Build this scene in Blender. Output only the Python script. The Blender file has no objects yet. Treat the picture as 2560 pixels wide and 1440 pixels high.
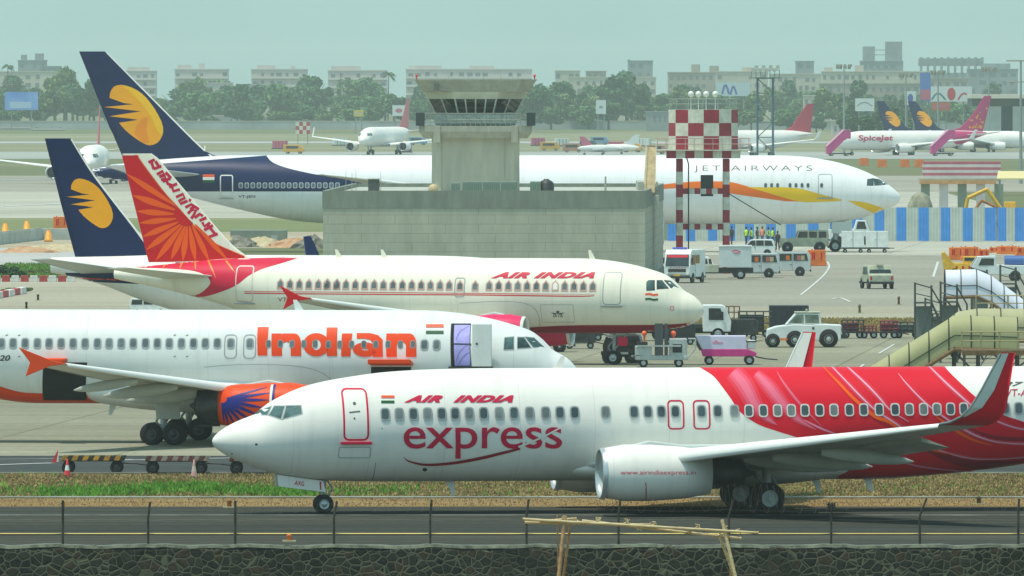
import bpy, bmesh, math, random
from mathutils import Vector, Matrix
from mathutils.geometry import tessellate_polygon
R = math.radians
rnd = random.Random(7)
S = bpy.context.scene
# ------------------------------------------------------------------ camera
F = 31500.0      # focal length in pixels of a 2560 px wide frame (a long telephoto lens)
H = 15.4         # height of the camera above the apron
YH = 204.0       # row of the horizon
cd = bpy.data.cameras.new("camera"); cam = bpy.data.objects.new("camera", cd); S.collection.objects.link(cam)
cam.location = (0, 0, H); cam.rotation_euler = (R(90), 0, 0)
cd.sensor_width = 36; cd.lens = F/2560*36; cd.shift_y = -(720-YH)/2560
cd.clip_start = 1; cd.clip_end = 60000
S.camera = cam
# ------------------------------------------------------------------ light
SUN_EL, SUN_AZ = 74, 235      # sun behind the camera, a little to the left
w = bpy.data.worlds.new("World"); S.world = w; w.use_nodes = True
nt = w.node_tree; nt.nodes.clear()
sky = nt.nodes.new("ShaderNodeTexSky"); sky.sky_type = 'NISHITA'; sky.sun_disc = False
sky.sun_elevation = R(SUN_EL); sky.sun_rotation = R(SUN_AZ)
sky.air_density = 1.0; sky.dust_density = 1.0; sky.ozone_density = 1.0; sky.altitude = 0
tint = nt.nodes.new("ShaderNodeMix"); tint.data_type = 'RGBA'; tint.blend_type = 'MULTIPLY'
tint.inputs[0].default_value = 1.0; tint.inputs[7].default_value = (0.78, 1.22, 1.24, 1)
bg = nt.nodes.new("ShaderNodeBackground"); bg.inputs[1].default_value = 0.142
wo = nt.nodes.new("ShaderNodeOutputWorld")
hs = nt.nodes.new('ShaderNodeHueSaturation'); hs.inputs['Saturation'].default_value = 0.45; nt.links.new(sky.outputs[0], hs.inputs['Color']); nt.links.new(hs.outputs[0], tint.inputs[6]); un = nt.nodes.new("ShaderNodeTexNoise"); un.inputs["Scale"].default_value = 55; un.inputs["Detail"].default_value = 3; tcw = nt.nodes.new("ShaderNodeTexCoord"); nt.links.new(tcw.outputs["Generated"], un.inputs["Vector"])
ur = nt.nodes.new("ShaderNodeMapRange"); ur.inputs[3].default_value = 0.93; ur.inputs[4].default_value = 1.07; nt.links.new(un.outputs[0], ur.inputs[0])      # faint unevenness of the hazy sky
um = nt.nodes.new("ShaderNodeVectorMath"); um.operation = 'SCALE'; nt.links.new(tint.outputs[2], um.inputs[0]); nt.links.new(ur.outputs[0], um.inputs[3]); nt.links.new(um.outputs[0], bg.inputs[0]); nt.links.new(bg.outputs[0], wo.inputs[0])
sd = bpy.data.lights.new("sun", 'SUN'); sun = bpy.data.objects.new("sun", sd); S.collection.objects.link(sun)
sd.energy = 3.2; sd.angle = R(1.5); sd.color = (1.0, 0.93, 0.80)
az = R(SUN_AZ)   # compass style: 0 = +Y, clockwise
sdir = Vector((math.sin(az)*math.cos(R(SUN_EL)), math.cos(az)*math.cos(R(SUN_EL)), math.sin(R(SUN_EL))))
sun.rotation_euler = sdir.to_track_quat('Z', 'Y').to_euler()
vs = S.view_settings
vs.view_transform = 'Standard'; vs.look = 'None'; vs.exposure = 0.08; vs.gamma = 1.0; vs.use_curve_mapping = False
S.cycles.max_bounces = 6; S.cycles.diffuse_bounces = 3; S.cycles.glossy_bounces = 3; S.cycles.volume_bounces = 1
S.cycles.use_denoising = True

# ------------------------------------------------------------------ picture <-> place
def gy(py): return F*H/(py-YH)
def gnd(px, py, z=0.0):
    Y = F*(H-z)/(py-YH); return Vector(((px-1280)*Y/F, Y, z))
def at(px, py, Y): return Vector(((px-1280)*Y/F, Y, H-(py-YH)*Y/F))
def sc(Y): return F/Y

# ------------------------------------------------------------------ materials
MATS = {}
def M(name, col, rough=0.55, metal=0.0, var=0.0, scale=1.0, stretch=(1, 1, 1), bump=0.0, coat=0.0, col2=None, emit=0.0, detail=4.0, spec=0.5):
    if name in MATS: return MATS[name]
    m = bpy.data.materials.new(name); m.use_nodes = True; t = m.node_tree; b = t.nodes["Principled BSDF"]
    b.inputs["Base Color"].default_value = (*col, 1); b.inputs["Roughness"].default_value = rough; b.inputs["Metallic"].default_value = metal
    b.inputs["Specular IOR Level"].default_value = spec
    if coat: b.inputs["Coat Weight"].default_value = coat; b.inputs["Coat Roughness"].default_value = 0.12
    if emit: b.inputs["Emission Color"].default_value = (*col, 1); b.inputs["Emission Strength"].default_value = emit
    if var or col2:
        tc = t.nodes.new("ShaderNodeTexCoord"); mp = t.nodes.new("ShaderNodeMapping"); mp.inputs["Scale"].default_value = stretch
        t.links.new(tc.outputs["Object"], mp.inputs[0])
        n = t.nodes.new("ShaderNodeTexNoise"); n.inputs["Scale"].default_value = scale; n.inputs["Detail"].default_value = detail; n.inputs["Roughness"].default_value = 0.62
        t.links.new(mp.outputs[0], n.inputs["Vector"])
        cr = t.nodes.new("ShaderNodeValToRGB"); e = cr.color_ramp.elements
        c2 = col2 if col2 else tuple(c*(1+var) for c in col)
        c1 = col if col2 else tuple(c*(1-var) for c in col)
        e[0].position = 0.36; e[1].position = 0.66; e[0].color = (*c1, 1); e[1].color = (*c2, 1)
        t.links.new(n.outputs[0], cr.inputs[0]); t.links.new(cr.outputs[0], b.inputs["Base Color"])
        if bump:
            bp = t.nodes.new("ShaderNodeBump"); bp.inputs["Strength"].default_value = bump
            t.links.new(n.outputs[0], bp.inputs["Height"]); t.links.new(bp.outputs[0], b.inputs["Normal"])
    MATS[name] = m; return m

def paint(name, col, rough=0.46, var=0.035, seams=False):
    if name in MATS: return MATS[name]
    m = M(name, col, rough, var=var, scale=0.9, stretch=(0.5, 1, 1), spec=0.20)
    if seams:          # skin panel joints every few frames and faint grime running down the sides
        t = m.node_tree; N = t.nodes.new; L = t.links.new; b = t.nodes["Principled BSDF"]; src = b.inputs["Base Color"].links[0].from_socket
        tc = N("ShaderNodeTexCoord"); sp = N("ShaderNodeSeparateXYZ"); L(tc.outputs["Object"], sp.inputs[0]); last = src
        for ax, per, w in ((0, 2.7, 0.011), (2, 0.83, 0.020)):
            d = N("ShaderNodeMath"); d.operation = 'DIVIDE'; d.inputs[1].default_value = per; L(sp.outputs[ax], d.inputs[0]); f = N("ShaderNodeMath"); f.operation = 'FRACT'; L(d.outputs[0], f.inputs[0])
            c = N("ShaderNodeMath"); c.operation = 'LESS_THAN'; c.inputs[1].default_value = w; L(f.outputs[0], c.inputs[0]); k = N("ShaderNodeMath"); k.operation = 'MULTIPLY'; k.inputs[1].default_value = 0.20 if ax == 0 else 0.09; L(c.outputs[0], k.inputs[0])
            x = N("ShaderNodeMix"); x.data_type = 'RGBA'; L(k.outputs[0], x.inputs[0]); L(last, x.inputs[6]); x.inputs[7].default_value = (0.25, 0.26, 0.24, 1); last = x.outputs[2]
        mp = N("ShaderNodeMapping"); mp.inputs["Scale"].default_value = (2.2, 0.4, 0.22); L(tc.outputs["Object"], mp.inputs[0]); n = N("ShaderNodeTexNoise"); n.inputs["Scale"].default_value = 1.3; n.inputs["Detail"].default_value = 6; L(mp.outputs[0], n.inputs["Vector"])
        r = N("ShaderNodeMapRange"); r.inputs[1].default_value = 0.52; r.inputs[2].default_value = 0.78; r.inputs[4].default_value = 0.22; L(n.outputs[0], r.inputs[0])
        x = N("ShaderNodeMix"); x.data_type = 'RGBA'; L(r.outputs[0], x.inputs[0]); L(last, x.inputs[6]); x.inputs[7].default_value = (0.42, 0.41, 0.35, 1); L(x.outputs[2], b.inputs["Base Color"])
    return m
WHITE = paint("white_paint", (0.81, 0.77, 0.70), seams=True)
CREAM = paint("cream_paint", (0.82, 0.77, 0.63), seams=True)
GREYWHITE = paint("greywhite_paint", (0.58, 0.62, 0.58))
WINGGREY = M("wing_grey", (0.44, 0.435, 0.37), 0.42, var=0.08, scale=1.2)
RED = paint("livery_red", (0.66, 0.003, 0.020))
PINK = paint("livery_pink", (0.80, 0.22, 0.34))
PINKPALE = paint("livery_pink_pale", (0.78, 0.40, 0.48)); ROSE = paint("livery_rose", (0.70, 0.075, 0.14))
ORANGE = paint("livery_orange", (0.78, 0.065, 0.008))
RAY = paint("livery_ray_orange", (0.88, 0.10, 0.004))
SUNRED = paint("livery_sun_red", (0.60, 0.004, 0.010))
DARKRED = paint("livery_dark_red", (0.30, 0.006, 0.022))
NAVY = paint("livery_navy", (0.005, 0.014, 0.070), 0.42, 0.10)
GOLD = paint("livery_gold", (0.90, 0.36, 0.010))
GOLDLIGHT = paint("livery_gold_light", (0.92, 0.48, 0.012))
YELLOWP = paint("livery_yellow", (0.85, 0.52, 0.008))
REDTXT = paint("lettering_red", (0.58, 0.006, 0.05))
ORTXT = paint("lettering_orange", (0.82, 0.060, 0.006))
GREYTXT = paint("lettering_grey", (0.10, 0.10, 0.09))
BLACK = M("black_paint", (0.015, 0.016, 0.016), 0.5)
GREEN = paint("flag_green", (0.01, 0.10, 0.03))
SAFF = paint("flag_saffron", (0.80, 0.10, 0.03))
GLASS2 = M("window_glass_blind", (0.17, 0.19, 0.18), 0.2, var=0.3, scale=0.9)
GLASS = M("window_glass", (0.045, 0.065, 0.065), 0.08, var=0.4, scale=0.9, spec=0.7)
COCKPIT = M("cockpit_glass", (0.05, 0.10, 0.09), 0.05, var=0.7, scale=1.1, spec=0.8)
GASKET = M("panel_grey", (0.30, 0.33, 0.32), 0.5)
TYRE = M("rubber", (0.010, 0.010, 0.010), 0.85, var=0.3, scale=3)
RIM = M("rim_metal", (0.42, 0.45, 0.44), 0.38, metal=0.6)
STEEL = M("steel", (0.30, 0.31, 0.30), 0.40, metal=0.8)
DARKMETAL = M("dark_metal", (0.06, 0.06, 0.058), 0.42, metal=0.6, var=0.3, scale=2)
HOLE = M("dark_interior", (0.012, 0.013, 0.012), 0.9)
ALU = M("bare_aluminium", (0.55, 0.57, 0.57), 0.30, metal=0.9)

# ------------------------------------------------------------------ mesh builder
class MB:
    def __init__(s): s.v = []; s.f = []; s.m = []; s.sm = []
    def add(s, vs, fs, m=0, smooth=False):
        o = len(s.v); s.v += [tuple(v) for v in vs]
        for f in fs: s.f.append([i+o for i in f]); s.m.append(m); s.sm.append(smooth)
        return s
    def box(s, x0, x1, y0, y1, z0, z1, m=0):
        return s.add([(x0,y0,z0),(x1,y0,z0),(x1,y1,z0),(x0,y1,z0),(x0,y0,z1),(x1,y0,z1),(x1,y1,z1),(x0,y1,z1)],
                     [(0,3,2,1),(4,5,6,7),(0,1,5,4),(1,2,6,5),(2,3,7,6),(3,0,4,7)], m)
    def obox(s, c, size, rz=0.0, m=0):
        a, b, h = size[0]/2, size[1]/2, size[2]/2; cs, sn = math.cos(rz), math.sin(rz)
        P = [(c[0]+x*cs-y*sn, c[1]+x*sn+y*cs, c[2]+z) for z in (-h, h) for x, y in ((-a,-b),(a,-b),(a,b),(-a,b))]
        return s.add(P, [(0,3,2,1),(4,5,6,7),(0,1,5,4),(1,2,6,5),(2,3,7,6),(3,0,4,7)], m)
    def cyl(s, p0, p1, r0, r1=None, n=12, m=0, caps=True, smooth=True):
        p0 = Vector(p0); p1 = Vector(p1); r1 = r0 if r1 is None else r1
        d = (p1-p0); q = d.to_track_quat('Z', 'Y'); A = []; 
        for p, r in ((p0, r0), (p1, r1)):
            for k in range(n):
                a = 2*math.pi*k/n; A.append(p + q @ Vector((r*math.cos(a), r*math.sin(a), 0)))
        s.add(A, [(k, (k+1) % n, n+(k+1) % n, n+k) for k in range(n)], m, smooth)
        if caps: s.add(A[:n], [tuple(range(n-1, -1, -1))], m); s.add(A[n:], [tuple(range(n))], m)
        return s
    def tube(s, pts, r, n=6, m=0):
        for a, b in zip(pts[:-1], pts[1:]): s.cyl(a, b, r, n=n, m=m)
        return s
    def prism(s, poly, y0, y1, m=0, mcap=None):
        """side outline in (x, z) extruded along y"""
        n = len(poly); A = [(x, y0, z) for x, z in poly] + [(x, y1, z) for x, z in poly]
        s.add(A, [(k, (k+1) % n, n+(k+1) % n, n+k) for k in range(n)], m)
        mc = m if mcap is None else mcap
        s.add(A[:n], [tuple(range(n-1, -1, -1))], mc); s.add(A[n:], [tuple(range(n))], mc); return s
    def plan(s, poly, z0, z1, m=0):
        n = len(poly); A = [(x, y, z0) for x, y in poly] + [(x, y, z1) for x, y in poly]
        s.add(A, [(k, (k+1) % n, n+(k+1) % n, n+k) for k in range(n)], m)
        s.add(A[:n], [tuple(range(n-1, -1, -1))], m); s.add(A[n:], [tuple(range(n))], m); return s
    def loft(s, rings, m=0, smooth=True, cap0=True, cap1=True):
        n = len(rings[0]); A = [p for r in rings for p in r]
        fs = [(i*n+k, i*n+(k+1) % n, (i+1)*n+(k+1) % n, (i+1)*n+k) for i in range(len(rings)-1) for k in range(n)]
        s.add(A, fs, m, smooth)
        if cap0: s.add(rings[0], [tuple(range(n-1, -1, -1))], m)
        if cap1: s.add(rings[-1], [tuple(range(n))], m)
        return s
    def lathe(s, prof, c, n=32, axis='x', m=0, smooth=True, closed=False):
        rings = []
        for a, r in prof:
            ring = []
            for k in range(n):
                t = 2*math.pi*k/n; u, v = r*math.cos(t), r*math.sin(t)
                ring.append((c[0]+a, c[1]+u, c[2]+v) if axis == 'x' else ((c[0]+u, c[1]+a, c[2]+v) if axis == 'y' else (c[0]+u, c[1]+v, c[2]+a)))
            rings.append(ring)
        return s.loft(rings, m, smooth, closed, closed)
    def ball(s, c, r, m=0, n=12, k=8, sz=(1, 1, 1)):
        rings = []
        for i in range(k+1):
            a = math.pi*(i/k-0.5); a = max(-1.565, min(1.565, a))
            rings.append([(c[0]+sz[0]*r*math.cos(a)*math.cos(2*math.pi*j/n), c[1]+sz[1]*r*math.cos(a)*math.sin(2*math.pi*j/n), c[2]+sz[2]*r*math.sin(a)) for j in range(n)])
        return s.loft(rings, m)
    def build(s, name, mats, parent=None, bevel=0.0, recalc=True, **tags):
        me = bpy.data.meshes.new(name); me.from_pydata(s.v, [], s.f)
        for x in (mats if isinstance(mats, (list, tuple)) else [mats]): me.materials.append(x)
        me.polygons.foreach_set("material_index", s.m); me.polygons.foreach_set("use_smooth", s.sm)
        if recalc:
            bm = bmesh.new(); bm.from_mesh(me); bmesh.ops.remove_doubles(bm, verts=bm.verts, dist=0.0004) if bevel else None
            bmesh.ops.recalc_face_normals(bm, faces=bm.faces); bm.to_mesh(me); bm.free()
        me.update()
        o = bpy.data.objects.new(name, me); S.collection.objects.link(o)
        if parent is not None: o.parent = parent
        if bevel:
            b = o.modifiers.new("bevel", 'BEVEL'); b.width = bevel; b.segments = 2; b.limit_method = 'ANGLE'; b.angle_limit = R(35); b.harden_normals = False
        for k, v in tags.items(): o[k] = v
        return o

def thing(name, label, cat, loc=(0, 0, 0), rz=0.0, group=None):
    o = bpy.data.objects.new(name, None); S.collection.objects.link(o); o.empty_display_size = 0.5
    o.location = loc; o.rotation_euler = (0, 0, rz); o["label"] = label; o["category"] = cat
    if group: o["group"] = group
    return o
def tag(o, label, cat, group=None, kind=None):
    o["label"] = label; o["category"] = cat
    if group: o["group"] = group
    if kind: o["kind"] = kind
    return o
def dup(o, loc=None, rz=None, label=None, parent=None, scale=None, group=None):
    c = o.copy(); S.collection.objects.link(c)
    if parent is not None: c.parent = parent
    if loc is not None: c.location = loc
    if rz is not None: c.rotation_euler = (0, 0, rz)
    if scale is not None: c.scale = scale if hasattr(scale, '__len__') else (scale,)*3
    if label: c["label"] = label
    if group: c["group"] = group
    for ch in list(o.children): dup(ch, parent=c)
    return c
def wheel(parent, c, r, wd, axis='y', n=24, rimr=0.53, rimmat=None):
    t = MB(); p = [(-wd/2, r*rimr), (-wd/2, r*0.86), (-wd*0.34, r*0.98), (0, r), (wd*0.34, r*0.98), (wd/2, r*0.86), (wd/2, r*rimr)]
    t.lathe(p, c, n, axis, 0)
    o = t.build("wheel", TYRE, parent)
    q = MB(); q.lathe([(-wd*0.42, 0.01), (-wd*0.42, r*0.20), (-wd*0.30, r*0.26), (-wd*0.26, r*rimr*0.86), (-wd*0.46, r*rimr), (wd*0.46, r*rimr), (wd*0.26, r*rimr*0.86), (wd*0.30, r*0.26), (wd*0.42, r*0.20), (wd*0.42, 0.01)], c, n, axis, 0, closed=True)
    q.build("rim", rimmat or RIM, o)
    return o
def flat(poly, z, name, mats, **tags):
    """a flat sheet from a plan polygon"""
    bm = bmesh.new(); vs = [bm.verts.new((x, y, z)) for x, y in poly]; bm.faces.new(vs); bmesh.ops.recalc_face_normals(bm, faces=bm.faces)
    if bm.faces[:][0].normal.z < 0: bmesh.ops.reverse_faces(bm, faces=bm.faces[:])
    me = bpy.data.meshes.new(name); bm.to_mesh(me); bm.free()
    for x in (mats if isinstance(mats, (list, tuple)) else [mats]): me.materials.append(x)
    o = bpy.data.objects.new(name, me); S.collection.objects.link(o)
    for k, v in tags.items(): o[k] = v
    return o

# ------------------------------------------------------------------ surfaces that carry paint
def text_mesh(s, shear=0.0, offset=0.0, spacing=1.0):
    """vertices in the unit square (u right, v up) and faces of a word"""
    c = bpy.data.curves.new("w", 'FONT'); c.body = s; c.shear = shear; c.offset = offset; c.space_character = spacing; c.resolution_u = 5
    o = bpy.data.objects.new("w", c); S.collection.objects.link(o); dg = bpy.context.evaluated_depsgraph_get()
    me = bpy.data.meshes.new_from_object(o.evaluated_get(dg)); V = [(v.co.x, v.co.y) for v in me.vertices]; Fc = [tuple(p.vertices) for p in me.polygons]
    bpy.data.objects.remove(o); bpy.data.curves.remove(c); bpy.data.meshes.remove(me)
    x0 = min(v[0] for v in V); x1 = max(v[0] for v in V); y0 = min(v[1] for v in V); y1 = max(v[1] for v in V)
    return [((x-x0)/(x1-x0), (y-y0)/(y1-y0)) for x, y in V], Fc
def tess(poly):
    t = tessellate_polygon([[Vector((x, y, 0)) for x, y in poly]])
    return list(poly), [tuple(f) for f in t]
def stroke(pts, ws):
    """ribbon polygon round a centre line with a width per point"""
    n = len(pts); L = []; Rr = []
    for i in range(n):
        a = Vector(pts[max(i-1, 0)]); b = Vector(pts[min(i+1, n-1)]); d = (b-a).normalized(); nn = Vector((-d.y, d.x))
        w = ws[i] if hasattr(ws, '__len__') else ws; p = Vector(pts[i])
        L.append(tuple(p+nn*w/2)); Rr.append(tuple(p-nn*w/2))
    return L + Rr[::-1]
def smooth_line(pts, k=6):
    out = []
    for i in range(len(pts)-1):
        p0 = pts[max(i-1, 0)]; p1 = pts[i]; p2 = pts[i+1]; p3 = pts[min(i+2, len(pts)-1)]
        for j in range(k):
            t = j/k; out.append(tuple(0.5*((2*p1[c])+(-p0[c]+p2[c])*t+(2*p0[c]-5*p1[c]+4*p2[c]-p3[c])*t*t+(-p0[c]+3*p1[c]-3*p2[c]+p3[c])*t**3) for c in range(len(p1))))
    return out + [tuple(pts[-1])]
def ribbon(pts, ws, k=6):
    """smoothed stroke as a strip of quads"""
    if not hasattr(ws, '__len__'): ws = [ws]*len(pts)
    P = smooth_line([(*p, w) for p, w in zip(pts, ws)], k)
    poly = stroke([p[:2] for p in P], [max(0.05, p[2]) for p in P]); n = len(P)
    return poly, [(i, i+1, 2*n-2-i, 2*n-1-i) for i in range(n-1)]
def rrect(x0, y0, x1, y1, r, k=4):
    P = []
    for cx, cy, a in ((x1-r, y1-r, 0), (x0+r, y1-r, 90), (x0+r, y0+r, 180), (x1-r, y0+r, 270)):
        for i in range(k+1):
            t = R(a+90*i/k); P.append((cx+r*math.cos(t), cy+r*math.sin(t)))
    return P
def ring(outer, inner):
    n = len(outer); return list(outer)+list(inner), [(i, (i+1) % n, n+(i+1) % n, n+i) for i in range(n)]
# ------------------------------------------------------------------ airliners
def interp(tab, x):
    if x <= tab[0][0]: return tab[0][1]
    if x >= tab[-1][0]: return tab[-1][1]
    n = len(tab)
    for i in range(n-1):
        if tab[i][0] <= x <= tab[i+1][0]:
            (x0, y0), (x1, y1) = tab[i], tab[i+1]; h = x1-x0; d = (y1-y0)/h
            def slope(j):
                if j == 0: return (tab[1][1]-tab[0][1])/(tab[1][0]-tab[0][0])
                if j == n-1: return (tab[-1][1]-tab[-2][1])/(tab[-1][0]-tab[-2][0])
                a = (tab[j][1]-tab[j-1][1])/(tab[j][0]-tab[j-1][0]); b = (tab[j+1][1]-tab[j][1])/(tab[j+1][0]-tab[j][0])
                return 0.0 if a*b <= 0 else 2*a*b/(a+b)
            t = (x-x0)/h; m0 = slope(i)*h; m1 = slope(i+1)*h
            return y0*(1+2*t)*(1-t)**2 + m0*t*(1-t)**2 + y1*t*t*(3-2*t) + m1*t*t*(t-1)
# (station, value); the nose is tabulated against the square root of the station so that it closes bluntly
def naca(t): return 2.2*(0.2969*math.sqrt(max(t, 0))-0.126*t-0.3516*t*t+0.2843*t**3-0.1036*t**4)/0.43   # peak about 1

class Airliner:
    def __init__(s, name, label, nose, rot, top, bot, wid, L, body=None, cat="airliner", group=None, k=1.0):
        s.root = thing(name, label, cat, (nose[0], nose[1], 0), rot, group); s.L = L; s.root.scale = (k, k, k)
        f = lambda T: [(math.sqrt(x), y) for x, y in T]
        s.top, s.bot, s.wid = f(top), f(bot), f(wid)
        s.mat = Matrix.Translation((nose[0], nose[1], 0)) @ Matrix.Rotation(rot, 4, 'Z') @ Matrix.Scale(k, 4); s.inv = s.mat.inverted()
        s.side = -1 if math.cos(rot) > 0 else 1
        s.eye = s.inv @ Vector((0, 0, H)); s.body = body or WHITE
        s.cache = {}
    def sec(s, x):
        k = round(x*200)
        if k not in s.cache:
            u = math.sqrt(max(0, min(x, s.L))); t = interp(s.top, u); b = interp(s.bot, u); s.cache[k] = ((t+b)/2, (t-b)/2, interp(s.wid, u))
        return s.cache[k]
    # the painted surface: y for a station x and a height z
    def fus(s, x, z):
        zc, hh, hw = s.sec(x); t = max(-0.9995, min(0.9995, (z-zc)/max(hh, 1e-4))); return hw*math.sqrt(1-t*t)
    def hit(s, px, py, fn):
        d = s.inv.to_3x3() @ Vector(((px-1280)/F, 1, -(py-YH)/F)); o = s.eye; y = 1.5
        for _ in range(14):
            t = (s.side*y-o.y)/d.y; x = o.x+t*d.x; z = o.z+t*d.z; y = 0.5*y+0.5*fn(x, z)
        return x, z
    def conform(s, name, V, Fc, mat, fn, off, zs=None, xs=None, parent=None, fidx=None):
        bm = bmesh.new(); vs = [bm.verts.new((x, 0, z)) for x, z in V]
        for i, f in enumerate(Fc):
            try: bf = bm.faces.new([vs[k] for k in f]); bf.material_index = fidx[i] if fidx else 0
            except ValueError: pass
        x0 = min(v[0] for v in V); x1 = max(v[0] for v in V); z0 = min(v[1] for v in V); z1 = max(v[1] for v in V)
        for z in (zs or []):
            if z0 < z < z1: bmesh.ops.bisect_plane(bm, geom=bm.verts[:]+bm.edges[:]+bm.faces[:], plane_co=(0, 0, z), plane_no=(0, 0, 1), dist=1e-5)
        for x in (xs or []):
            if x0 < x < x1: bmesh.ops.bisect_plane(bm, geom=bm.verts[:]+bm.edges[:]+bm.faces[:], plane_co=(x, 0, 0), plane_no=(1, 0, 0), dist=1e-5)
        e = 0.02
        for v in bm.verts:
            x, z = v.co.x, v.co.z; y = fn(x, z)
            gx = (fn(x+e, z)-fn(x-e, z))/(2*e); gz = (fn(x, z+e)-fn(x, z-e))/(2*e)
            n = Vector((-gx, 1, -gz)).normalized(); p = Vector((x, y, z))+n*off; v.co = (p.x, s.side*p.y, p.z)
        for f in bm.faces:
            f.normal_update()
            if f.normal.y*s.side < 0: f.normal_flip()
            f.smooth = True
        me = bpy.data.meshes.new(name); bm.to_mesh(me); bm.free()
        for m in (mat if isinstance(mat, list) else [mat]): me.materials.append(m)
        o = bpy.data.objects.new(name, me); S.collection.objects.link(o); o.parent = parent or s.root
        return o
    def zlines(s, x):
        zc, hh, hw = s.sec(x); return [zc+hh*math.sin(R(a)) for a in range(-87, 88, 3)]
    def decal(s, name, V, Fc, mat, layer=1, surf='fus', parent=None, fidx=None, local=False):
        """V in pixels of the photograph unless local (station, height)"""
        fn = surf if callable(surf) else {'fus': s.fus, 'fin': getattr(s, 'finy', None), 'eng': getattr(s, 'engy', None)}[surf]
        P = V if local else [s.hit(x, y, fn) for x, y in V]
        if surf == 'fus': P = [(x, max(s.sec(x)[0]-0.9993*s.sec(x)[1], min(s.sec(x)[0]+0.9993*s.sec(x)[1], z))) for x, z in P]
        xm = sum(p[0] for p in P)/len(P); w = max(p[0] for p in P)-min(p[0] for p in P)
        if surf == 'fus':
            zs = s.zlines(xm); near = xm < 0.2*s.L or xm+w/2 > 0.6*s.L
            st = 0.3 if near else 1.2; x0 = min(p[0] for p in P); xs = [x0+st*k for k in range(1, int(w/st)+1)]
        elif surf == 'eng': zs = [s.eng_c[1]+s.eng_r*math.sin(R(a)) for a in range(-84, 85, 6)]; xs = [min(p[0] for p in P)+0.25*k for k in range(1, 24)]
        else: zs = [k*0.35 for k in range(60)]; x0 = min(p[0] for p in P); xs = [x0+0.3*k for k in range(1, int(w/0.3)+1)]
        return s.conform(name, P, Fc, mat, fn, 0.006*layer, zs, xs, parent, fidx)
    def area(s, name, poly, mat, layer=1, **k): V, Fc = tess(poly); return s.decal(name, V, Fc, mat, layer, **k)
    def word(s, txt, quad, mat, name="lettering", shear=0.0, offset=0.0, spacing=1.0, layer=3, surf='fus'):
        """quad: x0, y_top, x1, y_bottom in photo pixels, or the four corners tl tr br bl"""
        V, Fc = text_mesh(txt, shear, offset, spacing)
        if len(quad) == 4 and not hasattr(quad[0], '__len__'): x0, yt, x1, yb = quad; quad = ((x0, yt), (x1, yt), (x1, yb), (x0, yb))
        tl, tr, br, bl = [Vector(q) for q in quad]
        P = [tuple((bl*(1-u)+br*u)*(1-v)+(tl*(1-u)+tr*u)*v) for u, v in V]
        return s.decal(name, P, Fc, mat, layer, surf)
    def fuselage(s, n=96, tail_dark=True):
        xs = [0.004]+[s.L*0.17*(k/34)**2 for k in range(1, 35)]; x = xs[-1]
        while x < s.L-0.4: x += 0.45; xs.append(min(x, s.L))
        if xs[-1] < s.L: xs.append(s.L)
        rings = []
        for x in xs:
            zc, hh, hw = s.sec(x); rings.append([(x, hw*math.cos(2*math.pi*k/n), zc+hh*math.sin(2*math.pi*k/n)) for k in range(n)])
        b = MB(); b.loft(rings); o = b.build("fuselage", s.body, s.root); s.fuse = o
        zc, hh, hw = s.sec(s.L); e = MB(); e.lathe([(0, hw*0.62), (0.006, hw*0.62)], (s.L+0.002, 0, zc), 20, 'x', 0, closed=True); e.build("exhaust_opening", HOLE, s.root)
        return o
    def window(s, px, py, w=0.25, h=0.36, frame=GASKET, fw=0.05, glass=None, layer=4):
        x, z = s.hit(px, py, s.fus); a = rrect(x-w/2-fw, z-h/2-fw, x+w/2+fw, z+h/2+fw, w*0.45, 3); b = rrect(x-w/2, z-h/2, x+w/2, z+h/2, w*0.36, 3)
        V, Fc = ring(a, b); n = len(V); V = V+b; Fc = Fc+[tuple(range(n, n+len(b)))]
        return s.decal("cabin_window", V, Fc, [glass or (GLASS2 if rnd.random() < 0.22 else GLASS), frame], layer, local=True, fidx=[1]*len(a)+[0])
    def door(s, px0, py0, px1, py1, line, lw=0.06, name="door", r=0.18, panel=None, sill=None, layer=2):
        c = [s.hit(px, py, s.fus) for px, py in ((px0, py0), (px1, py0), (px1, py1), (px0, py1))]
        xa = sorted(p[0] for p in c); za = sorted(p[1] for p in c); x0, x1 = (xa[0]+xa[1])/2, (xa[2]+xa[3])/2; z0, z1 = (za[0]+za[1])/2, (za[2]+za[3])/2
        a = rrect(x0, z0, x1, z1, r); b = rrect(x0+lw, z0+lw, x1-lw, z1-lw, max(0.03, r-lw)); V, Fc = ring(a, b); ms = [line]; fi = [0]*len(a)
        if panel: n = len(V); V = V+b; Fc = Fc+[tuple(range(n, n+len(b)))]; ms = [line, panel]; fi = fi+[1]
        o = s.decal(name, V, Fc, ms, layer, local=True, fidx=fi)
        if sill:
            q = MB(); y = s.fus((x0+x1)/2, z0)*s.side; q.box(x0-0.1, x1+0.1, min(y, y+s.side*0.10), max(y, y+s.side*0.10), z0-0.13, z0-0.03); q.build("door_sill", sill, o, bevel=0.02)
        return o, (x0, x1, z0, z1)
    # ---- wings and tails
    def foil(s, x, y, z, c, tc, n=14, tw=0.0):
        up = [(k/n)**1.6 for k in range(n+1)]; P = []
        for t in reversed(up): P.append((x+c*t, y, z+c*tc*0.5*naca(t)*1.15-tw*t*c))
        for t in up[1:]: P.append((x+c*t, y, z-c*tc*0.5*naca(t)*0.85-tw*t*c))
        return P
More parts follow.
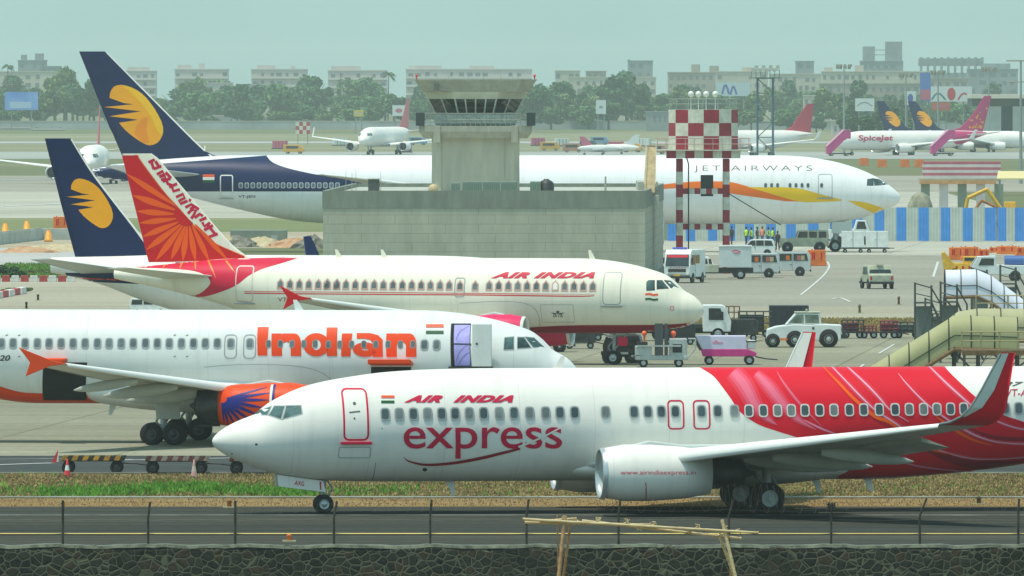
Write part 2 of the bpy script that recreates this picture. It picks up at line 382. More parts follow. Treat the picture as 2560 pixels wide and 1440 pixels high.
    def wing(s, side, secs, mat=None, name="wing", tc=(0.13, 0.10), parent=None):
        """secs: (x_le, |y|, z, chord)"""
        n = len(secs); rings = []
        for i, (x, y, z, c) in enumerate(secs):
            k = i/(n-1); rings.append(s.foil(x, side*y, z, c, tc[0]*(1-k)+tc[1]*k, tw=0.03))
        b = MB(); b.loft(rings); o = b.build(name, mat or WINGGREY, parent or s.root)
        if name == "wing":                                                       # pale slat along the leading edge
            q = MB(); rows = []; prof = ((.20, 1, .012), (.13, 1, .014), (.07, 1, .016), (.025, 1, .018))   # drooped a little ahead of and below the fixed edge
            for i in range(1, n):
                for h_ in ((0.0,) if i == n-1 else (0.0, 0.5)):
                    a, c_ = secs[i], secs[min(i+1, n-1)]; x, y, z, c = [a[j]*(1-h_)+c_[j]*h_ for j in range(4)]; k = (i+h_)/(n-1); t_ = tc[0]*(1-k)+tc[1]*k
                    r_ = [(x+c*t-.01, side*y, z+c*t_*0.5*naca(t)*1.15+o_-0.03*t*c) for t, g_, o_ in prof]
                    r_ += [(x-.020*c-.02, side*y, z-.012*c), (x-.034*c-.02, side*y, z-.050*c), (x-.026*c-.02, side*y, z-.078*c), (x+.02*c, side*y, z-.080*c), (x+.07*c, side*y, z-.070*c)]; rows.append(r_)
            m_ = len(rows[0]); q.add([v for r_ in rows for v in r_], [(i*m_+j, i*m_+j+1, (i+1)*m_+j+1, (i+1)*m_+j) for i in range(len(rows)-1) for j in range(m_-1)], 0, True)
            q.build("slat", M("slat_pale", (0.84, 0.82, 0.76), 0.40), o)
        return o
    def fairing(s, parent, x0, x1, y, z, r, drop=0.25, mat=None):
        b = MB(); rg = []
        for k in range(11):
            t = k/10; x = x0+(x1-x0)*t; w = r*(math.sin(math.pi*min(1, 0.08+t*0.92))**0.6+0.02) if t < 0.999 else 0.02
            rg.append([(x, y+0.55*w*math.cos(2*math.pi*j/10), z-drop*t+w*math.sin(2*math.pi*j/10)) for j in range(10)])
        b.loft(rg); return b.build("flap_fairing", mat or WINGGREY, parent)
    def engine(s, side, x, y, z, r, Ln, cowl=None, lip=None, core=0.9, corer=0.55, wing_z=0.9, tail=None, flatb=0.94, lipw=0.32):
        c = (x, side*y, z); b = MB()
        prof = [(0.02, r*0.86), (lipw*Ln*0.4, r*0.94), (Ln*0.22, r*1.0), (Ln*0.45, r*1.01), (Ln*0.75, r*0.93), (Ln, r*0.77), (Ln-0.02, r*0.73), (Ln*0.8, r*0.70)]
        b.lathe(prof, c, 40); o = b.build("engine", cowl or WHITE, s.root)
        for v in o.data.vertices:
            if v.co.z < z: v.co.z = z+(v.co.z-z)*flatb
        l = MB(); l.lathe([(lipw*Ln*0.12, r*0.905), (0.03, r*0.875), (-0.015, r*0.84), (0.0, r*0.80), (0.12, r*0.765)], c, 40); l.build("inlet_lip", lip or ALU, o)
        i = MB(); i.lathe([(0.12, r*0.765), (0.5, r*0.74), (0.95, r*0.76)], c, 40); i.build("inlet_duct", GREYWHITE, o)
        f = MB(); f.lathe([(0.95, 0.01), (0.951, r*0.76)], c, 40)
        for k in range(24):
            a = 2*math.pi*k/24; q = Vector((0, math.cos(a), math.sin(a))); t = Vector((0, -math.sin(a), math.cos(a))); P = Vector(c)
            f.add([P+Vector((0.80, 0, 0))+q*r*0.2-t*0.02, P+Vector((0.92, 0, 0))+q*r*0.2+t*0.06, P+Vector((0.92, 0, 0))+q*r*0.75+t*0.16, P+Vector((0.80, 0, 0))+q*r*0.75-t*0.0], [(0, 1, 2, 3)], 1)
        f.build("fan", [HOLE, DARKMETAL], o)
        sp = MB(); sp.lathe([(0.45, 0.01), (0.55, r*0.10), (0.85, r*0.25)], c, 24); sp.build("spinner", M("spinner_grey", (0.10, 0.10, 0.10), 0.4), o)
        e = MB(); e.lathe([(Ln*0.8, r*0.72), (Ln*0.8, r*corer), (Ln+core*0.5, r*corer*0.86), (Ln+core, r*corer*0.66), (Ln+core-0.02, r*corer*0.58), (Ln+core*0.6, r*corer*0.5), (Ln+core*1.35, r*corer*0.1), (Ln+core*1.36, 0.01)], c, 32); e.build("exhaust_cone", tail or DARKMETAL, o)
        p = MB(); zt = z+r*0.85
        top = [(x+Ln*0.18, side*y-0.02, zt+0.02), (x+Ln*1.45, side*y, z+r*0.55)]
        p.prism([(x+Ln*0.20, z+r*0.90), (x+Ln*0.45, z+r*0.98+0.15), (x+Ln*0.75, z+wing_z), (x+Ln*1.6, z+wing_z), (x+Ln*1.5, z+r*0.45), (x+Ln, z+r*0.55)], side*y-0.16, side*y+0.16)
        p.build("pylon", cowl if cowl in (WHITE, CREAM) else GREYWHITE, o, bevel=0.05)
        if side == s.side:
            s.eng_c = (side*y, z); s.eng_r = r
            rp = [(a, q) for a, q in prof[:6]]
            def engy(xx, zz):
                u = xx-x; k = max(0, min(len(rp)-2, next((i for i in range(len(rp)-1) if rp[i+1][0] >= u), len(rp)-2)))
                t = max(0, min(1, (u-rp[k][0])/(rp[k+1][0]-rp[k][0]))); rr = rp[k][1]*(1-t)+rp[k+1][1]*t
                q = (zz-z)/(rr*(flatb if zz < z else 1)); q = max(-0.995, min(0.995, q)); return y+rr*math.sqrt(1-q*q)
            s.engy = engy
        return o
    def fin(s, le, te, mat, tc=0.10, name="tail_fin", local=False):
        """leading and trailing edge lines, top to bottom, in photo pixels"""
        if not local:
            g = lambda x, z: 0.0
            le = [s.hit(px, py, g) for px, py in le]; te = [s.hit(px, py, g) for px, py in te]
        le = sorted([(z, x) for x, z in le]); te = sorted([(z, x) for x, z in te])
        lin = lambda T, z: (T[0][1]+(T[1][1]-T[0][1])*(z-T[0][0])/(T[1][0]-T[0][0]) if z <= T[0][0] else (T[-1][1]+(T[-1][1]-T[-2][1])*(z-T[-1][0])/(T[-1][0]-T[-2][0]) if z >= T[-1][0] else next(a[1]+(b[1]-a[1])*(z-a[0])/(b[0]-a[0]) for a, b in zip(T[:-1], T[1:]) if a[0] <= z <= b[0])))
        z0 = min(le[0][0], te[0][0]); z1 = max(le[-1][0], te[-1][0]); cref = lin(te, (z0+z1)/2)-lin(le, (z0+z1)/2)
        def finy(x, z):
            z = max(z0, min(z1, z)); a = lin(le, z); b = lin(te, z); c = min(b-a, cref*1.35); t = max(0, min(1, (x-a)/max(b-a, 1e-3)))
            return 0.5*tc*c*naca(t)*0.85+0.004
        s.finy = finy; s.fin_le = lambda z: lin(le, z); s.fin_te = lambda z: lin(te, z); s.fin_z = (z0, z1)
        b = MB(); rings = []; n = 14; up = [(k/n)**1.7 for k in range(n+1)]
        for k in range(25):
            z = z0+(z1-z0)*k/24; a = lin(le, z); c = lin(te, z)-a
            rings.append([(a+c*t, finy(a+c*t, z), z) for t in reversed(up)]+[(a+c*t, -finy(a+c*t, z), z) for t in up[1:]])
        b.loft(rings); o = b.build(name, mat, s.root); s.finobj = o; return o
    def strut(s, x, y, ztop, r, wd, dx=(0,), dy=(-0.43, 0.43), sr=0.11, door=None, name="landing_gear", hub=None):
        b = MB(); zt = r*1.0
        b.cyl((x, y, zt), (x, y, ztop), sr, sr*1.25, 14); b.cyl((x, y+dy[0], r), (x, y+dy[-1], r), sr*0.75, n=10)
        b.cyl((x, y, zt+0.4), (x-0.9, y, ztop), sr*0.5, n=8); b.cyl((x+0.02, y, zt+0.1), (x+0.35, y, zt+0.55), sr*0.4, n=8); b.cyl((x+0.35, y, zt+0.55), (x+0.05, y, zt+0.95), sr*0.4, n=8)
        if len(dx) > 1: b.cyl((x+min(dx), y, r), (x+max(dx), y, r), sr*0.9, n=10)
        o = b.build(name, M("gear_metal", (0.35, 0.38, 0.37), 0.45, metal=0.3, var=0.2, scale=3), s.root)
        for a in dx:
            for c in dy: wheel(o, (x+a, y+c, r), r, wd, 'y', rimmat=hub)
        return o
    def antenna(s, x, top=True, h=0.42, c=0.35):
        zc, hh, hw = s.sec(x); z = zc+hh if top else zc-hh; d = 1 if top else -1; b = MB()
        b.prism([(x, z-0.05*d), (x+c, z-0.05*d), (x+c*1.25, z+h*d), (x+c*0.85, z+h*d)], -0.025, 0.025); b.build("blade_antenna", s.body, s.root)
    def flag(s, x0, y0, x1, y1):
        h = (y1-y0)/3; o = None
        for i, m in enumerate((SAFF, None, GREEN)):
            if m is None: continue
            q = [(x0, y0+h*i), (x1, y0+h*i), (x1, y0+h*(i+1)), (x0, y0+h*(i+1))]; s.area("flag_band", q, m, 3)
def crop(ox, oy, k): return lambda *P: [(ox+x/k, oy+y/k) for x, y in P]
c4 = crop(0, 500, 2.977); c5 = crop(800, 500, 2.977); c6 = crop(1640, 500, 2.7826); c7 = crop(0, 960, 2.977)
c8 = crop(800, 960, 2.977); c9 = crop(1700, 960, 2.977); c1 = crop(0, 60, 2.977); c3 = crop(1640, 60, 2.7826); cf = crop(100, 360, 4.235)
# ---- body outlines (station, height above the apron)
T37 = [(0,2.58),(.17,2.86),(.57,3.14),(1.06,3.37),(1.54,3.56),(1.93,3.88),(2.6,4.25),(3.5,4.59),(5,4.88),(6.4,5.05),(8,5.13),(10,5.16),(31,5.16),(34,5.08),(36.5,4.95),(38,4.82)]
B37 = [(0,2.58),(.17,2.33),(.57,2.06),(1.25,1.76),(1.88,1.53),(2.5,1.37),(3.5,1.22),(5,1.15),(7,1.13),(24,1.13),(26,1.25),(29.5,1.66),(32,2.3),(35,3.4),(38,4.3)]
W37 = [(0,0),(.17,.34),(.57,.68),(1.06,.96),(1.54,1.16),(2,1.31),(2.6,1.48),(3.5,1.67),(5,1.83),(6.5,1.88),(25,1.88),(28,1.78),(31,1.5),(34,1.0),(36.5,.5),(38,.27)]
T20 = [(0,3.02),(.16,3.40),(.55,3.79),(1.18,4.15),(1.58,4.56),(2.15,4.98),(3.0,5.27),(4.14,5.56),(5.56,5.78),(7,5.87),(27,5.87),(30.5,5.80),(34,5.5),(37.3,5.15)]
B20 = [(0,3.02),(.11,2.70),(.62,2.30),(1.27,2.06),(2.63,1.90),(3.6,1.77),(5,1.73),(24,1.73),(26.5,2.0),(29,2.6),(33,3.75),(37.3,4.65)]
W20 = [(0,0),(.15,.38),(.6,.80),(1.2,1.13),(2,1.42),(3,1.66),(4.2,1.85),(6,1.97),(25,1.97),(28,1.85),(31,1.45),(34.5,.8),(37.3,.25)]
T77 = [(0,4.95),(.3,5.45),(1.2,6.17),(2.1,6.75),(4,7.6),(6.6,8.3),(9.2,8.66),(11.5,8.73),(60,8.73),(65,8.5),(70,8.0),(73,7.5)]
B77 = [(0,4.95),(.4,4.25),(1.44,3.85),(4,2.96),(6.1,2.68),(10,2.53),(50,2.53),(54,2.75),(60,3.9),(66,5.4),(73,6.9)]
W77 = [(0,0),(.3,.6),(1.2,1.35),(2.2,1.85),(4,2.45),(6.6,2.9),(9.5,3.1),(50,3.1),(56,2.9),(62,2.3),(68,1.3),(73,.3)]
def cut(T, a, d, L):
    """take a plug of length d out of a body after station a"""
    U = [(x, y) for x, y in T if x <= a]+[(x-d, y) for x, y in T if x-d > a+0.2]
    return U
def belly(p, x0, x1, zb, w, h, mat=None):
    b = MB(); rg = []
    for k in range(19):
        t = k/18; q = max(0.02, math.sin(math.pi*t)**0.55); x = x0+(x1-x0)*t
        rg.append([(x, w*(0.75+0.25*q)*math.cos(2*math.pi*j/28)*q**0.4, zb+h-h*0.2+(h*(0.55+0.45*q))*math.sin(2*math.pi*j/28)*q**0.5) for j in range(28)])
    b.loft(rg); return b.build("belly_fairing", mat or p.body, p.root)

# ================= front: red and white twin jet, nose to the left =================
ps = R(9.5); n0 = Vector((-6.73-4.0*math.cos(ps), 449.2-4.0*math.sin(ps)))
A = Airliner("narrowbody_airliner", "white airliner with crimson rear body and crimson winglets, taxiing left nearest the stone wall", n0, ps, T37, B37, W37, 38.0)
A.fuselage(); belly(A, 12.2, 23.5, 1.0, 1.98, 0.75)
for sd_ in (-1, 1):
    wg = A.wing(sd_, [(13.2,1.2,1.70,8.1),(14.2,2.6,1.92,6.9),(16.0,5.6,2.32,4.75),(23.0,16.9,3.55,1.65)], M("wing_light", (0.58, 0.60, 0.54), 0.40, var=0.05, scale=1.0), tc=(0.135, 0.10))
    wl = A.wing(sd_, [(23.0,16.9,3.55,1.65),(23.3,17.3,3.63,1.55),(23.6,17.65,3.82,1.42),(23.9,17.88,4.15,1.25),(24.25,18.02,4.75,0.95),(24.9,18.2,6.05,.48)], RED, "winglet", (0.09, 0.08), wg)
    s2 = MB(); 
    lead = [(23.0,16.9,3.55),(23.3,17.3,3.63),(23.6,17.65,3.82),(23.9,17.88,4.15),(24.25,18.02,4.75),(24.88,18.2,6.0)]
    for (xa, ya, za), (xb, yb, zb) in zip(lead[:-1], lead[1:]): s2.cyl((xa-0.01, sd_*ya, za), (xb-0.01, sd_*yb, zb), 0.05, n=8)
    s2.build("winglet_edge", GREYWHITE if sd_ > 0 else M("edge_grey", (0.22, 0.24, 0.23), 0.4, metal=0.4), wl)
    for face in (-1, 1):                                                        # pale front wedge painted on both faces of the winglet
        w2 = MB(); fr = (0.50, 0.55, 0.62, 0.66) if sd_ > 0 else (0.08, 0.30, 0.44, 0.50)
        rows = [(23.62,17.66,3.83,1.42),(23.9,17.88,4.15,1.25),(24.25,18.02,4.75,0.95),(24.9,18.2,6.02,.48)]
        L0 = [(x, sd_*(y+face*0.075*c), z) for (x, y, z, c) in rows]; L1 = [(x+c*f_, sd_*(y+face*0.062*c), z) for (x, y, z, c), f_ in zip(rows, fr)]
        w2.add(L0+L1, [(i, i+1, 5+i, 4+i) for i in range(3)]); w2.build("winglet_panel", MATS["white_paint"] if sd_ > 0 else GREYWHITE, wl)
    for fy, x1_, fl, fr, zf in ((5.0, 22.1, 3.8, .30, 2.02), (7.4, 22.5, 3.6, .28, 2.14), (10.3, 23.4, 3.3, .25, 2.40)):
        A.fairing(wg, x1_-fl, x1_, sd_*fy, zf, fr, 0.34)
    for fy, ln in ((4.2, 1.1), (8.2, 0.95), (11.5, 0.8)):                       # flaps a little out behind the wing
        k = (fy-5.6)/11.3; xle = 16.0+7*k; ch = 4.75-3.1*k; xt = xle+ch if fy > 5 else 21.0; z = 2.32+1.23*k-0.22; hw = 1.5
        f = MB(); dxs = 0.45*hw if fy > 5 else 0.05
        f.add([(xt-0.35-dxs, sd_*(fy-hw), z+0.10-0.16), (xt-0.35+dxs, sd_*(fy+hw), z+0.10+0.16), (xt+ln-dxs, sd_*(fy-hw), z-0.32-0.16), (xt+ln+dxs*0.8, sd_*(fy+hw), z-0.28+0.16),
               (xt-0.35-dxs, sd_*(fy-hw), z-0.06-0.16), (xt-0.35+dxs, sd_*(fy+hw), z-0.06+0.16)], [(0,1,3,2), (4,2,3,5), (0,4,5,1), (0,2,4), (1,5,3)]); f.build("flap", WINGGREY, wg)
    ef = A.engine(sd_, 13.15, 4.83, 1.52, 1.03, 3.95, lip=M("lip_metal", (0.50, 0.53, 0.53), 0.35, metal=0.5), core=1.25, corer=0.60, wing_z=1.02)
    A.wing(sd_, [(32.2,0.5,4.2,3.6),(36.3,7.1,4.9,1.2)], WHITE, "tailplane", (0.1, 0.1))
    A.strut(19.55, sd_*2.86, 1.9, 0.565, 0.40, dy=(-0.43, 0.43), sr=0.14, hub=M("hub_cap", (0.50, 0.53, 0.50), 0.5))
A.fin([(29.2,5.1),(31.5,5.6),(34.0,8.0),(37.4,12.4)], [(37.2,4.95),(39.3,12.4)], RED, local=True)
A.strut(4.0, 0, 1.3, 0.345, 0.2, dy=(-0.2, 0.2), sr=0.085, name="nose_gear")
g04 = lambda x, z: 0.42
Q = [A.hit(px, py, g04) for px, py in ((693, 1187), (807, 1202), (816, 1231), (697, 1216))]
for sg in (-1, 1):
    d = MB(); d.prism(Q, sg*0.40-0.02, sg*0.40+0.02); gd = d.build("gear_door", WHITE, A.root, bevel=0.01)
A.word("AXG", ((736, 1201), (761, 1204), (761, 1215), (736, 1212)), REDTXT, shear=0.2, offset=0.01, surf=g04, layer=2)
st = MB(); q = [A.hit(px, py, g04) for px, py in ((799, 1203), (802.5, 1204), (803.5, 1225), (800, 1224))]; st.prism(q, -0.432, -0.424); st.build("door_stripe", REDTXT, A.root)
# livery
red = smooth_line([(1742,914),(1760,925),(1784,941),(1806,968),(1828,998),(1845,1024),(1868,1044),(1902,1064),(1955,1082),(2010,1100),(2055,1126),(2085,1160),(2100,1215)], 5)
red += [(2400,1215),(2620,1160),(2700,1120)] + smooth_line([(2700,1085),(2600,1066),(2540,1048),(2505,1036),(2470,1014),(2436,990),(2410,966),(2375,932),(2350,905)], 4)
V_, F_ = tess(red); A.decal("livery_field", V_, F_, RED, 1)
for nm, pts, ws, m in (
    ("livery_streak", [(1832,930),(1860,962),(1886,1010),(1916,1044),(1942,1062)], [36,40,34,18,2], ROSE),
    ("livery_streak", [(1890,934),(1918,962),(1950,1002),(1992,1046),(2040,1074)], [20,30,30,18,2], ROSE),
    ("livery_streak", [(1942,930),(1962,962),(2000,1010),(2056,1068)], [2,6,7,1], ROSE),
    ("livery_streak", [(2056,917),(2096,958),(2137,1000),(2187,1041),(2228,1058),(2300,1112),(2380,1136)], [2,6,8,9,8,7,2], RAY),
    ("livery_streak", [(2078,916),(2121,960),(2152,992),(2189,1026),(2238,1058),(2275,1084),(2323,1115),(2405,1141),(2480,1147),(2620,1138)], [3,4,5,5,5,5,4,4,3,3], PINKPALE),
    ("livery_streak", [(2116,916),(2163,959),(2197,994),(2224,1024),(2272,1055)], [3,5,5,4,1], PINKPALE),
    ("livery_streak", [(2245,934),(2268,962),(2306,1001),(2339,1028),(2376,1054),(2396,1066),(2441,1089),(2491,1104),(2560,1109),(2650,1106)], [1,3,4,4,4,5,5,4,4,3], PINKPALE),
    ("livery_streak", [(2338,1040),(2380,1070),(2430,1098),(2480,1112)], [2,7,6,2], RAY),
    ("livery_streak", [(2320,914),(2367,960),(2420,1007),(2440,1022)], [3,5,5,1], PINKPALE),
    ("livery_streak", [(2470,1042),(2510,1060),(2560,1073),(2650,1078)], [2,4,4,3], PINKPALE),
    ("livery_streak", [(2215,1135),(2270,1158),(2338,1170),(2440,1178)], [2,4,4,2], PINK),
    ("livery_streak", [(2010,1050),(2055,1072),(2100,1088)], [2,5,2], PINK),
    ("livery_streak", [(2265,1085),(2330,1125),(2420,1156),(2520,1163),(2620,1156)], [2,20,26,22,10], DARKRED),
    ("livery_streak", [(2400,1060),(2450,1084),(2510,1096),(2600,1098)], [2,9,10,8], DARKRED)):
    if m is PINKPALE:                       # airbrushed edges: a wide dull band under a narrow pale core
        for f_, mm_, ly in ((2.6, paint("streak_outer", (0.68, 0.030, 0.055)), 2), (1.45, ROSE, 3), (0.6, PINKPALE, 4)):
            V_, F_ = ribbon(pts, [w_*f_ for w_ in ws], 6); A.decal(nm, V_, F_, mm_, ly)
        continue
    if m is ROSE:
        for f_, mm_, ly in ((1.25, MATS.get("streak_outer") or paint("streak_outer", (0.68, 0.030, 0.055)), 2), (0.85, ROSE, 3), (0.45, paint("streak_inner", (0.72, 0.13, 0.20)), 4)):
            V_, F_ = ribbon(pts, [w_*f_ for w_ in ws], 6); A.decal(nm, V_, F_, mm_, ly)
        continue
    V_, F_ = ribbon(pts, ws, 6); A.decal(nm, V_, F_, m, 2 if m is DARKRED else 5)
for px in (963,998,1033.5,1069,1104,1137.6,1173,1209,1248,1285,1324,1364,1399.6,1436.5,1514,1585,1619.6,1653,1688,1753.5,1794,1836,1872,1908,1943.5,1978,2012,2048.7,2084.6,2123,2159,2197.8,2237.5,2273,2308.7,2342,2376,2409,2447,2480,2513,2546.5):
    A.window(px, 1036-(px-963)*0.0093, layer=6, frame=GASKET if px < 1840 or px > 2480 else M("window_frame_pale", (0.62, 0.55, 0.52), 0.4), fw=0.045)
for px0, px1 in ((1668, 1710), (1732, 1775)):
    A.door(px0, 1000, px1, 1074, REDTXT, 0.055, "overwing_exit", 0.16)
A.door(854, 970, 919, 1102, REDTXT, 0.07, "door", 0.2, WHITE, REDTXT)
for q in ((886, 1009, 4), (886, 1046, 2.5)): A.area("door_latch", [(q[0]+q[2]*math.cos(t), q[1]+q[2]*math.sin(t)) for t in [k*0.7 for k in range(9)]], GREYTXT, 4)
A.area("door_handle", [(873, 1030), (900, 1027), (900, 1030), (873, 1033)], GREYTXT, 4)
A.flag(953, 989, 986, 1008)
A.word("AIR  INDIA", (1009, 988.5, 1284, 1006.5), REDTXT, shear=0.55, offset=0.065, spacing=1.16)
A.word("express", (1009, 1068, 1405, 1146), REDTXT, offset=0.006, spacing=0.98)
V_, F_ = ribbon([(1009,1142),(1022,1152),(1058,1160.5),(1100,1160),(1152,1154),(1205,1144),(1255,1132),(1300,1121)], [1,3.5,5.5,6.5,7,7.5,7,5], 6); A.decal("lettering_swoosh", V_, F_, DARKRED, 4)
V_, F_ = ribbon([(1296,1117),(1330,1104),(1365,1088),(1392,1074),(1416,1062)], [5,4.5,4,3.5,2], 5); A.decal("lettering_swoosh", V_, F_, WHITE, 4)
A.word("VT-AXG", (2514, 973, 2604, 991), REDTXT, shear=0.12)
A.word("737", (2486, 955, 2560, 966), GREYTXT, shear=0.4, offset=0.02)
A.word("www.airindiaexpress.in", (1551, 1175.5, 1739, 1190), REDTXT, surf='eng', layer=2)
A.area("engine_mark", [(1613, 1206), (1615, 1206), (1615, 1248), (1613, 1248)], REDTXT, 2, surf='eng')
for x, y, r_ in ((641, 1111, 3.6), (580, 1134, 2), (1062, 1173.5, 6), (955, 1071, 1.6)): A.area("sensor_port", [(x+r_*math.cos(k*0.7), y+0.75*r_*math.sin(k*0.7)) for k in range(9)], BLACK, 2)
for poly in ([(634,1036),(652,1016),(678,1016),(668,1037)], [(673,1038),(686,1016),(712,1016),(702,1047)], [(708,1047),(716,1015),(752,1014),(754,1034)]):
    cx = sum(p[0] for p in poly)/4; cy = sum(p[1] for p in poly)/4
    gw = [(cx+(x-cx)*1.14, cy+(y-cy)*1.16) for x, y in poly]; V_, F_ = ring(gw, poly); n = 4; A.decal("cockpit_window", V_+poly, F_+[(8,9,10,11)] if False else F_+[tuple(range(4, 8))], [GASKET, COCKPIT], 2, fidx=[0]*4+[1])
A.area("panel_seam", [(938, 1156), (940, 1156), (931, 1200), (929, 1200)], GASKET, 1)
for x0, y0, x1, y1 in ((846, 1117, 927, 1145),): A.door(x0, y0, x1, y1, GASKET, 0.025, "access_panel", 0.08)
A.antenna(8.4, False, 0.5, 0.3); A.antenna(21.7, False, 0.5, 0.3); A.antenna(23.6, False, 0.45, 0.3); A.antenna(12.3, True, 0.42, 0.35)

# ================= second: white jet with an open forward door, nose to the right =================
B = Airliner("narrowbody_airliner", "white airliner with open forward door and open cargo holds, parked behind the taxiing crimson jet", (2.85, 535.3), R(180-7), T20, B20, W20, 37.3, body=paint("white_paint_cool", (0.72, 0.73, 0.70), seams=True), k=0.966)
B.fuselage(); belly(B, 10.6, 22.5, 1.52, 2.05, 0.95)
for sd_ in (1, -1):
    wg = B.wing(sd_, [(11.6,1.2,2.15,7.4),(12.9,2.6,2.35,6.1),(14.9,6.0,2.72,4.0),(20.2,16.6,3.85,1.55)], WINGGREY, tc=(0.14, 0.105))
    f = MB(); fp = [(20.15,3.84),(20.8,3.98),(22.25,4.55),(21.75,3.90),(21.95,3.30),(20.9,3.74)]; f.prism(fp, sd_*16.62-0.05, sd_*16.62+0.05); f.build("wingtip_fence", ORANGE, wg, bevel=0.02)
    for fy, fl, fr in ((6.0, 3.7, .33), (8.5, 3.3, .29), (11.5, 2.8, .23)):
        k = (fy-6)/10.6; x1_ = 14.9+5.3*k+4-2.45*k+.3; B.fairing(wg, x1_-fl, x1_, sd_*fy, 2.72+1.13*k-0.30, fr, 0.42)
    B.engine(sd_, 10.9, 5.75, 1.78, 1.02, 4.6, cowl=ORANGE, lip=ALU, core=0.7, corer=0.62, wing_z=0.9, flatb=0.98)
    B.wing(sd_, [(30.6,0.5,4.9,3.4),(34.4,6.2,5.5,1.3)], WHITE, "tailplane", (0.1, 0.1))
    B.strut(17.9, sd_*3.75, 2.3, 0.50, 0.36, dx=(-0.50, 0.50), dy=(-0.38, 0.38), sr=0.14, hub=DARKMETAL)
    d = MB(); d.prism([(17.1,1.15),(18.15,1.15),(18.25,2.4),(17.05,2.4)], sd_*4.28-0.03, sd_*4.28+0.03); d.build("gear_door", WINGGREY, B.root, bevel=0.02)
B.fin([(29,5.8),(31,6.4),(35.2,11.7)], [(36.5,5.2),(37.4,11.7)], ORANGE, local=True); B.strut(5.07, 0, 1.9, 0.38, 0.22, dy=(-0.25, 0.25), sr=0.09, name="nose_gear")
st_ = [(-90,925),(-30,955),(0,967),(50,980),(111,983.5),(222,987),(330,990),(430,993),(560,998),(760,1000),(900,1000)]
V_, F_ = ribbon([(x, (y+1040)/2) for x, y in st_], [1040-y for x, y in st_], 3); B.decal("livery_belly_band", V_, F_, ORANGE, 1)
# petals on the bypass part of the near engine
BLUEP = paint("livery_blue", (0.02, 0.022, 0.20))
for ex, ey, w_ in ((561,1058,5),(572,1063,6),(588,1063,7),(608,1060,8),(628,1052,9),(646,1038,9),(660,1020,9),(672,1000,8),(676,982,7),(668,968,5)):
    o_ = Vector((553, 1000)); e_ = Vector((ex, ey)); pts = [tuple(o_+(e_-o_)*t) for t in (0.12, .45, .75, 1)]
    V_, F_ = ribbon(pts, [w_*.5, w_, w_*.75, .6], 4); B.decal("engine_petal", V_, F_, BLUEP, 2, surf='eng')
B.area("engine_band", [(678,962),(690,962),(690,1066),(678,1066)], WHITE, 2, surf='eng'); B.area("engine_band", [(684,962),(690,962),(690,1066),(684,1066)], BLUEP, 3, surf='eng')
B.area("engine_sleeve", [(495,960),(549,960),(551,1066),(497,1066)], DARKMETAL, 2, surf='eng')
for px in [3.4,32.6,62.8,93.4,122.6,152.8,182.7,212.6,243.5,272.8,303,333.2,363.8,393.3,423.2,453.5,483.7,513.3,543.2]:
    B.window(px, 858, fw=0.05, glass=M("window_glass_pale", (0.12, 0.15, 0.15), 0.15, var=0.3, scale=1.5))
GP = MATS["window_glass_pale"]
for px in (577, 624.6): B.window(px, 858.5, fw=0.05, glass=GP); B.door(px-16, 836, px+16, 897, GASKET, 0.045, "overwing_exit", 0.2)
for px in (821,849.6,879,909.5,939.4,970,1001,1032): B.window(px, 861.3, .19, .30, fw=0.02, glass=GP)
for px in (671,701,730,760,788): B.window(px, 859.8, .19, .30, fw=0.02, glass=GP)
for px in (1061, 1091.5): B.window(px, 862, fw=0.05, glass=GP)
# the word: heavy letters built stroke by stroke
def letter_n(x0, x1, yb, yt, t):
    xm = x1-t; r_ = (x1-x0)/2
    arc = [(x0+t*0.3, yt+r_*0.75)]
    out = [(x0, yb), (x0+t, yb), (x0+t, yt+t*1.15)]
    out += [(x0+t+(xm-x0-t)*(1-math.cos(a))/1*0.5, yt+t*1.15-t*0.35*math.sin(a)) for a in [R(d) for d in range(20, 181, 40)]]
    out += [(xm, yb), (x1, yb), (x1, yt+r_*0.70)]
    out += [(x1-r_*0.75*(1-math.cos(R(d)))*0.6, yt+r_*0.70-r_*0.70*math.sin(R(d))) for d in range(15, 91, 15)]
    out += [(x0+t+2, yt), (x0+t, yt+4), (x0+t, yt), (x0, yt)]
    return out
def round_bowl(cx, cy, rx, ry, t):
    o = [(cx+rx*math.cos(R(a)), cy+ry*math.sin(R(a))) for a in range(0, 360, 15)]; i = [(cx+(rx-t)*math.cos(R(a)), cy+(ry-t*0.72)*math.sin(R(a))) for a in range(0, 360, 15)]
    return ring(o, i)
def I_word(p):
    L = lambda poly: p.area("lettering", poly, ORTXT, 3)
    def ringl(o): V, Fc = o; p.decal("lettering", V, Fc, ORTXT, 3)
    L([(644,818),(672,818),(668,889),(644,889)])
    L(letter_n(679, 753, 890, 834, 26))
    V, Fc = round_bowl(791, 862, 33, 29, 22); L([(817,819),(844,819),(843,890),(817,890)]); ringl((V, Fc))
    L([(855,834),(881,834),(876,891),(853,891)])
    V, Fc = round_bowl(913, 874, 31, 18, 22); ringl((V, Fc))
    L([(892,833),(925,833),(945,838),(957,850),(957,892),(932,892),(932,858),(926,850),(912,847),(892,847)])
    L(letter_n(966, 1041, 892, 834, 26))
I_word(B)
B.flag(1065, 811, 1109, 835)
SKYW = M("door_curtain", (0.38, 0.34, 0.72), 0.6, var=0.15, scale=2)
V_ = [(1128,809),(1178,809),(1178,917),(1128,917)]; od = B.area("doorway", V_, HOLE, 2)
B.area("door_curtain", [(1136,813),(1176,813),(1176,914),(1137,914)], SKYW, 3)
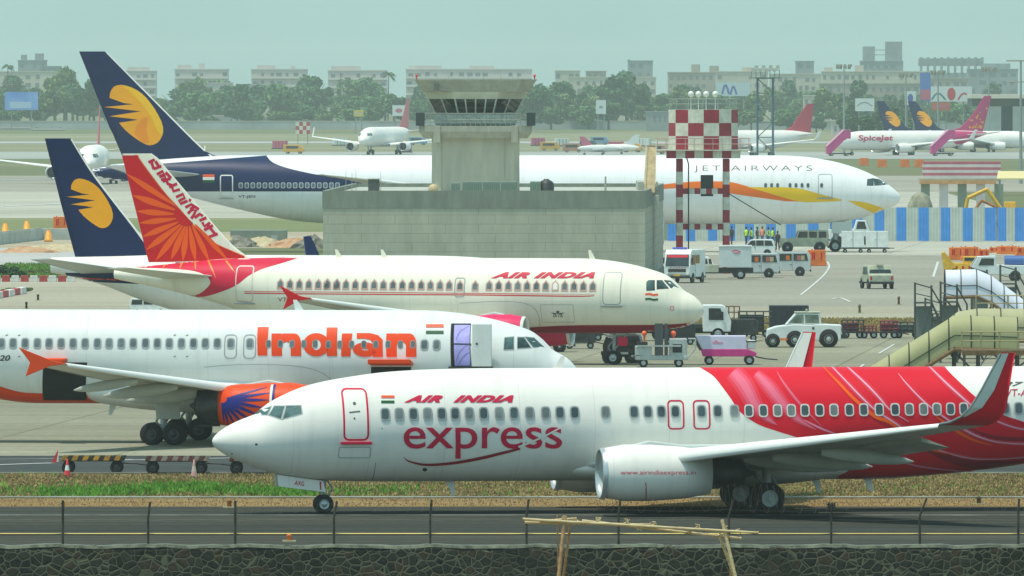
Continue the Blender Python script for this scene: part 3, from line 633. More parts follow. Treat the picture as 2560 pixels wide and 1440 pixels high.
for pts in ([(1140,850),(1150,830),(1174,815)], [(1140,905),(1150,880),(1174,858)], [(1145,912),(1160,890),(1175,880)]):
    V_, F_ = ribbon(pts, [2, 3, 1]); B.decal("curtain_fold_shade", V_, F_, M("curtain_shade", (0.22, 0.20, 0.5), 0.6), 4)  # darker strokes on the flat curtain paint the shade in its folds
V_, F_ = ribbon([(1128,860),(1178,861)], [3, 3], 1); B.decal("door_bar", V_, F_, BLACK, 5)
dq = [B.hit(px, py, lambda x, z: 2.15) for px, py in ((1180,809),(1229,809),(1229,917),(1180,917))]
pd = MB(); pd.prism(dq, B.side*2.10-0.05, B.side*2.10+0.05); pdo = pd.build("open_door", B.body, B.root, bevel=0.04)
B.area("door_latch", [(1189,857),(1195,857),(1195,862),(1189,862)], GREYTXT, 1, surf=lambda x, z: 2.16)
hq = MB(); hq.prism([B.hit(px, py, lambda x, z: 2.0) for px, py in ((1122,916),(1232,916),(1232,921),(1122,921))], B.side*2.0-0.12, B.side*2.0+0.12); hq.build("door_sill", DARKMETAL, B.root)
# cargo holds: dark opening, red door swung up and out
for x0, x1, y0, y1, top in ((928, 1028, 917, 960, 905), (109, 218, 906, 1000, 900)):
    B.area("cargo_opening", [(x0,y0),(x1,y0),(x1,y1),(x0,y1)], HOLE, 2)
    if top == 905:
        a = B.hit(x0-5, top+5, lambda x, z: 2.35); b_ = B.hit(x1+2, top+5, lambda x, z: 2.35); f = MB()
        f.add([(a[0], B.side*1.85, a[1]+0.05), (b_[0], B.side*1.85, b_[1]+0.05), (b_[0], B.side*2.9, b_[1]+0.22), (a[0], B.side*2.9, a[1]+0.22),
               (a[0], B.side*1.85, a[1]-0.09), (b_[0], B.side*1.85, b_[1]-0.09), (b_[0], B.side*2.9, b_[1]+0.02), (a[0], B.side*2.9, a[1]+0.02)], [(0,1,2,3),(7,6,5,4),(0,4,5,1),(1,5,6,2),(2,6,7,3),(3,7,4,0)])
        f.build("cargo_door", ORANGE, B.root, bevel=0.03)
    else:
        a = B.hit(103, 901, lambda x, z: 2.35); b_ = B.hit(165, 901, lambda x, z: 2.35); f = MB()
        f.box(min(a[0], b_[0]), max(a[0], b_[0]), min(B.side*1.9, B.side*2.9), max(B.side*1.9, B.side*2.9), a[1]-0.1, a[1]+0.1); f.build("cargo_door", ORANGE, B.root, bevel=0.05)
B.word("A320", (-33, 888, 26, 902), BLACK, shear=0.25, offset=0.02)
for poly in ([(1262,845),(1284,843),(1284,873),(1260,874)], [(1294,844),(1310,844),(1327,869),(1294,871)], [(1313,843),(1335,845),(1359,867),(1333,868)]):
    cx = sum(p[0] for p in poly)/4; cy = sum(p[1] for p in poly)/4; gw = [(cx+(x-cx)*1.12, cy+(y-cy)*1.14) for x, y in poly]
    V_, F_ = ring(gw, poly); B.decal("cockpit_window", V_+poly, F_+[(4,5,6,7)], [GASKET, COCKPIT], 2, fidx=[0]*4+[1])
B.antenna(12.2, True, 0.45, 0.4); B.antenna(20.5, False, 0.5, 0.35); B.antenna(14.5, False, 0.3, 0.5)
for x0, x1 in ((17, 48), (437, 468)):
    for xx in (x0, x1):
        for yy in (838, 891): B.area("rescue_mark", [(xx-3,yy),(xx+3,yy-2),(xx+3,yy),(xx-3,yy+2)], GREYTXT, 2)
V_, F_ = ribbon([(510,918),(590,912),(690,912),(770,920),(818,940),(835,962)], [1.3]*6, 4); B.decal("panel_seam", V_, F_, GASKET, 1)

# ================= third: cream jet with a red sunburst tail, nose to the right =================
cutT = lambda T: cut(T, 15.0, 3.73, 0)
C = Airliner("narrowbody_airliner", "cream airliner with red sunburst tail fin, parked in front of the grey block building", (10.42, 684.1), R(180-13), cutT(T20), cutT(B20), cutT(W20), 33.57, body=CREAM, k=0.985)
C.fuselage(); belly(C, 9.0, 20.2, 1.52, 2.05, 0.95)
for sd_ in (1, -1):
    wg = C.wing(sd_, [(9.6,1.2,2.15,7.4),(10.9,2.6,2.35,6.1),(12.9,6.0,2.72,4.0),(18.2,16.6,3.90,1.55)], WINGGREY, tc=(0.14, 0.105))
    f = MB(); fp = [(18.1,3.88),(18.8,4.02),(19.95,4.60),(19.5,3.93),(19.75,3.28),(18.9,3.76)]; f.prism(fp, sd_*16.62-0.05, sd_*16.62+0.05); f.build("wingtip_fence", SUNRED, wg, bevel=0.02)
    for fy, fl, fr in ((6.0, 3.6, .32), (8.5, 3.1, .28), (11.5, 2.6, .22)):
        k = (fy-6)/10.6; x1_ = 12.9+5.3*k+4-2.45*k+.3; C.fairing(wg, x1_-fl, x1_, sd_*fy, 2.72+1.13*k-0.30, fr, 0.42)
    C.engine(sd_, 8.75, 5.75, 1.85, 1.02, 3.9, cowl=paint("cowl_red", (0.70, 0.02, 0.11)), lip=WHITE, core=1.0, corer=0.6, wing_z=0.9)
    C.wing(sd_, [(27.0,0.5,4.75,3.5),(31.2,6.2,5.35,1.3)], M("stab_cream", (0.58, 0.57, 0.49), 0.4), "tailplane", (0.11, 0.1))
    C.strut(13.9, sd_*3.75, 2.3, 0.57, 0.4, sr=0.13)
C.strut(5.07, 0, 1.9, 0.40, 0.22, dy=(-0.25, 0.25), sr=0.09, name="nose_gear")
d = MB(); d.box(4.2, 4.75, 0.5, 0.55, 1.05, 1.55); d.build("gear_door", REDTXT, C.root, bevel=0.02)
C.word("CQ", (1519, 836, 1531, 846), WHITE, offset=0.03, surf=lambda x, z: 0.56, layer=2)
C.fin([(379,383.6),(392.8,393),(548.6,577),(586,617),(619.5,642)], [(305.4,384),(371.5,656)], CREAM, tc=0.09)
inner = smooth_line(cf((1035,118),(1062,172),(1200,360),(1340,540),(1480,690),(1600,830),(1700,930),(1830,1040),(2000,1120),(2165,1190)), 3)
C.area("fin_livery", cf((868,122))+inner+cf((2165,1222),(1400,1245),(1150,1250)), SUNRED, 1, surf='fin')
V_, F_ = ribbon(inner, 2.4, 1); C.decal("fin_livery_edge", V_, F_, RAY, 3, surf='fin')
for a, b_, w_ in (((1440,655),(910,312),62), ((1430,697),(978,542),70), ((1420,742),(1024,712),62), ((1440,790),(1052,838),60), ((1462,828),(1082,984),62), ((1490,850),(1124,1120),66), ((1512,860),(1226,1236),66), ((1537,868),(1388,1226),66), ((1557,870),(1512,1240),62), ((1582,866),(1648,1238),62), ((1612,858),(1790,1236),58), ((1642,850),(1985,1226),52)):
    pts = [tuple(Vector(a)*(1-t)+Vector(b_)*t) for t in (0, .3, .6, .85, 1)]
    V_, F_ = ribbon(cf(*pts), [w_*q/4.235 for q in (.25, .75, 1.0, .55, .05)], 4); C.decal("fin_ray", V_, F_, RAY, 2, surf='fin')
sunp = [(1550+115*math.cos(R(a)), 752+115*math.sin(R(a))) for a in range(50, 232, 14)]
C.area("fin_sun", cf(*sunp), SUNRED, 4, surf='fin')
for stv in ([(1148,195),(1215,165)], [(1178,185),(1206,268)], [(1204,264),(1286,234)], [(1222,182),(1262,242)], [(1238,322),(1300,287),(1312,322),(1264,347)], [(1264,347),(1322,335),(1332,366),(1282,382)], [(1330,300),(1388,362)], [(1300,397),(1384,362)], [(1340,385),(1352,420),(1402,440)], [(1368,458),(1452,420)], [(1398,452),(1412,500),(1482,480)],
            [(1440,562),(1515,530),(1532,572),(1470,602),(1490,632),(1562,602)], [(1575,590),(1600,600)], [(1538,672),(1602,640),(1682,692)], [(1590,692),(1642,660)], [(1566,737),(1602,700),(1652,702),(1622,762),(1602,790)], [(1638,782),(1692,740),(1724,764)], [(1688,812),(1762,780)], [(1720,828),(1742,872),(1802,832)], [(1770,850),(1862,962)], [(1738,912),(1832,862)], [(1788,985),(1882,950)]):
    V_, F_ = ribbon(cf(*stv), 7.4, 1); C.decal("fin_lettering", V_, F_, REDTXT, 2, surf='fin')
up = [(339,664.6),(380,657),(420,650),(500,645),(604,644),(705,643),(746,645)]
lo = smooth_line([(746,645),(705,658),(655,673),(621,690),(588,715),(537,735),(497,743.5),(460,745.5)], 3)
ri = smooth_line([(460,745.5),(497,735),(519,718),(526,705),(517,691),(497,681),(463.6,674.7),(403,671),(356,669.6)], 3)
C.area("livery_swoosh", up+lo[1:]+ri[1:], paint("swoosh_red", (0.62, 0.010, 0.05)), 1)
for a, b_ in (((456,656),(449,672)), ((488,654),(489,674)), ((521,652),(540,695)), ((565,652),(588,682)), ((415,658),(407,671))):
    V_, F_ = ribbon([a, ((a[0]+b_[0])/2, (a[1]+b_[1])/2), b_], [5, 4, 0.6], 3); C.decal("livery_ray", V_, F_, M("ray_gold", (0.85, 0.22, 0.03), 0.35), 2)
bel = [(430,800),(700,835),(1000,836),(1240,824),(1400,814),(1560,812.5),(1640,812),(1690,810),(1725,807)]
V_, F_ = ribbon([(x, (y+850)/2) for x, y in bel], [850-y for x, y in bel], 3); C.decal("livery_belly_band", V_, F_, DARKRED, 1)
ARCH = M("window_arch", (0.56, 0.33, 0.27), 0.4)
for px in [701,725,748.4,772,795.6,819,842.5]+[800+x/2.977 for x in (50,122,193,263,333,403,472,543,613,683,753,822,893,962,1042,1155,1259,1330,1402,1472,1541,1611,1680,1751,1821,1890,1960,2030)]:
    y = 710.5+(px-700)*0.0072+(1.5 if 1140 < px < 1200 else 0)
    x, z = C.hit(px, y, C.fus); w_, h_ = 0.125, 0.185
    o_ = [(x-w_-.07, z-h_-.09), (x+w_+.07, z-h_-.09), (x+w_+.07, z+h_*0.6), (x+w_*0.5, z+h_+0.07), (x, z+h_+.16), (x-w_*0.5, z+h_+0.07), (x-w_-.07, z+h_*0.6)]; i_ = [(x+(a-x)*0.68, z+(b_-z)*0.68) for a, b_ in o_]
    V_, F_ = ring(o_, i_); C.decal("cabin_window", V_+i_, F_+[tuple(range(7, 14))], [ARCH, GP if abs(px-1388) > 3 else WHITE], 3, local=True, fidx=[0]*7+[1])
for pts, w_ in (([(610,728.5),(900,730.5),(1200,733.5),(1486,736)], 1.6), ([(611,733),(900,735.5),(1200,737.5),(1450,740.5),(1486,737)], 2.6)):
    V_, F_ = ribbon(pts, [w_]*(len(pts)-1)+[0.5], 4); C.decal("livery_line", V_, F_, RED, 1)
C.word("AIR INDIA", (1226, 680.5, 1488, 696), REDTXT, shear=0.55, offset=0.065, spacing=1.16)
C.word("VT-SCQ", (695, 743.5, 760, 755.5), paint("reg_text", (0.35, 0.05, 0.03)))
C.word("IATA", (1383, 786, 1408, 793), GREYTXT, offset=0.01)
for poly in ([(1377,781),(1392,783),(1388,787)], [(1413,781),(1397,783),(1401,787)], [(1391,777),(1398,777),(1398,784),(1391,784)]): C.area("emblem", poly, GREYTXT, 2)
C.door(593, 664, 636, 755, M("door_line_pale", (0.70, 0.55, 0.50), 0.4), 0.06, "door", 0.2, None, STEEL)
C.door(1509, 680, 1555, 762, GASKET, 0.05, "door", 0.2, CREAM, STEEL)
C.door(1137, 694, 1163, 743, GASKET, 0.05, "overwing_exit", 0.15)
C.door(1353, 761, 1436, 806, M("panel_line", (0.5, 0.48, 0.40), 0.5), 0.03, "cargo_door", 0.08)
V_, F_ = ribbon([(1150,758),(1230,754),(1300,756),(1335,770),(1348,795),(1350,815)], [1.2]*6, 4); C.decal("panel_seam", V_, F_, GASKET, 1)
for i, m in enumerate((SAFF, None, GREEN)):
    if m: V_, F_ = ribbon([(1613,736+6*i),(1624,735+6*i),(1634,737.5+6*i),(1645,736+6*i)], 5, 4); C.decal("flag_band", V_, F_, m, 2)
for poly in ([(1617,706),(1622,702),(1636,702),(1636,724),(1617,725)], [(1643,702),(1655,702),(1670,720),(1643,722)], [(1661,701.5),(1677,703),(1695,719),(1677,719)]):
    cx = sum(p[0] for p in poly)/len(poly); cy = sum(p[1] for p in poly)/len(poly); gw = [(cx+(x-cx)*1.13, cy+(y-cy)*1.15) for x, y in poly]; n = len(poly)
    V_, F_ = ring(gw, poly); C.decal("cockpit_window", V_+poly, F_+[tuple(range(n, 2*n))], [BLACK, COCKPIT], 2, fidx=[0]*n+[1])
C.antenna(20.5, True, 0.45, 0.35); C.antenna(17.9, True, 0.45, 0.35); C.antenna(6.1, True, 0.5, 0.35)
V_, F_ = ring([(1675,765),(1685,765),(1685,776),(1675,776)], [(1677,767),(1683,767),(1683,774),(1677,774)]); C.decal("static_port_mark", V_, F_, PINK, 1)

# ================= fourth: navy tailed jet mostly hidden by the cream one =================
cut7 = lambda T: cut([(x if x < 12 else x, y) for x, y in T], 13.0, 5.84, 0)
D = Airliner("narrowbody_airliner", "navy finned airliner half hidden behind the cream jet, white back and orange tail emblem", (4.3, 740.0), R(180-11), cut7(T37[:-2]+[(36.5,5.02),(38,4.98)]), cut7(B37[:-1]+[(36.5,3.8),(38,4.08)]), cut7(W37[:-1]+[(38,.36)]), 32.16, body=WHITE)
D.fuselage(64); belly(D, 9.2, 20.0, 1.0, 1.98, 0.75)
for sd_ in (1, -1):
    wg = D.wing(sd_, [(8.6,1.2,1.70,8.1),(9.6,2.6,1.92,6.9),(11.4,5.6,2.32,4.75),(18.4,16.9,3.55,1.65)], WINGGREY, tc=(0.135, 0.10))
    D.wing(sd_, [(18.4,16.9,3.55,1.65),(18.7,17.3,3.63,1.55),(19.0,17.65,3.82,1.42),(19.3,17.88,4.15,1.25),(19.65,18.02,4.75,0.95),(20.3,18.2,6.05,.48)], NAVY, "winglet", (0.09, 0.08), wg)
    D.engine(sd_, 10.1, 4.83, 1.52, 1.03, 3.95, core=1.25, wing_z=1.02); D.strut(16.5, sd_*2.86, 1.9, 0.565, 0.4)
    D.wing(sd_, [(26.6,0.5,4.15,3.6),(30.6,7.1,5.0,1.2)], M("stab_grey", (0.55, 0.58, 0.55), 0.4), "tailplane", (0.10, 0.1))
D.strut(4.0, 0, 1.3, 0.345, 0.2, dy=(-0.2, 0.2), sr=0.085, name="nose_gear")
D.fin([(176,346),(183,352),(236,438),(330,560),(366,612),(400,640)], [(112,346),(150,500),(188,642)], NAVY, tc=0.10)
LOGO = [(815,550),(818,515),(832,485),(850,465),(875,455),(905,453),(940,459),(980,472),(1020,492),(1055,517),(1090,550),(1120,588),(1152,632),(1180,682),(1200,722),(1213,765),(1215,800),(1208,830),(1192,862),(1170,885),(1142,899),(1110,903),(1082,896),(1045,875),(1010,852),(970,822),(935,792),(905,760),(886,735),(960,724),(1025,713),(960,703),(815,687),(930,668),(1048,650),(960,640),(775,618),(880,608),(992,597),(920,588)]
def mapbox(P, x0, x1, y0, y1):
    ax, bx = min(p[0] for p in P), max(p[0] for p in P); ay, by = min(p[1] for p in P), max(p[1] for p in P)
    return [(x0+(x-ax)/(bx-ax)*(x1-x0), y0+(y-ay)/(by-ay)*(y1-y0)) for x, y in P]
D.area("tail_emblem", mapbox(LOGO, 167, 282.5, 446.5, 570.5), GOLD, 2, surf='fin')
V_, F_ = ribbon([(178,348),(236,440),(330,562),(372,618)], [3, 4, 5, 7], 4); D.decal("fin_edge", V_, F_, WHITE, 3, surf='fin')
D.area("livery_band", [(162,682),(300,682),(300,704),(168,703)], NAVY, 1); D.area("livery_line", [(186,704),(420,704.5),(420,707.5),(200,707)], ORANGE, 1); D.area("livery_band", [(200,707.5),(420,708),(420,713),(230,712)], NAVY, 1)

# ================= fifth: long wide-body with navy tail across the back =================
E = Airliner("widebody_airliner", "long wide body airliner with navy tail and golden nose ribbon, standing behind the control tower", (35.1, 1138.7), R(180), T77, B77, W77, 73.0, body=paint("white_paint_far", (0.80, 0.80, 0.78), seams=True))
E.fuselage(96); belly(E, 22, 47, 2.2, 3.2, 1.5)
for sd_ in (1, -1):
    wg = E.wing(sd_, [(22.5,2.0,3.3,14.5),(27,5.5,3.9,11.0),(31.5,10.5,4.5,7.6),(47.8,29.5,6.9,2.2),(51.6,32.2,7.25,0.7)], WINGGREY, tc=(0.13, 0.09))
    E.engine(sd_, 21.5, 9.6, 2.35, 1.75, 5.6, lip=ALU, core=1.8, wing_z=1.9); E.strut(38.5, sd_*5.5, 3.5, 0.67, 0.5, dx=(-1.45, 0, 1.45), dy=(-0.7, 0.7), sr=0.25)
    E.wing(sd_, [(62.5,1.0,6.9,6.2),(69.5,10.6,7.9,2.3)], M("stab_grey", (0.55, 0.58, 0.55), 0.4), "tailplane", (0.10, 0.1))
E.strut(5.9, 0, 3.0, 0.56, 0.42, dy=(-0.35, 0.35), sr=0.16, name="nose_gear")
d = MB(); d.box(4.4, 6.2, 0.7, 0.76, 1.7, 2.75); d.build("gear_door", GREYWHITE, E.root); d = MB(); d.box(4.4, 6.2, -0.76, -0.7, 1.7, 2.75); d.build("gear_door", GREYWHITE, E.root)
E.fin([(262,128.5),(519,384),(551,392)], [(198,129.5),(275,322),(280,330),(309,398)], NAVY, tc=0.10)
V_, F_ = ribbon([(266,131),(392,258),(519,384),(545,391)], [3, 3.4, 3.4, 2], 3); E.decal("fin_edge", V_, F_, WHITE, 2, surf='fin')
lg = c1(*LOGO); E.area("tail_emblem", lg, GOLD, 2, surf='fin')
E.area("tail_emblem_pale", [(cx_-0, cy_) for cx_, cy_ in c1((905,453),(940,459),(980,472),(1020,492),(1055,517),(1090,550),(1120,588),(1152,632),(1180,682),(1200,722),(1213,765),(1215,800),(1208,830),(1170,800),(1150,740),(1110,670),(1060,600),(1000,540),(950,490))], GOLDLIGHT, 3, surf='fin')  # lighter gold tone along the outer edge of the emblem
E.area("tail_emblem_deep", c1((1000,815),(1015,760),(1060,700),(1100,690),(1090,790),(1110,880),(1082,893),(1045,872)), paint("livery_gold_deep", (0.86, 0.26, 0.012)), 3, surf='fin')  # deeper gold tone in the lower part of the emblem
nv = [(666,386)]+smooth_line([(666,389),(682,406),(722,421),(789,436),(860,446),(931,461)], 4)+[(900,470),(870,477),(806,478.5),(440,478.5),(250,478.5),(228,440),(235,386)]
E.area("livery_field", nv, NAVY, 1)
WPALE = M("window_glass_far", (0.10, 0.13, 0.15), 0.2)
for k in range(17): E.window(602+k*15.1, 463.5, 0.28, 0.40, frame=M("window_ring_grey", (0.45, 0.48, 0.50), 0.4), fw=0.06, glass=WPALE)
for px in (1914,1929,1944,1975,1990,2005,2020,2054): E.window(px, 463.5, 0.24, 0.38, frame=GREYWHITE, fw=0.03)
E.flag(507, 436, 536, 457); V_, F_ = ribbon([(507,446.5),(536,446.5)], 7, 1); E.decal("flag_band", V_, F_, WHITE, 3)
E.door(550, 437, 583, 494, WHITE, 0.10, "door", 0.2, None, STEEL); E.door(2045, 435, 2081, 494, GASKET, 0.06, "door", 0.2, None, STEEL); E.door(1120, 437, 1152, 494, GASKET, 0.06, "door", 0.2)
E.word("VT-JEN", (596, 488, 638, 496), NAVY, offset=0.01)
E.word("JET AIRWAYS", (1735, 414, 2030, 431), paint("lettering_bronze", (0.12, 0.11, 0.09)), spacing=1.35, offset=-0.012)
E.area("livery_ribbon", [(1560,480)]+smooth_line([(1600,470),(1667,460),(1708,456),(1744,453.5),(1790,453.5),(1827,455),(1870,466),(1920,480),(1975,495),(2000,504)], 3)+smooth_line([(1963,503),(1891,493),(1829,484),(1770,474),(1700,470),(1640,474)], 3), paint("ribbon_orange", (0.86, 0.17, 0.012)), 1)
E.area("livery_ribbon", smooth_line([(1866,467),(1905,468),(1945,467.5),(1999,471.5),(2053,486),(2104,499)], 4)+smooth_line([(2104,502),(2046,505),(2000,504),(1950,491),(1900,476)], 3)[0:], YELLOWP, 2)
E.area("livery_ribbon", smooth_line([(2118,501),(2161,505.6),(2190,514),(2213,522)], 3)+[(2206,529),(2186,534)]+smooth_line([(2186,534),(2165,524),(2143,514)], 3)[1:], YELLOWP, 1)
for poly in ([(2169,449),(2182,447),(2183,463),(2168,463)], [(2184,447),(2197,449),(2203,462),(2187,463)], [(2199,449.5),(2212,455),(2219,461),(2206,462)]):
    cx = sum(p[0] for p in poly)/4; cy = sum(p[1] for p in poly)/4; gw = [(cx+(x-cx)*1.16, cy+(y-cy)*1.16) for x, y in poly]
    V_, F_ = ring(gw, poly); E.decal("cockpit_window", V_+poly, F_+[(4,5,6,7)], [BLACK, COCKPIT], 2, fidx=[0]*4+[1])
E.antenna(20, True, 0.6, 0.5); E.antenna(40, True, 0.6, 0.5)
# ------------------------------------------------------------------ ground, pavements, fields
def ground_mat(name, c1, c2, scale=0.05, stretch=(1, 1, 1), c3=None, streak=0.0, joints=0.0, spots=0.0, rough=0.9, bump=0.0, jw=0.004):
    if name in MATS: return MATS[name]
    m = bpy.data.materials.new(name); m.use_nodes = True; t = m.node_tree; b = t.nodes["Principled BSDF"]; b.inputs["Roughness"].default_value = rough; b.inputs["Specular IOR Level"].default_value = 0.0
    N = t.nodes.new; L = t.links.new
    tc = N("ShaderNodeTexCoord"); mp = N("ShaderNodeMapping"); mp.inputs["Scale"].default_value = stretch; L(tc.outputs["Object"], mp.inputs[0])
    n1 = N("ShaderNodeTexNoise"); n1.inputs["Scale"].default_value = scale; n1.inputs["Detail"].default_value = 8; n1.inputs["Roughness"].default_value = 0.65; L(mp.outputs[0], n1.inputs["Vector"])
    cr = N("ShaderNodeValToRGB"); e = cr.color_ramp.elements; e[0].position = 0.34; e[1].position = 0.66; e[0].color = (*c1, 1); e[1].color = (*c2, 1)
    if c3: q = e.new(0.5); q.color = (*c3, 1)
    L(n1.outputs[0], cr.inputs[0]); col = cr.outputs[0]
    n2 = N("ShaderNodeTexNoise"); n2.inputs["Scale"].default_value = 2.2; n2.inputs["Detail"].default_value = 5; L(tc.outputs["Object"], n2.inputs["Vector"])
    mx = N("ShaderNodeMix"); mx.data_type = 'RGBA'; mx.blend_type = 'OVERLAY'; mx.inputs[0].default_value = 0.35; L(col, mx.inputs[6]); L(n2.outputs[0], mx.inputs[7]); col = mx.outputs[2]
    if streak:
        ms = N("ShaderNodeMapping"); ms.inputs["Scale"].default_value = (0.010, 0.55, 1); L(tc.outputs["Object"], ms.inputs[0])
        n3 = N("ShaderNodeTexNoise"); n3.inputs["Scale"].default_value = 1.0; n3.inputs["Detail"].default_value = 6; n3.inputs["Roughness"].default_value = 0.6; L(ms.outputs[0], n3.inputs["Vector"])
        r3 = N("ShaderNodeValToRGB"); r3.color_ramp.elements[0].position = 0.35; r3.color_ramp.elements[1].position = 0.62; r3.color_ramp.elements[0].color = (1-streak,)*3+(1,); r3.color_ramp.elements[1].color = (1, 1, 1, 1); L(n3.outputs[0], r3.inputs[0])
        m3 = N("ShaderNodeMix"); m3.data_type = 'RGBA'; m3.blend_type = 'MULTIPLY'; m3.inputs[0].default_value = 1; L(col, m3.inputs[6]); L(r3.outputs[0], m3.inputs[7]); col = m3.outputs[2]
    if joints:
        mj = N("ShaderNodeMapping"); mj.inputs["Rotation"].default_value = (0, 0, R(4)); L(tc.outputs["Object"], mj.inputs[0])
        br = N("ShaderNodeTexBrick"); br.offset = 0; br.inputs["Scale"].default_value = 1.0/joints; br.inputs["Brick Width"].default_value = 1; br.inputs["Row Height"].default_value = 1; br.inputs["Mortar Size"].default_value = jw*2
        br.inputs["Color1"].default_value = (1, 1, 1, 1); br.inputs["Color2"].default_value = (0.93, 0.94, 0.93, 1); br.inputs["Mortar"].default_value = (0.62, 0.62, 0.60, 1); L(mj.outputs[0], br.inputs["Vector"])
        m4 = N("ShaderNodeMix"); m4.data_type = 'RGBA'; m4.blend_type = 'MULTIPLY'; m4.inputs[0].default_value = 1; L(col, m4.inputs[6]); L(br.outputs[0], m4.inputs[7]); col = m4.outputs[2]
    if joints:
        n7 = N("ShaderNodeTexNoise"); n7.inputs["Scale"].default_value = 0.16; n7.inputs["Detail"].default_value = 7; n7.inputs["Roughness"].default_value = 0.7; L(tc.outputs["Object"], n7.inputs["Vector"])
        r7 = N("ShaderNodeValToRGB"); r7.color_ramp.elements[0].position = 0.60; r7.color_ramp.elements[1].position = 0.74; r7.color_ramp.elements[0].color = (1, 1, 1, 1); r7.color_ramp.elements[1].color = (0.58, 0.57, 0.53, 1); L(n7.outputs[0], r7.inputs[0])
        m7 = N("ShaderNodeMix"); m7.data_type = 'RGBA'; m7.blend_type = 'MULTIPLY'; m7.inputs[0].default_value = 0.8; L(col, m7.inputs[6]); L(r7.outputs[0], m7.inputs[7]); col = m7.outputs[2]
    L(col, b.inputs["Base Color"])
    if bump:
        bp = N("ShaderNodeBump"); bp.inputs["Strength"].default_value = bump; L(n2.outputs[0], bp.inputs["Height"]); L(bp.outputs[0], b.inputs["Normal"])
    MATS[name] = m; return m
GF = ground_mat("field_soil", (0.17, 0.16, 0.095), (0.26, 0.225, 0.15), 0.006, (1, 0.35, 1), c3=(0.14, 0.16, 0.085))
ASPH = ground_mat("asphalt", (0.052, 0.058, 0.053), (0.088, 0.088, 0.072), 0.10, (0.12, 1, 1), streak=0.45)
ASPH2 = ground_mat("road_asphalt", (0.060, 0.072, 0.070), (0.095, 0.105, 0.098), 0.12, (0.2, 1, 1), streak=0.35)
CONC = ground_mat("concrete_slabs", (0.235, 0.228, 0.168), (0.335, 0.322, 0.238), 0.03, (0.5, 1, 1), streak=0.22, joints=7.5)
TAXI = ground_mat("taxiway_grey", (0.26, 0.255, 0.212), (0.352, 0.336, 0.275), 0.02, (0.35, 0.6, 1), streak=0.18)
PALE = ground_mat("pale_concrete", (0.38, 0.37, 0.31), (0.50, 0.48, 0.40), 0.02, (0.4, 0.8, 1), streak=0.16, joints=9)
TAN = ground_mat("tan_shoulder", (0.33, 0.31, 0.235), (0.43, 0.40, 0.31), 0.03, (0.3, 1, 1), streak=0.25)
DIRT = ground_mat("dry_soil", (0.22, 0.125, 0.060), (0.30, 0.20, 0.10), 0.5, (0.6, 1, 1), c3=(0.25, 0.17, 0.075))
GRASSB = ground_mat("grass_soil", (0.21, 0.155, 0.065), (0.29, 0.215, 0.10), 0.35, (0.5, 1, 1), c3=(0.18, 0.145, 0.055))
STRAW = ground_mat("straw_grass", (0.36, 0.28, 0.06), (0.46, 0.37, 0.10), 0.4, (0.5, 1, 1), c3=(0.30, 0.26, 0.06))
GREENF = ground_mat("green_field", (0.14, 0.18, 0.085), (0.22, 0.23, 0.12), 0.03, (0.3, 1, 1))
STRUCT = dict(kind="structure")
flat([(-1300,396),(1300,396),(1300,9500),(-1300,9500)], 0.0, "ground", GF, **STRUCT)
flat([(-400,150),(400,150),(400,395.2),(-400,395.2)], -4.0, "lower_ground", GRASSB, **STRUCT)
def strip(name, mat, y0, y1, z, x0=-260, x1=260): return flat([(x0, y0), (x1, y0), (x1, y1), (x0, y1)], z, name, mat, **STRUCT)
strip("taxiway", ASPH, 396.5, 456.5, 0.004)
strip("verge", DIRT, 456.5, 465.5, 0.006)
strip("grass_strip", GRASSB, 466.1, 494.3, 0.010)
strip("service_road", ASPH2, 494.3, 518.5, 0.008)
strip("apron", CONC, 518.5, 772, 0.006)
flat([(9, 772), (260, 772), (260, 818), (9, 818)], 0.012, "grass_strip", STRAW, **STRUCT)
flat([(-260, 772), (9, 772), (9, 818), (260, 818), (260, 862), (-260, 862)], 0.010, "taxiway_shoulder", TAN, **STRUCT)
strip("taxiway", TAXI, 862, 1118, 0.008)
strip("apron", PALE, 1118, 1222, 0.014, 11, 300)
flat([(-300, 862), (-20, 862), (-20, 1118), (-300, 1118)], 0.018, "taxiway_shoulder", TAN, **STRUCT)
LG = ground_mat("lilac_concrete", (0.40, 0.39, 0.36), (0.48, 0.47, 0.45), 0.05, (0.3, 1, 1), streak=0.15)
flat([(-300, 1052), (-26, 1052), (-26, 1165), (-300, 1165)], 0.022, "road", LG, **STRUCT)
flat([(-300, 985), (-33, 985), (-36, 1052), (-300, 1052)], 0.026, "lawn", M("lawn_green", (0.12, 0.20, 0.03), 0.95, col2=(0.24, 0.32, 0.05), scale=0.4), **STRUCT)
strip("building_site", ground_mat("site_earth", (0.30, 0.24, 0.16), (0.42, 0.36, 0.26), 0.08, (0.4, 1, 1), c3=(0.36, 0.33, 0.25)), 1165, 1290, 0.010, -320, -9)
strip("field", GREENF, 1290, 1420, 0.016, -330, -9)
strip("apron", PALE, 1420, 1760, 0.012, -420, 60)
strip("taxiway", TAXI, 1760, 2060, 0.014, -460, 460)
strip("runway", ground_mat("runway_far", (0.28, 0.30, 0.28), (0.36, 0.37, 0.33), 0.01, (0.1, 1, 1)), 2500, 2760, 0.05, -900, 900)
strip("field", ground_mat("far_field", (0.22, 0.20, 0.12), (0.30, 0.27, 0.18), 0.01, (0.15, 0.6, 1), c3=(0.20, 0.215, 0.13)), 2760, 3700, 0.06, -1200, 1200)
strip("road", ground_mat("far_road", (0.30, 0.32, 0.32), (0.38, 0.39, 0.37), 0.01, (0.1, 1, 1)), 3120, 3220, 0.12, -1200, 1200)
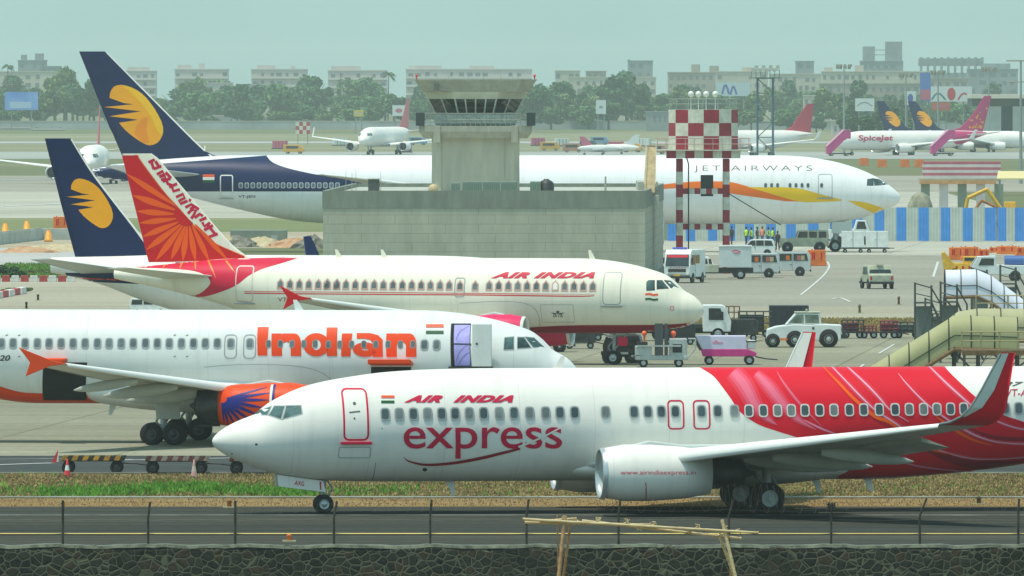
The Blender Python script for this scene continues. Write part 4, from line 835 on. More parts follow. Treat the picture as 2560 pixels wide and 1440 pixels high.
# kerbs and painted lines
kb = MB(); kb.box(-260, 260, 465.6, 466.0, 0.0, 0.07); kb.build("kerb", M("kerb_concrete", (0.22, 0.21, 0.16), 0.8, col2=(0.42, 0.41, 0.33), scale=0.3), bevel=0.02, **STRUCT)
kb = MB(); kb.box(-260, 260, 494.2, 494.5, 0.0, 0.08); kb.build("kerb", M("kerb_concrete_dark", (0.20, 0.20, 0.16), 0.85, var=0.3, scale=0.5), bevel=0.02, **STRUCT)
YL = M("line_yellow", (0.78, 0.60, 0.12), 0.7, var=0.15, scale=0.3); WL = M("line_white", (0.62, 0.63, 0.60), 0.7, var=0.2, scale=0.3); WL2 = M("line_white_worn", (0.10, 0.10, 0.09), 0.8, col2=(0.45, 0.46, 0.42), scale=0.6)
WL3 = M("line_white_scuffed", (0.45, 0.46, 0.43), 0.75, col2=(0.62, 0.63, 0.59), scale=0.8)
def line(pts, wd, mat=WL, z=0.03, name="painted_line", px=True):
    P = [tuple(gnd(*p)[:2]) for p in pts] if px else pts
    poly = stroke(P, wd); n = len(P); me = bpy.data.meshes.new(name); me.from_pydata([(x, y, z) for x, y in poly], [], [(i, 2*n-1-i, 2*n-2-i, i+1) for i in range(n-1)]); me.materials.append(mat)
    o = bpy.data.objects.new(name, me); S.collection.objects.link(o); o["kind"] = "structure"; return o
line([(-200, 428.6), (200, 428.6)], 0.55, YL, px=False); line([(-200, 446.9), (200, 446.9)], 0.35, WL2, px=False)
line([(-60,1165),(130,1159)], 0.45, WL3); line([(300,1152),(420,1149.5),(600,1146)], 0.4, WL3); line([(-60,1150),(140,1148),(330,1150)], 0.4, WL2)
line(smooth_line([(2002,738),(2030,715),(2058,690),(2073,668),(2068,655)], 4), 0.17, WL3); line([(2333,693),(2345,655)], 0.2, WL3)
line([(2197,885),(2235,862)], 0.14, WL3); line([(2090,960),(2160,912)], 0.14, WL3); line(smooth_line([(2080,748),(2100,745),(2125,755)], 3), 0.22, WL3); line([(-60,452),(300,445)], 1.6, WL, 0.06); line([(-60,520),(190,508)], 1.2, WL, 0.05)
line([(2230,640),(2360,641),(2600,643)], 0.7, WL, 0.05)
# ------------------------------------------------------------------ stone wall and fence on it
wm = bpy.data.materials.new("rubble_stone"); wm.use_nodes = True; t = wm.node_tree; b = t.nodes["Principled BSDF"]; b.inputs["Roughness"].default_value = 0.9; N = t.nodes.new; L = t.links.new
tc = N("ShaderNodeTexCoord"); nz = N("ShaderNodeTexNoise"); nz.inputs["Scale"].default_value = 1.3; nz.inputs["Detail"].default_value = 3; L(tc.outputs["Object"], nz.inputs["Vector"])
mxv = N("ShaderNodeMix"); mxv.data_type = 'VECTOR'; mxv.inputs[0].default_value = 0.10; L(tc.outputs["Object"], mxv.inputs[4]); L(nz.outputs[1], mxv.inputs[5])
flt = N("ShaderNodeMapping"); flt.inputs["Scale"].default_value = (3.8, 0.05, 4.6); L(mxv.outputs[1], flt.inputs[0])
vo = N("ShaderNodeTexVoronoi"); vo.feature = 'DISTANCE_TO_EDGE'; vo.inputs["Scale"].default_value = 1.0; L(flt.outputs[0], vo.inputs["Vector"])
vc = N("ShaderNodeTexVoronoi"); vc.inputs["Scale"].default_value = 1.0; L(flt.outputs[0], vc.inputs["Vector"])
st1 = N("ShaderNodeValToRGB"); e = st1.color_ramp.elements; e[0].color = (0.007, 0.009, 0.006, 1); e[1].color = (0.026, 0.028, 0.016, 1); e[0].position = 0.1; e[1].position = 0.8; q = e.new(0.93); q.color = (0.042, 0.03, 0.016, 1)
sep = N("ShaderNodeSeparateColor"); L(vc.outputs["Color"], sep.inputs[0]); L(sep.outputs[0], st1.inputs[0])
n5 = N("ShaderNodeTexNoise"); n5.inputs["Scale"].default_value = 7; n5.inputs["Detail"].default_value = 6; L(tc.outputs["Object"], n5.inputs["Vector"])
ov = N("ShaderNodeMix"); ov.data_type = 'RGBA'; ov.blend_type = 'OVERLAY'; ov.inputs[0].default_value = 0.8; L(st1.outputs[0], ov.inputs[6]); L(n5.outputs[0], ov.inputs[7])
mo = N("ShaderNodeValToRGB"); e = mo.color_ramp.elements; e[0].position = 0.022; e[1].position = 0.060; e[0].color = (1, 1, 1, 1); e[1].color = (0, 0, 0, 1); L(vo.outputs["Distance"], mo.inputs[0])
n6 = N("ShaderNodeTexNoise"); n6.inputs["Scale"].default_value = 0.5; L(tc.outputs["Object"], n6.inputs["Vector"]); r6 = N("ShaderNodeMapRange"); r6.inputs[1].default_value = 0.25; r6.inputs[2].default_value = 0.5; L(n6.outputs[0], r6.inputs[0])
mm = N("ShaderNodeMath"); mm.operation = 'MULTIPLY'; L(mo.outputs[0], mm.inputs[0]); L(r6.outputs[0], mm.inputs[1])
fin_ = N("ShaderNodeMix"); fin_.data_type = 'RGBA'; L(mm.outputs[0], fin_.inputs[0]); L(ov.outputs[2], fin_.inputs[6]); fin_.inputs[7].default_value = (0.105, 0.112, 0.07, 1)
L(fin_.outputs[2], b.inputs["Base Color"]); bp = N("ShaderNodeBump"); bp.inputs["Strength"].default_value = 0.5; bp.inputs["Distance"].default_value = 0.08
ad = N("ShaderNodeMath"); ad.operation = 'ADD'; sm_ = N("ShaderNodeMapRange"); sm_.inputs[2].default_value = 0.14; L(vo.outputs["Distance"], sm_.inputs[0]); L(sm_.outputs[0], ad.inputs[0]); L(n5.outputs[0], ad.inputs[1]); L(ad.outputs[0], bp.inputs["Height"]); L(bp.outputs[0], b.inputs["Normal"])
WY = 395.0
wb = MB(); nseg = 240; x0, x1 = -45, 45; P0 = []; 
for i in range(nseg+1):
    x = x0+(x1-x0)*i/nseg; z = 0.80+0.035*math.sin(x*1.7)+0.03*math.sin(x*5.3+1)+rnd.uniform(-.025, .025); P0.append([(x, WY, -4.2), (x, WY-rnd.uniform(0, .05), z-0.08), (x, WY+0.06, z), (x, WY+0.62, z+rnd.uniform(-.02, .02)), (x, WY+0.62, -4.2)])
wb.loft(P0, smooth=False); wall = wb.build("stone_wall", wm); tag(wall, "dark rubble stone wall with pale mortar along the bottom of the picture", "wall")
cb = MB(); P0 = []
for i in range(nseg+1):
    x = x0+(x1-x0)*i/nseg; z = 0.85+0.02*math.sin(x*2.1)+rnd.uniform(-.02, .02); P0.append([(x, WY-0.02, z-0.07), (x, WY+0.02, z+0.02), (x, WY+0.60, z+0.03), (x, WY+0.64, z-0.06)])
cb.loft(P0, smooth=False); cb.build("coping", M("mortar_coping", (0.13, 0.14, 0.10), 0.95, var=0.5, scale=3), wall)
RUST = M("rusty_post", (0.016, 0.014, 0.010), 0.85, col2=(0.06, 0.055, 0.04), scale=5)
fence = thing("wire_fence", "thin rusty fence posts with coiled razor wire on top of the stone wall", "fence", (0, WY+0.33, 0.87))
fpx = [(-90,1254,0.0),(157,1253,.0),(371,1257,.05),(588,1254,0),(836,1255,.08),(1076,1252,.04),(1317,1250,.06),(1547,1250,.05),(1824,1250,.14),(2078,1259,.02),(2302,1248,.18),(2546,1249,.02),(2780,1250,.0)]
for px, pyt, lean in fpx:
    X = (px-1280)*(WY+.33)/F; h = (1364-pyt)*(WY+.33)/F; b = MB(); zz = -0.1
    b.tube([(X-lean*0.15, 0, -0.1), (X-lean*0.2, 0, h*0.62), (X+lean, 0.0, h)], 0.042, 6); b.build("post", RUST, fence)
wires = MB()
for hh_ in (0.35, 0.8, 1.1):
    for a, b_ in zip(fpx[:-1], fpx[1:]):
        xa, xb = (a[0]-1280)*(WY+.33)/F, (b_[0]-1280)*(WY+.33)/F; wires.tube([(xa+(xb-xa)*k/4, 0.03, hh_-0.05*math.sin(math.pi*k/4)) for k in range(5)], 0.0045, 4)
wires.build("wire_strand", M("wire_dark", (0.05, 0.045, 0.04), 0.7), fence)
coil = MB(); pts = []
for k in range(2600):
    t = k/2600; x = -16+32*t; a = k*2*math.pi/40; r_ = 0.20+0.06*math.sin(k*0.013); pts.append((x+0.05*math.sin(k*.05), r_*math.cos(a), 1.28+0.10*math.sin(k*.006)+r_*math.sin(a)))
coil.tube(pts, 0.0045, 3); 
pts = []
for k in range(170): a = k*2*math.pi/14; t = k/170; pts.append((6.3+2.5*t, 0.32*math.cos(a), 1.55+0.32*math.sin(a)+0.05*math.sin(k)))
coil.tube(pts, 0.004, 3)
coil.build("razor_wire", M("razor_wire_metal", (0.11, 0.10, 0.09), 0.6, metal=0.3), fence)
tg = MB(); r2 = random.Random(3)
for k in range(26):
    c = Vector(((2078-1280)*(WY+.33)/F, 0, 1.18)); tg.tube([c+Vector((r2.uniform(-.16, .16), r2.uniform(-.12, .12), r2.uniform(-.12, .16))) for _ in range(3)], 0.010, 3)
tg.build("wire_tangle", RUST, fence)
# bamboo frame standing on the lower ground in front of the wall
BAM = M("bamboo", (0.42, 0.30, 0.14), 0.6, col2=(0.62, 0.50, 0.28), scale=2.2, stretch=(1, 1, 6)); BAM2 = M("bamboo_red", (0.30, 0.15, 0.06), 0.65, col2=(0.45, 0.27, 0.12), scale=2.5, stretch=(1, 1, 3))
BY = 360.0; bf = thing("bamboo_frame", "lashed bamboo scaffold frame standing in front of the stone wall", "scaffold", (4.2, BY, -4))
def pole(p0, p1, r0, r1, dy0=0, dy1=0, m=BAM, ext=0.0):
    a = at(*p0, BY+dy0)-Vector((4.2, BY, -4)); c = at(*p1, BY+dy1)-Vector((4.2, BY, -4)); c = c+(c-a)*ext; b = MB(); n = 9
    for k in range(n):
        u, v = k/n, (k+1)/n; b.cyl(a+(c-a)*u, a+(c-a)*v, r0+(r1-r0)*u+0.006, r0+(r1-r0)*v, n=8)
        b.cyl(a+(c-a)*v-(c-a).normalized()*0.015, a+(c-a)*v+(c-a).normalized()*0.015, r0+(r1-r0)*v+0.010, n=8)
    b.build("pole", m, bf)
pole((1307,1298),(1895,1332), .040, .034, -.08, -.12); pole((1312,1306),(1640,1312), .036, .030, .05, 0); pole((1455,1302),(1852,1346), .040, .034, .1, .05); pole((1350,1303),(1440,1296), .03, .026)
pole((1412,1289),(1397,1440), .050, .056, 0, -.3, BAM2, 1.15); pole((1427,1300),(1409,1440), .036, .040, .05, .6, BAM2, 1.15); pole((1393,1288),(1396,1440), .018, .020, .1, .2, BAM2, 1.15)
pole((1805,1299),(1838,1440), .045, .05, 0, -.3, BAM, 1.15); pole((1797,1336),(1836,1440), .038, .042, .05, .5, BAM, 1.15); pole((1818,1328),(1828,1440), .03, .034, .1, .9, BAM2, 1.15)
for px, py in ((1412,1298),(1440,1301),(1497,1299),(1566,1305),(1632,1311),(1600,1320),(1803,1340),(1815,1322),(1845,1330),(1745,1318),(1722,1330)):
    a = at(px, py, BY-0.05)-Vector((4.2, BY, -4)); b = MB()
    for k in range(5): b.tube([a+Vector((rnd.uniform(-.09, .09), rnd.uniform(-.06, .06), rnd.uniform(-.07, .10))) for _ in range(3)], 0.014, 5)
    b.build("lashing", BAM, bf)
# ------------------------------------------------------------------ control tower block
BLK = bpy.data.materials.new("block_wall"); BLK.use_nodes = True; t = BLK.node_tree; b = t.nodes["Principled BSDF"]; b.inputs["Roughness"].default_value = 0.9; N = t.nodes.new; L = t.links.new
tc = N("ShaderNodeTexCoord"); sx = N("ShaderNodeSeparateXYZ"); L(tc.outputs["Object"], sx.inputs[0]); ax = N("ShaderNodeMath"); ax.operation = 'ADD'; L(sx.outputs[0], ax.inputs[0]); L(sx.outputs[1], ax.inputs[1]); cx_ = N("ShaderNodeCombineXYZ"); L(ax.outputs[0], cx_.inputs[0]); L(sx.outputs[2], cx_.inputs[1])
br = N("ShaderNodeTexBrick"); br.inputs["Scale"].default_value = 1; br.inputs["Brick Width"].default_value = 2.6; br.inputs["Row Height"].default_value = 0.72; br.inputs["Mortar Size"].default_value = 0.022; br.inputs["Color1"].default_value = (0.38, 0.378, 0.285, 1); br.inputs["Color2"].default_value = (0.412, 0.404, 0.305, 1); br.inputs["Mortar"].default_value = (0.28, 0.275, 0.195, 1); L(cx_.outputs[0], br.inputs["Vector"])
nz = N("ShaderNodeTexNoise"); nz.inputs["Scale"].default_value = 0.9; nz.inputs["Detail"].default_value = 8; nz.inputs["Roughness"].default_value = 0.7; stm = N("ShaderNodeMapping"); stm.inputs["Scale"].default_value = (0.9, 0.9, 0.3); L(tc.outputs["Object"], stm.inputs[0]); L(stm.outputs[0], nz.inputs["Vector"])
ov = N("ShaderNodeMix"); ov.data_type = 'RGBA'; ov.blend_type = 'OVERLAY'; ov.inputs[0].default_value = 0.38; L(br.outputs[0], ov.inputs[6]); L(nz.outputs[0], ov.inputs[7]); L(ov.outputs[2], b.inputs["Base Color"])
PAR = M("parapet_render", (0.205, 0.225, 0.172), 0.9, var=0.13, scale=0.8, stretch=(1.6, 1.6, 0.35)); ROOFC = M("roof_screed", (0.42, 0.43, 0.36), 0.9, var=0.2, scale=0.5); CONW = M("tower_concrete", (0.47, 0.435, 0.33), 0.9, var=0.11, scale=0.9, stretch=(1.5, 1.5, 0.25)); CONG = M("tower_grey", (0.365, 0.35, 0.27), 0.9, var=0.13, scale=1.4, stretch=(1.6, 1.6, 0.3))
pl = [(-14.7, 980), (10.35, 980), (12.6, 1050), (-13.2, 1050)]
bl = thing("block_building", "low grey block building carrying the control tower, behind the cream jet", "building", (0, 980, 0))
bp_ = [(x, y-980) for x, y in pl]
q = MB(); q.plan(bp_, 0, 5.55); q.build("wall", BLK, bl)
q = MB(); o2 = [(-14.75, -.05), (10.40, -.05), (12.65, 70.05), (-13.25, 70.05)]; i2 = [(-14.4, .3), (10.05, .3), (12.25, 69.7), (-12.9, 69.7)]
for k in range(4):
    a, b_, c, d = o2[k], o2[(k+1) % 4], i2[(k+1) % 4], i2[k]; q.plan([a, b_, c, d], 5.55, 6.92)
q.build("parapet", PAR, bl)
q = MB(); q.plan(i2, 5.6, 6.62); q.build("roof", ROOFC, bl)
q = MB(); q.obox((11.55, 30, 5.9), (0.5, 1.2, 0.8), 0); q.build("wall_box", M("box_cream", (0.5, 0.5, 0.42), 0.7), bl, bevel=0.03)
q = MB(); q.box(-12.0, 9.5, 0.6, 0.9, 6.62, 6.80); q.box(10.2, 11.8, 40, 58, 6.62, 7.3); q.build("roof_upstand", ROOFC, bl, bevel=0.03)
# the tower: octagonal shaft, gallery, glazed cab, flaring roof
TX, TY = -2.9, 1008.0
tw = thing("control_tower", "squat grey airfield control tower with glazed cab and flaring roof", "tower", (TX, TY, 6.62))
def oct_(hw, z, ch=0.28):
    c = hw*ch*2; return [(-hw+c, -hw, z), (hw-c, -hw, z), (hw, -hw+c, z), (hw, hw-c, z), (hw-c, hw, z), (-hw+c, hw, z), (-hw, hw-c, z), (-hw, -hw+c, z)]
def shell(name, rings, mat, bevel=0.0, par=None): b = MB(); b.loft(rings, smooth=False); return b.build(name, mat, par or tw, bevel)
shell("shaft", [oct_(3.50, 0, .06), oct_(3.50, 4.9, .06)], CONW)
for xx in (-2.72, 2.30): q = MB(); q.box(xx, xx+0.05, -3.53, -3.49, 0.1, 4.7); q.build("drain_pipe", CONG, tw)
shell("gallery", [oct_(4.15, 4.25, .1), oct_(4.52, 4.80, .1), oct_(4.52, 5.25, .1)], CONG)
for xx in (-3.35, 2.85): q = MB(); q.box(xx, xx+0.55, -4.60, -4.1, 3.9, 5.28); q.build("bracket", CONG, tw, bevel=0.03)
rl = MB()
for z in (5.75, 6.25): rl.tube([(x, y, z) for x, y, _ in oct_(4.45, 0, .1)]+[oct_(4.45, z, .1)[0]], 0.035, 6)
for k in range(21): x = -4.0+8.0*k/20; rl.cyl((x, -4.45, 5.2), (x, -4.45, 6.25), 0.022, n=5)
for sg in (-1, 1):
    for k in range(10): y = -4+8*k/9; rl.cyl((sg*4.45, y, 5.2), (sg*4.45, y, 6.25), 0.022, n=5)
rl.build("railing", M("rail_grey", (0.30, 0.33, 0.28), 0.6), tw)
for sg in (-1, 1): q = MB(); q.box(sg*4.42-0.35, sg*4.42+0.35, -4.2, -2.6, 5.26, 6.30); q.build("screen_panel", M("screen_dark", (0.035, 0.045, 0.045), 0.6), tw, bevel=0.02)
q = MB(); q.box(-3.3, 3.3, -4.40, -4.36, 5.45, 6.15); q.build("mesh_panel", M("mesh_panel_grey", (0.30, 0.34, 0.30), 0.7, var=0.3, scale=6), tw)
shell("cab_sill", [oct_(3.20, 5.25), oct_(3.22, 6.28)], CONG)
lo_, hi_ = oct_(3.22, 6.28), oct_(3.80, 7.42)
for k in range(8):
    a, b_, c, d = [Vector(v) for v in (lo_[k], lo_[(k+1) % 8], hi_[(k+1) % 8], hi_[k])]; n = 4 if k % 2 == 0 else 2
    for j in range(n):
        p = [a+(b_-a)*(j/n), a+(b_-a)*((j+1)/n), d+(c-d)*((j+1)/n), d+(c-d)*(j/n)]; cc = sum(p, Vector())/4; inn = Vector((-cc.x, -cc.y, 0)).normalized()*0.05
        g = MB(); g.add([v*1.0+(cc-v)*0.06+inn*0.2 for v in p]+[v+(cc-v)*0.06+inn*1.4 for v in p], [(0,1,2,3),(7,6,5,4),(0,4,5,1),(1,5,6,2),(2,6,7,3),(3,7,4,0)]); g.build("window", M("tower_glass", (0.02, 0.03, 0.025), 0.06, var=0.6, scale=0.8, spec=0.8), tw)
        m_ = MB(); m_.cyl(p[0]+inn*0.4, p[3]+inn*0.4, 0.07, n=6); m_.build("mullion", M("mullion_pale", (0.55, 0.56, 0.46), 0.6), tw)
shell("cab_core", [oct_(2.2, 6.2), oct_(2.3, 7.5)], M("cab_interior", (0.06, 0.065, 0.05), 0.9))
shell("lintel_band", [oct_(3.85, 7.40), oct_(4.20, 7.96)], M("tower_cream", (0.55, 0.55, 0.42), 0.85, var=0.08, scale=1))
shell("roof", [oct_(4.22, 7.96, .12), oct_(4.84, 8.86, .12), oct_(4.90, 8.88, .12), oct_(4.90, 8.95, .12)], M("tower_roof_grey", (0.34, 0.34, 0.27), 0.85, var=0.12, scale=1.3, stretch=(1.6, 1.6, 0.3)))
for sg in (-1, 1):
    q = MB(); q.cyl((sg*4.7, -3.9, 8.95), (sg*4.7, -3.9, 9.15), 0.05, n=8); q.ball((sg*4.7, -3.9, 9.25), 0.11); q.build("obstruction_light", M("beacon_red", (0.65, 0.02, 0.03), 0.3), tw)
q = MB()
for x in (-2.2, -0.6, 0.6, 2.0, 3.4): q.cyl((x, 2, 8.9), (x, 2, 9.25+0.1*math.sin(x)), 0.02, n=5)
q.build("roof_rail", CONG, tw)
q = MB(); q.box(-3.3, -2.9, -4.95, -4.7, 8.1, 8.5); q.tube([(-3.9, -4.8, 7.95), (-3.2, -4.9, 8.15), (-2.2, -4.9, 8.0)], 0.05); q.build("wall_lamp", M("lamp_dark", (0.12, 0.12, 0.10), 0.6), tw)
# things standing on the roof
AC = M("ac_green", (0.20, 0.26, 0.20), 0.6, var=0.12, scale=1.5)
for i, (x0, x1, h) in enumerate(((1127, 1150, .85), (1156, 1205, .95), (1207, 1250, .95), (1252, 1293, .95), (1325, 1352, .95))):
    X0, X1 = (x0-1280)/31.9, (x1-1280)/31.9; w_ = X1-X0; a = thing("air_conditioner", ("green cabinet at the left end of the row below the tower", "second green rooftop cabinet from the left below the tower", "third green rooftop cabinet from the left below the tower", "fourth green rooftop cabinet, at the right end of the tower front", "lone green cabinet right of the tower beside the black tank")[i], "air conditioner", ((X0+X1)/2, 988.5, 6.62), 0, "green cabinets on the roof")
    q = MB(); q.box(-w_/2, w_/2, -.5, .5, .12, h); q.build("cabinet", AC, a, bevel=0.03)
    q = MB(); nn = max(2, int(w_/0.16)); [q.box(-w_/2+w_*k/nn+.03, -w_/2+w_*(k+1)/nn-.03, -.53, -.49, .25, h-.12) for k in range(nn)]; q.build("louvre", M("louvre_green", (0.14, 0.19, 0.15), 0.6), a)
    q = MB(); [q.box(x-.06, x+.06, -.4, .4, 0, .12) for x in (-w_*.35, w_*.35)]; q.build("feet", DARKMETAL, a)
tk = thing("water_tank", "black plastic water tank standing on the grey block roof", "tank", ((1366-1280)/31.9, 989, 6.62)); q = MB(); q.lathe([(0, .01), (0, .60), (.25, .62), (.27, .60), (.5, .62), (.52, .60), (.8, .60), (.98, .42), (1.08, .2), (1.14, .2), (1.14, .01)], (0, 0, 0), 20, 'z'); q.build("tank_body", M("tank_black", (0.02, 0.024, 0.022), 0.5), tk)
q = MB(); q.cyl((.5, -.3, .1), (.9, -.3, .1), .05, n=6); q.build("outlet_pipe", DARKMETAL, tk)
ds = thing("satellite_dish", "tan satellite dish lying at the foot of the control tower", "dish", ((1083-1280)/32, 985, 6.8)); q = MB(); q.lathe([(-.02, .01), (0.03, .22), (0.14, .40), (0.12, .40), (0.0, .22), (-.06, .01)], (0, 0, .2), 20, 'y'); o = q.build("reflector", M("dish_tan", (0.55, 0.40, 0.22), 0.6), ds); q = MB(); q.cyl((0, 0.1, -.2), (0, 0.05, .2), .04, n=6); q.build("mount", STEEL, ds)
bx = thing("roof_hatch", "dark box on the left part of the grey block roof", "hatch", ((936-1280)/31.5, 996, 6.62)); q = MB(); q.box(-.45, .45, -.4, .4, 0, 1.05); q.build("housing", M("hatch_dark", (0.06, 0.07, 0.06), 0.7), bx, bevel=0.03); q = MB(); q.box(-.5, .5, -.45, .45, 1.05, 1.12); q.build("lid", CONG, bx)
for px, h in ((866, 1.9), (881, 1.6), (891, 2.0), (953, 1.7), (1513, 1.3)):
    a = thing("aerial", {866: "leftmost thin aerial on the grey block roof", 881: "shorter thin aerial between two taller ones on the roof", 891: "tall thin aerial left of the dark roof hatch", 953: "thin aerial beside the dark roof hatch", 1513: "thick short aerial on the roof right of the black tank"}[px], "aerial", ((px-1280)/31.6, 994, 6.62)); q = MB(); q.cyl((0, 0, 0), (0, 0, h), 0.03 if px < 1500 else .09, .015 if px < 1500 else .07, n=6); q.build("mast", CONG, a); q = MB(); q.box(-.1, .1, -.1, .1, 0, .12); q.build("foot", CONG, a)
# ------------------------------------------------------------------ chequered tank tower
CKR = M("tower_red", (0.30, 0.012, 0.030), 0.55, var=0.15, scale=1.5); CKW = M("tower_white", (0.62, 0.60, 0.48), 0.6, var=0.15, scale=1.5)
KX, KY = 15.35, 1012.0
ck = thing("water_tower", "red and white chequered water tower on four striped legs", "water tower", (KX, KY, 0))
tb = MB(); nf = 14; r_ = 2.86; zs = [9.95, 11.03, 12.08, 13.15]
for i in range(3):
    for k in range(nf):
        a, b_ = 2*math.pi*(k+.5)/nf, 2*math.pi*(k+1.5)/nf; tb.add([(r_*math.cos(a), r_*math.sin(a), zs[i]), (r_*math.cos(b_), r_*math.sin(b_), zs[i]), (r_*math.cos(b_), r_*math.sin(b_), zs[i+1]), (r_*math.cos(a), r_*math.sin(a), zs[i+1])], [(0,1,2,3)], (i+k) % 2)
for z in (9.95, 13.15): tb.add([(r_*math.cos(2*math.pi*(k+.5)/nf), r_*math.sin(2*math.pi*(k+.5)/nf), z) for k in range(nf)], [tuple(range(nf))], 1)
tb.build("tank", [CKR, CKW], ck, recalc=True)
def banded(name, p0, p1, wd, n, m0=0, par=ck):
    b = MB(); p0, p1 = Vector(p0), Vector(p1); d = (p1-p0)
    for k in range(n):
        u, v = p0+d*(k/n), p0+d*((k+1)/n); vert = abs(d.z) > abs(d.x)+abs(d.y)
        if vert: b.box(u.x-wd/2, u.x+wd/2, u.y-wd/2, u.y+wd/2, min(u.z, v.z), max(u.z, v.z), (k+m0) % 2)
        elif abs(d.x) > abs(d.y): b.box(min(u.x, v.x), max(u.x, v.x), u.y-wd/2, u.y+wd/2, u.z-wd*.6, u.z+wd*.6, (k+m0) % 2)
        else: b.box(u.x-wd/2, u.x+wd/2, min(u.y, v.y), max(u.y, v.y), u.z-wd*.6, u.z+wd*.6, (k+m0) % 2)
    return b.build(name, [CKR, CKW], par)
for x in (-1.9, 1.85):
    for y in (-1.9, 1.9): banded("leg", (x, y, 0), (x, y, 9.2), 0.50, 9, 0)
for z, n in ((6.6, 7), (3.75, 7)):
    for y in (-1.9, 1.9): banded("beam", (-1.65, y, z), (1.6, y, z), 0.36, n)
    for x in (-1.9, 1.85): banded("beam", (x, -1.65, z), (x, 1.65, z), 0.36, n)
for y in (-2.6, 2.6): banded("platform_beam", (-2.95, y, 9.55), (2.95, y, 9.55), 0.5, 8)
for x in (-2.72, 2.72): banded("platform_beam", (x, -2.34, 9.55), (x, 2.34, 9.55), 0.46, 5)
q = MB(); q.box(-3.7, 3.7, -3.3, 3.3, 9.86, 9.94); q.build("platform", CKW, ck)
rl = MB()
for z in (10.4, 10.85):
    rl.tube([(-3.7, -3.3, z), (3.7, -3.3, z), (3.7, 3.3, z), (-3.7, 3.3, z), (-3.7, -3.3, z)], 0.03, 5)
for k in range(11):
    for y in (-3.3, 3.3): x = -3.7+7.4*k/10; rl.cyl((x, y, 9.9), (x, y, 10.85), 0.025, n=5)
rl.build("platform_railing", M("rail_pale_red", (0.50, 0.33, 0.30), 0.6), ck)
rl = MB(); n = 14
for z in (13.6, 14.0): rl.tube([(2.75*math.cos(2*math.pi*(k+.5)/n), 2.75*math.sin(2*math.pi*(k+.5)/n), z) for k in range(n+1)], 0.03, 5)
for k in range(n): a = 2*math.pi*(k+.5)/n; rl.cyl((2.75*math.cos(a), 2.75*math.sin(a), 13.1), (2.75*math.cos(a), 2.75*math.sin(a), 14.0), 0.025, n=5)
rl.build("top_railing", M("rail_grey", (0.30, 0.33, 0.28), 0.6), ck)
for x in (-1.0, -.4, .22, .95):
    q = MB(); q.ball((x, -1.5, 14.40), 0.24); q.cyl((x, -1.5, 13.1), (x, -1.5, 14.2), .03, n=5); q.build("floodlight", M("lamp_white", (0.75, 0.74, 0.66), 0.4), ck)
q = MB(); q.box(-.2, .8, -.9, .3, 6.2, 7.9); q.build("control_box", M("screen_dark", (0.035, 0.045, 0.045), 0.6), ck, bevel=0.03)
q = MB(); q.tube([(-1.35, -2.2, 9.3), (-1.2, -2.25, 8.8), (-1.2, -2.25, 0.2)], 0.055, 7); q.build("downpipe", BLACK, ck)
q = MB(); q.tube([(1.9, -2.2, 6.5), (6.2, -2.4, 3.9)], 0.045, 6); q.build("cable", BLACK, ck)
# inclined stair left of the tank
ls = thing("roof_stair", "tan inclined stair with handrail left of the chequered water tower", "stair", ((1625-1280)/31.4, 1000, 6.6)); q = MB()
q.add([(-.5, 0, 0), (.35, 0, 0), (.45, 1.6, 3.6), (-.3, 1.6, 3.6), (-.5, .12, 0), (.35, .12, 0), (.45, 1.72, 3.6), (-.3, 1.72, 3.6)], [(0,1,2,3),(7,6,5,4),(0,4,5,1),(1,5,6,2),(2,6,7,3),(3,7,4,0)]); q.build("flight", M("stair_tan", (0.52, 0.38, 0.20), 0.7, var=0.2, scale=2), ls)
q = MB(); q.tube([(-.5, -.1, .7), (-.3, 1.5, 4.2)], .03); q.tube([(.4, -.1, .7), (.48, 1.5, 4.2)], .03); q.build("handrail", CKW, ls)
# ------------------------------------------------------------------ lattice floodlight mast and far light poles
def lattice(X, Y, h, w_, label, bays):
    a = thing("lattice_mast", label, "mast", (X, Y, 0)); q = MB()
    for sx_ in (-1, 1):
        for sy_ in (-1, 1): q.cyl((sx_*w_/2, sy_*w_/2, 0), (sx_*w_/2, sy_*w_/2, h), 0.11, n=6)
    q.build("leg_frame", M("mast_blue", (0.07, 0.13, 0.17), 0.6), a); q = MB()
    for k in range(bays):
        z0, z1 = h*k/bays, h*(k+1)/bays; s_ = 1 if k % 2 else -1
        for y in (-w_/2, w_/2): q.cyl((-s_*w_/2, y, z0), (s_*w_/2, y, z1), .05, n=5); q.cyl((-w_/2, y, z1), (w_/2, y, z1), .06, n=5)
        for x in (-w_/2, w_/2): q.cyl((x, -w_/2, z0), (x, w_/2, z1), .05, n=5)
    q.build("bracing", M("mast_green", (0.12, 0.17, 0.15), 0.6), a); q = MB(); q.box(-w_*.9, w_*.9, -w_*.6, w_*.6, h, h+.12)
    q.tube([(-w_*.9, -w_*.6, h+1), (w_*.9, -w_*.6, h+1)], .05); [q.cyl((-w_*.9+w_*1.8*k/6, -w_*.6, h), (-w_*.9+w_*1.8*k/6, -w_*.6, h+1), .04, n=5) for k in range(7)]; q.build("platform", M("mast_green", (0.12, 0.17, 0.15), 0.6), a)
    q = MB(); [q.obox((-w_*.8+w_*1.6*k/7, -w_*.7, h+1.0+.35*(k % 2)), (.42, .3, .42)) for k in range(8)]; q.build("floodlight_bank", M("lamp_grey", (0.42, 0.42, 0.36), 0.5), a); return a
Ym = 1500.; lattice((1913-1280)*Ym/F, Ym, 15.4+8/21, 1.85, "tall lattice floodlight mast rising behind the wide body jet", 9)
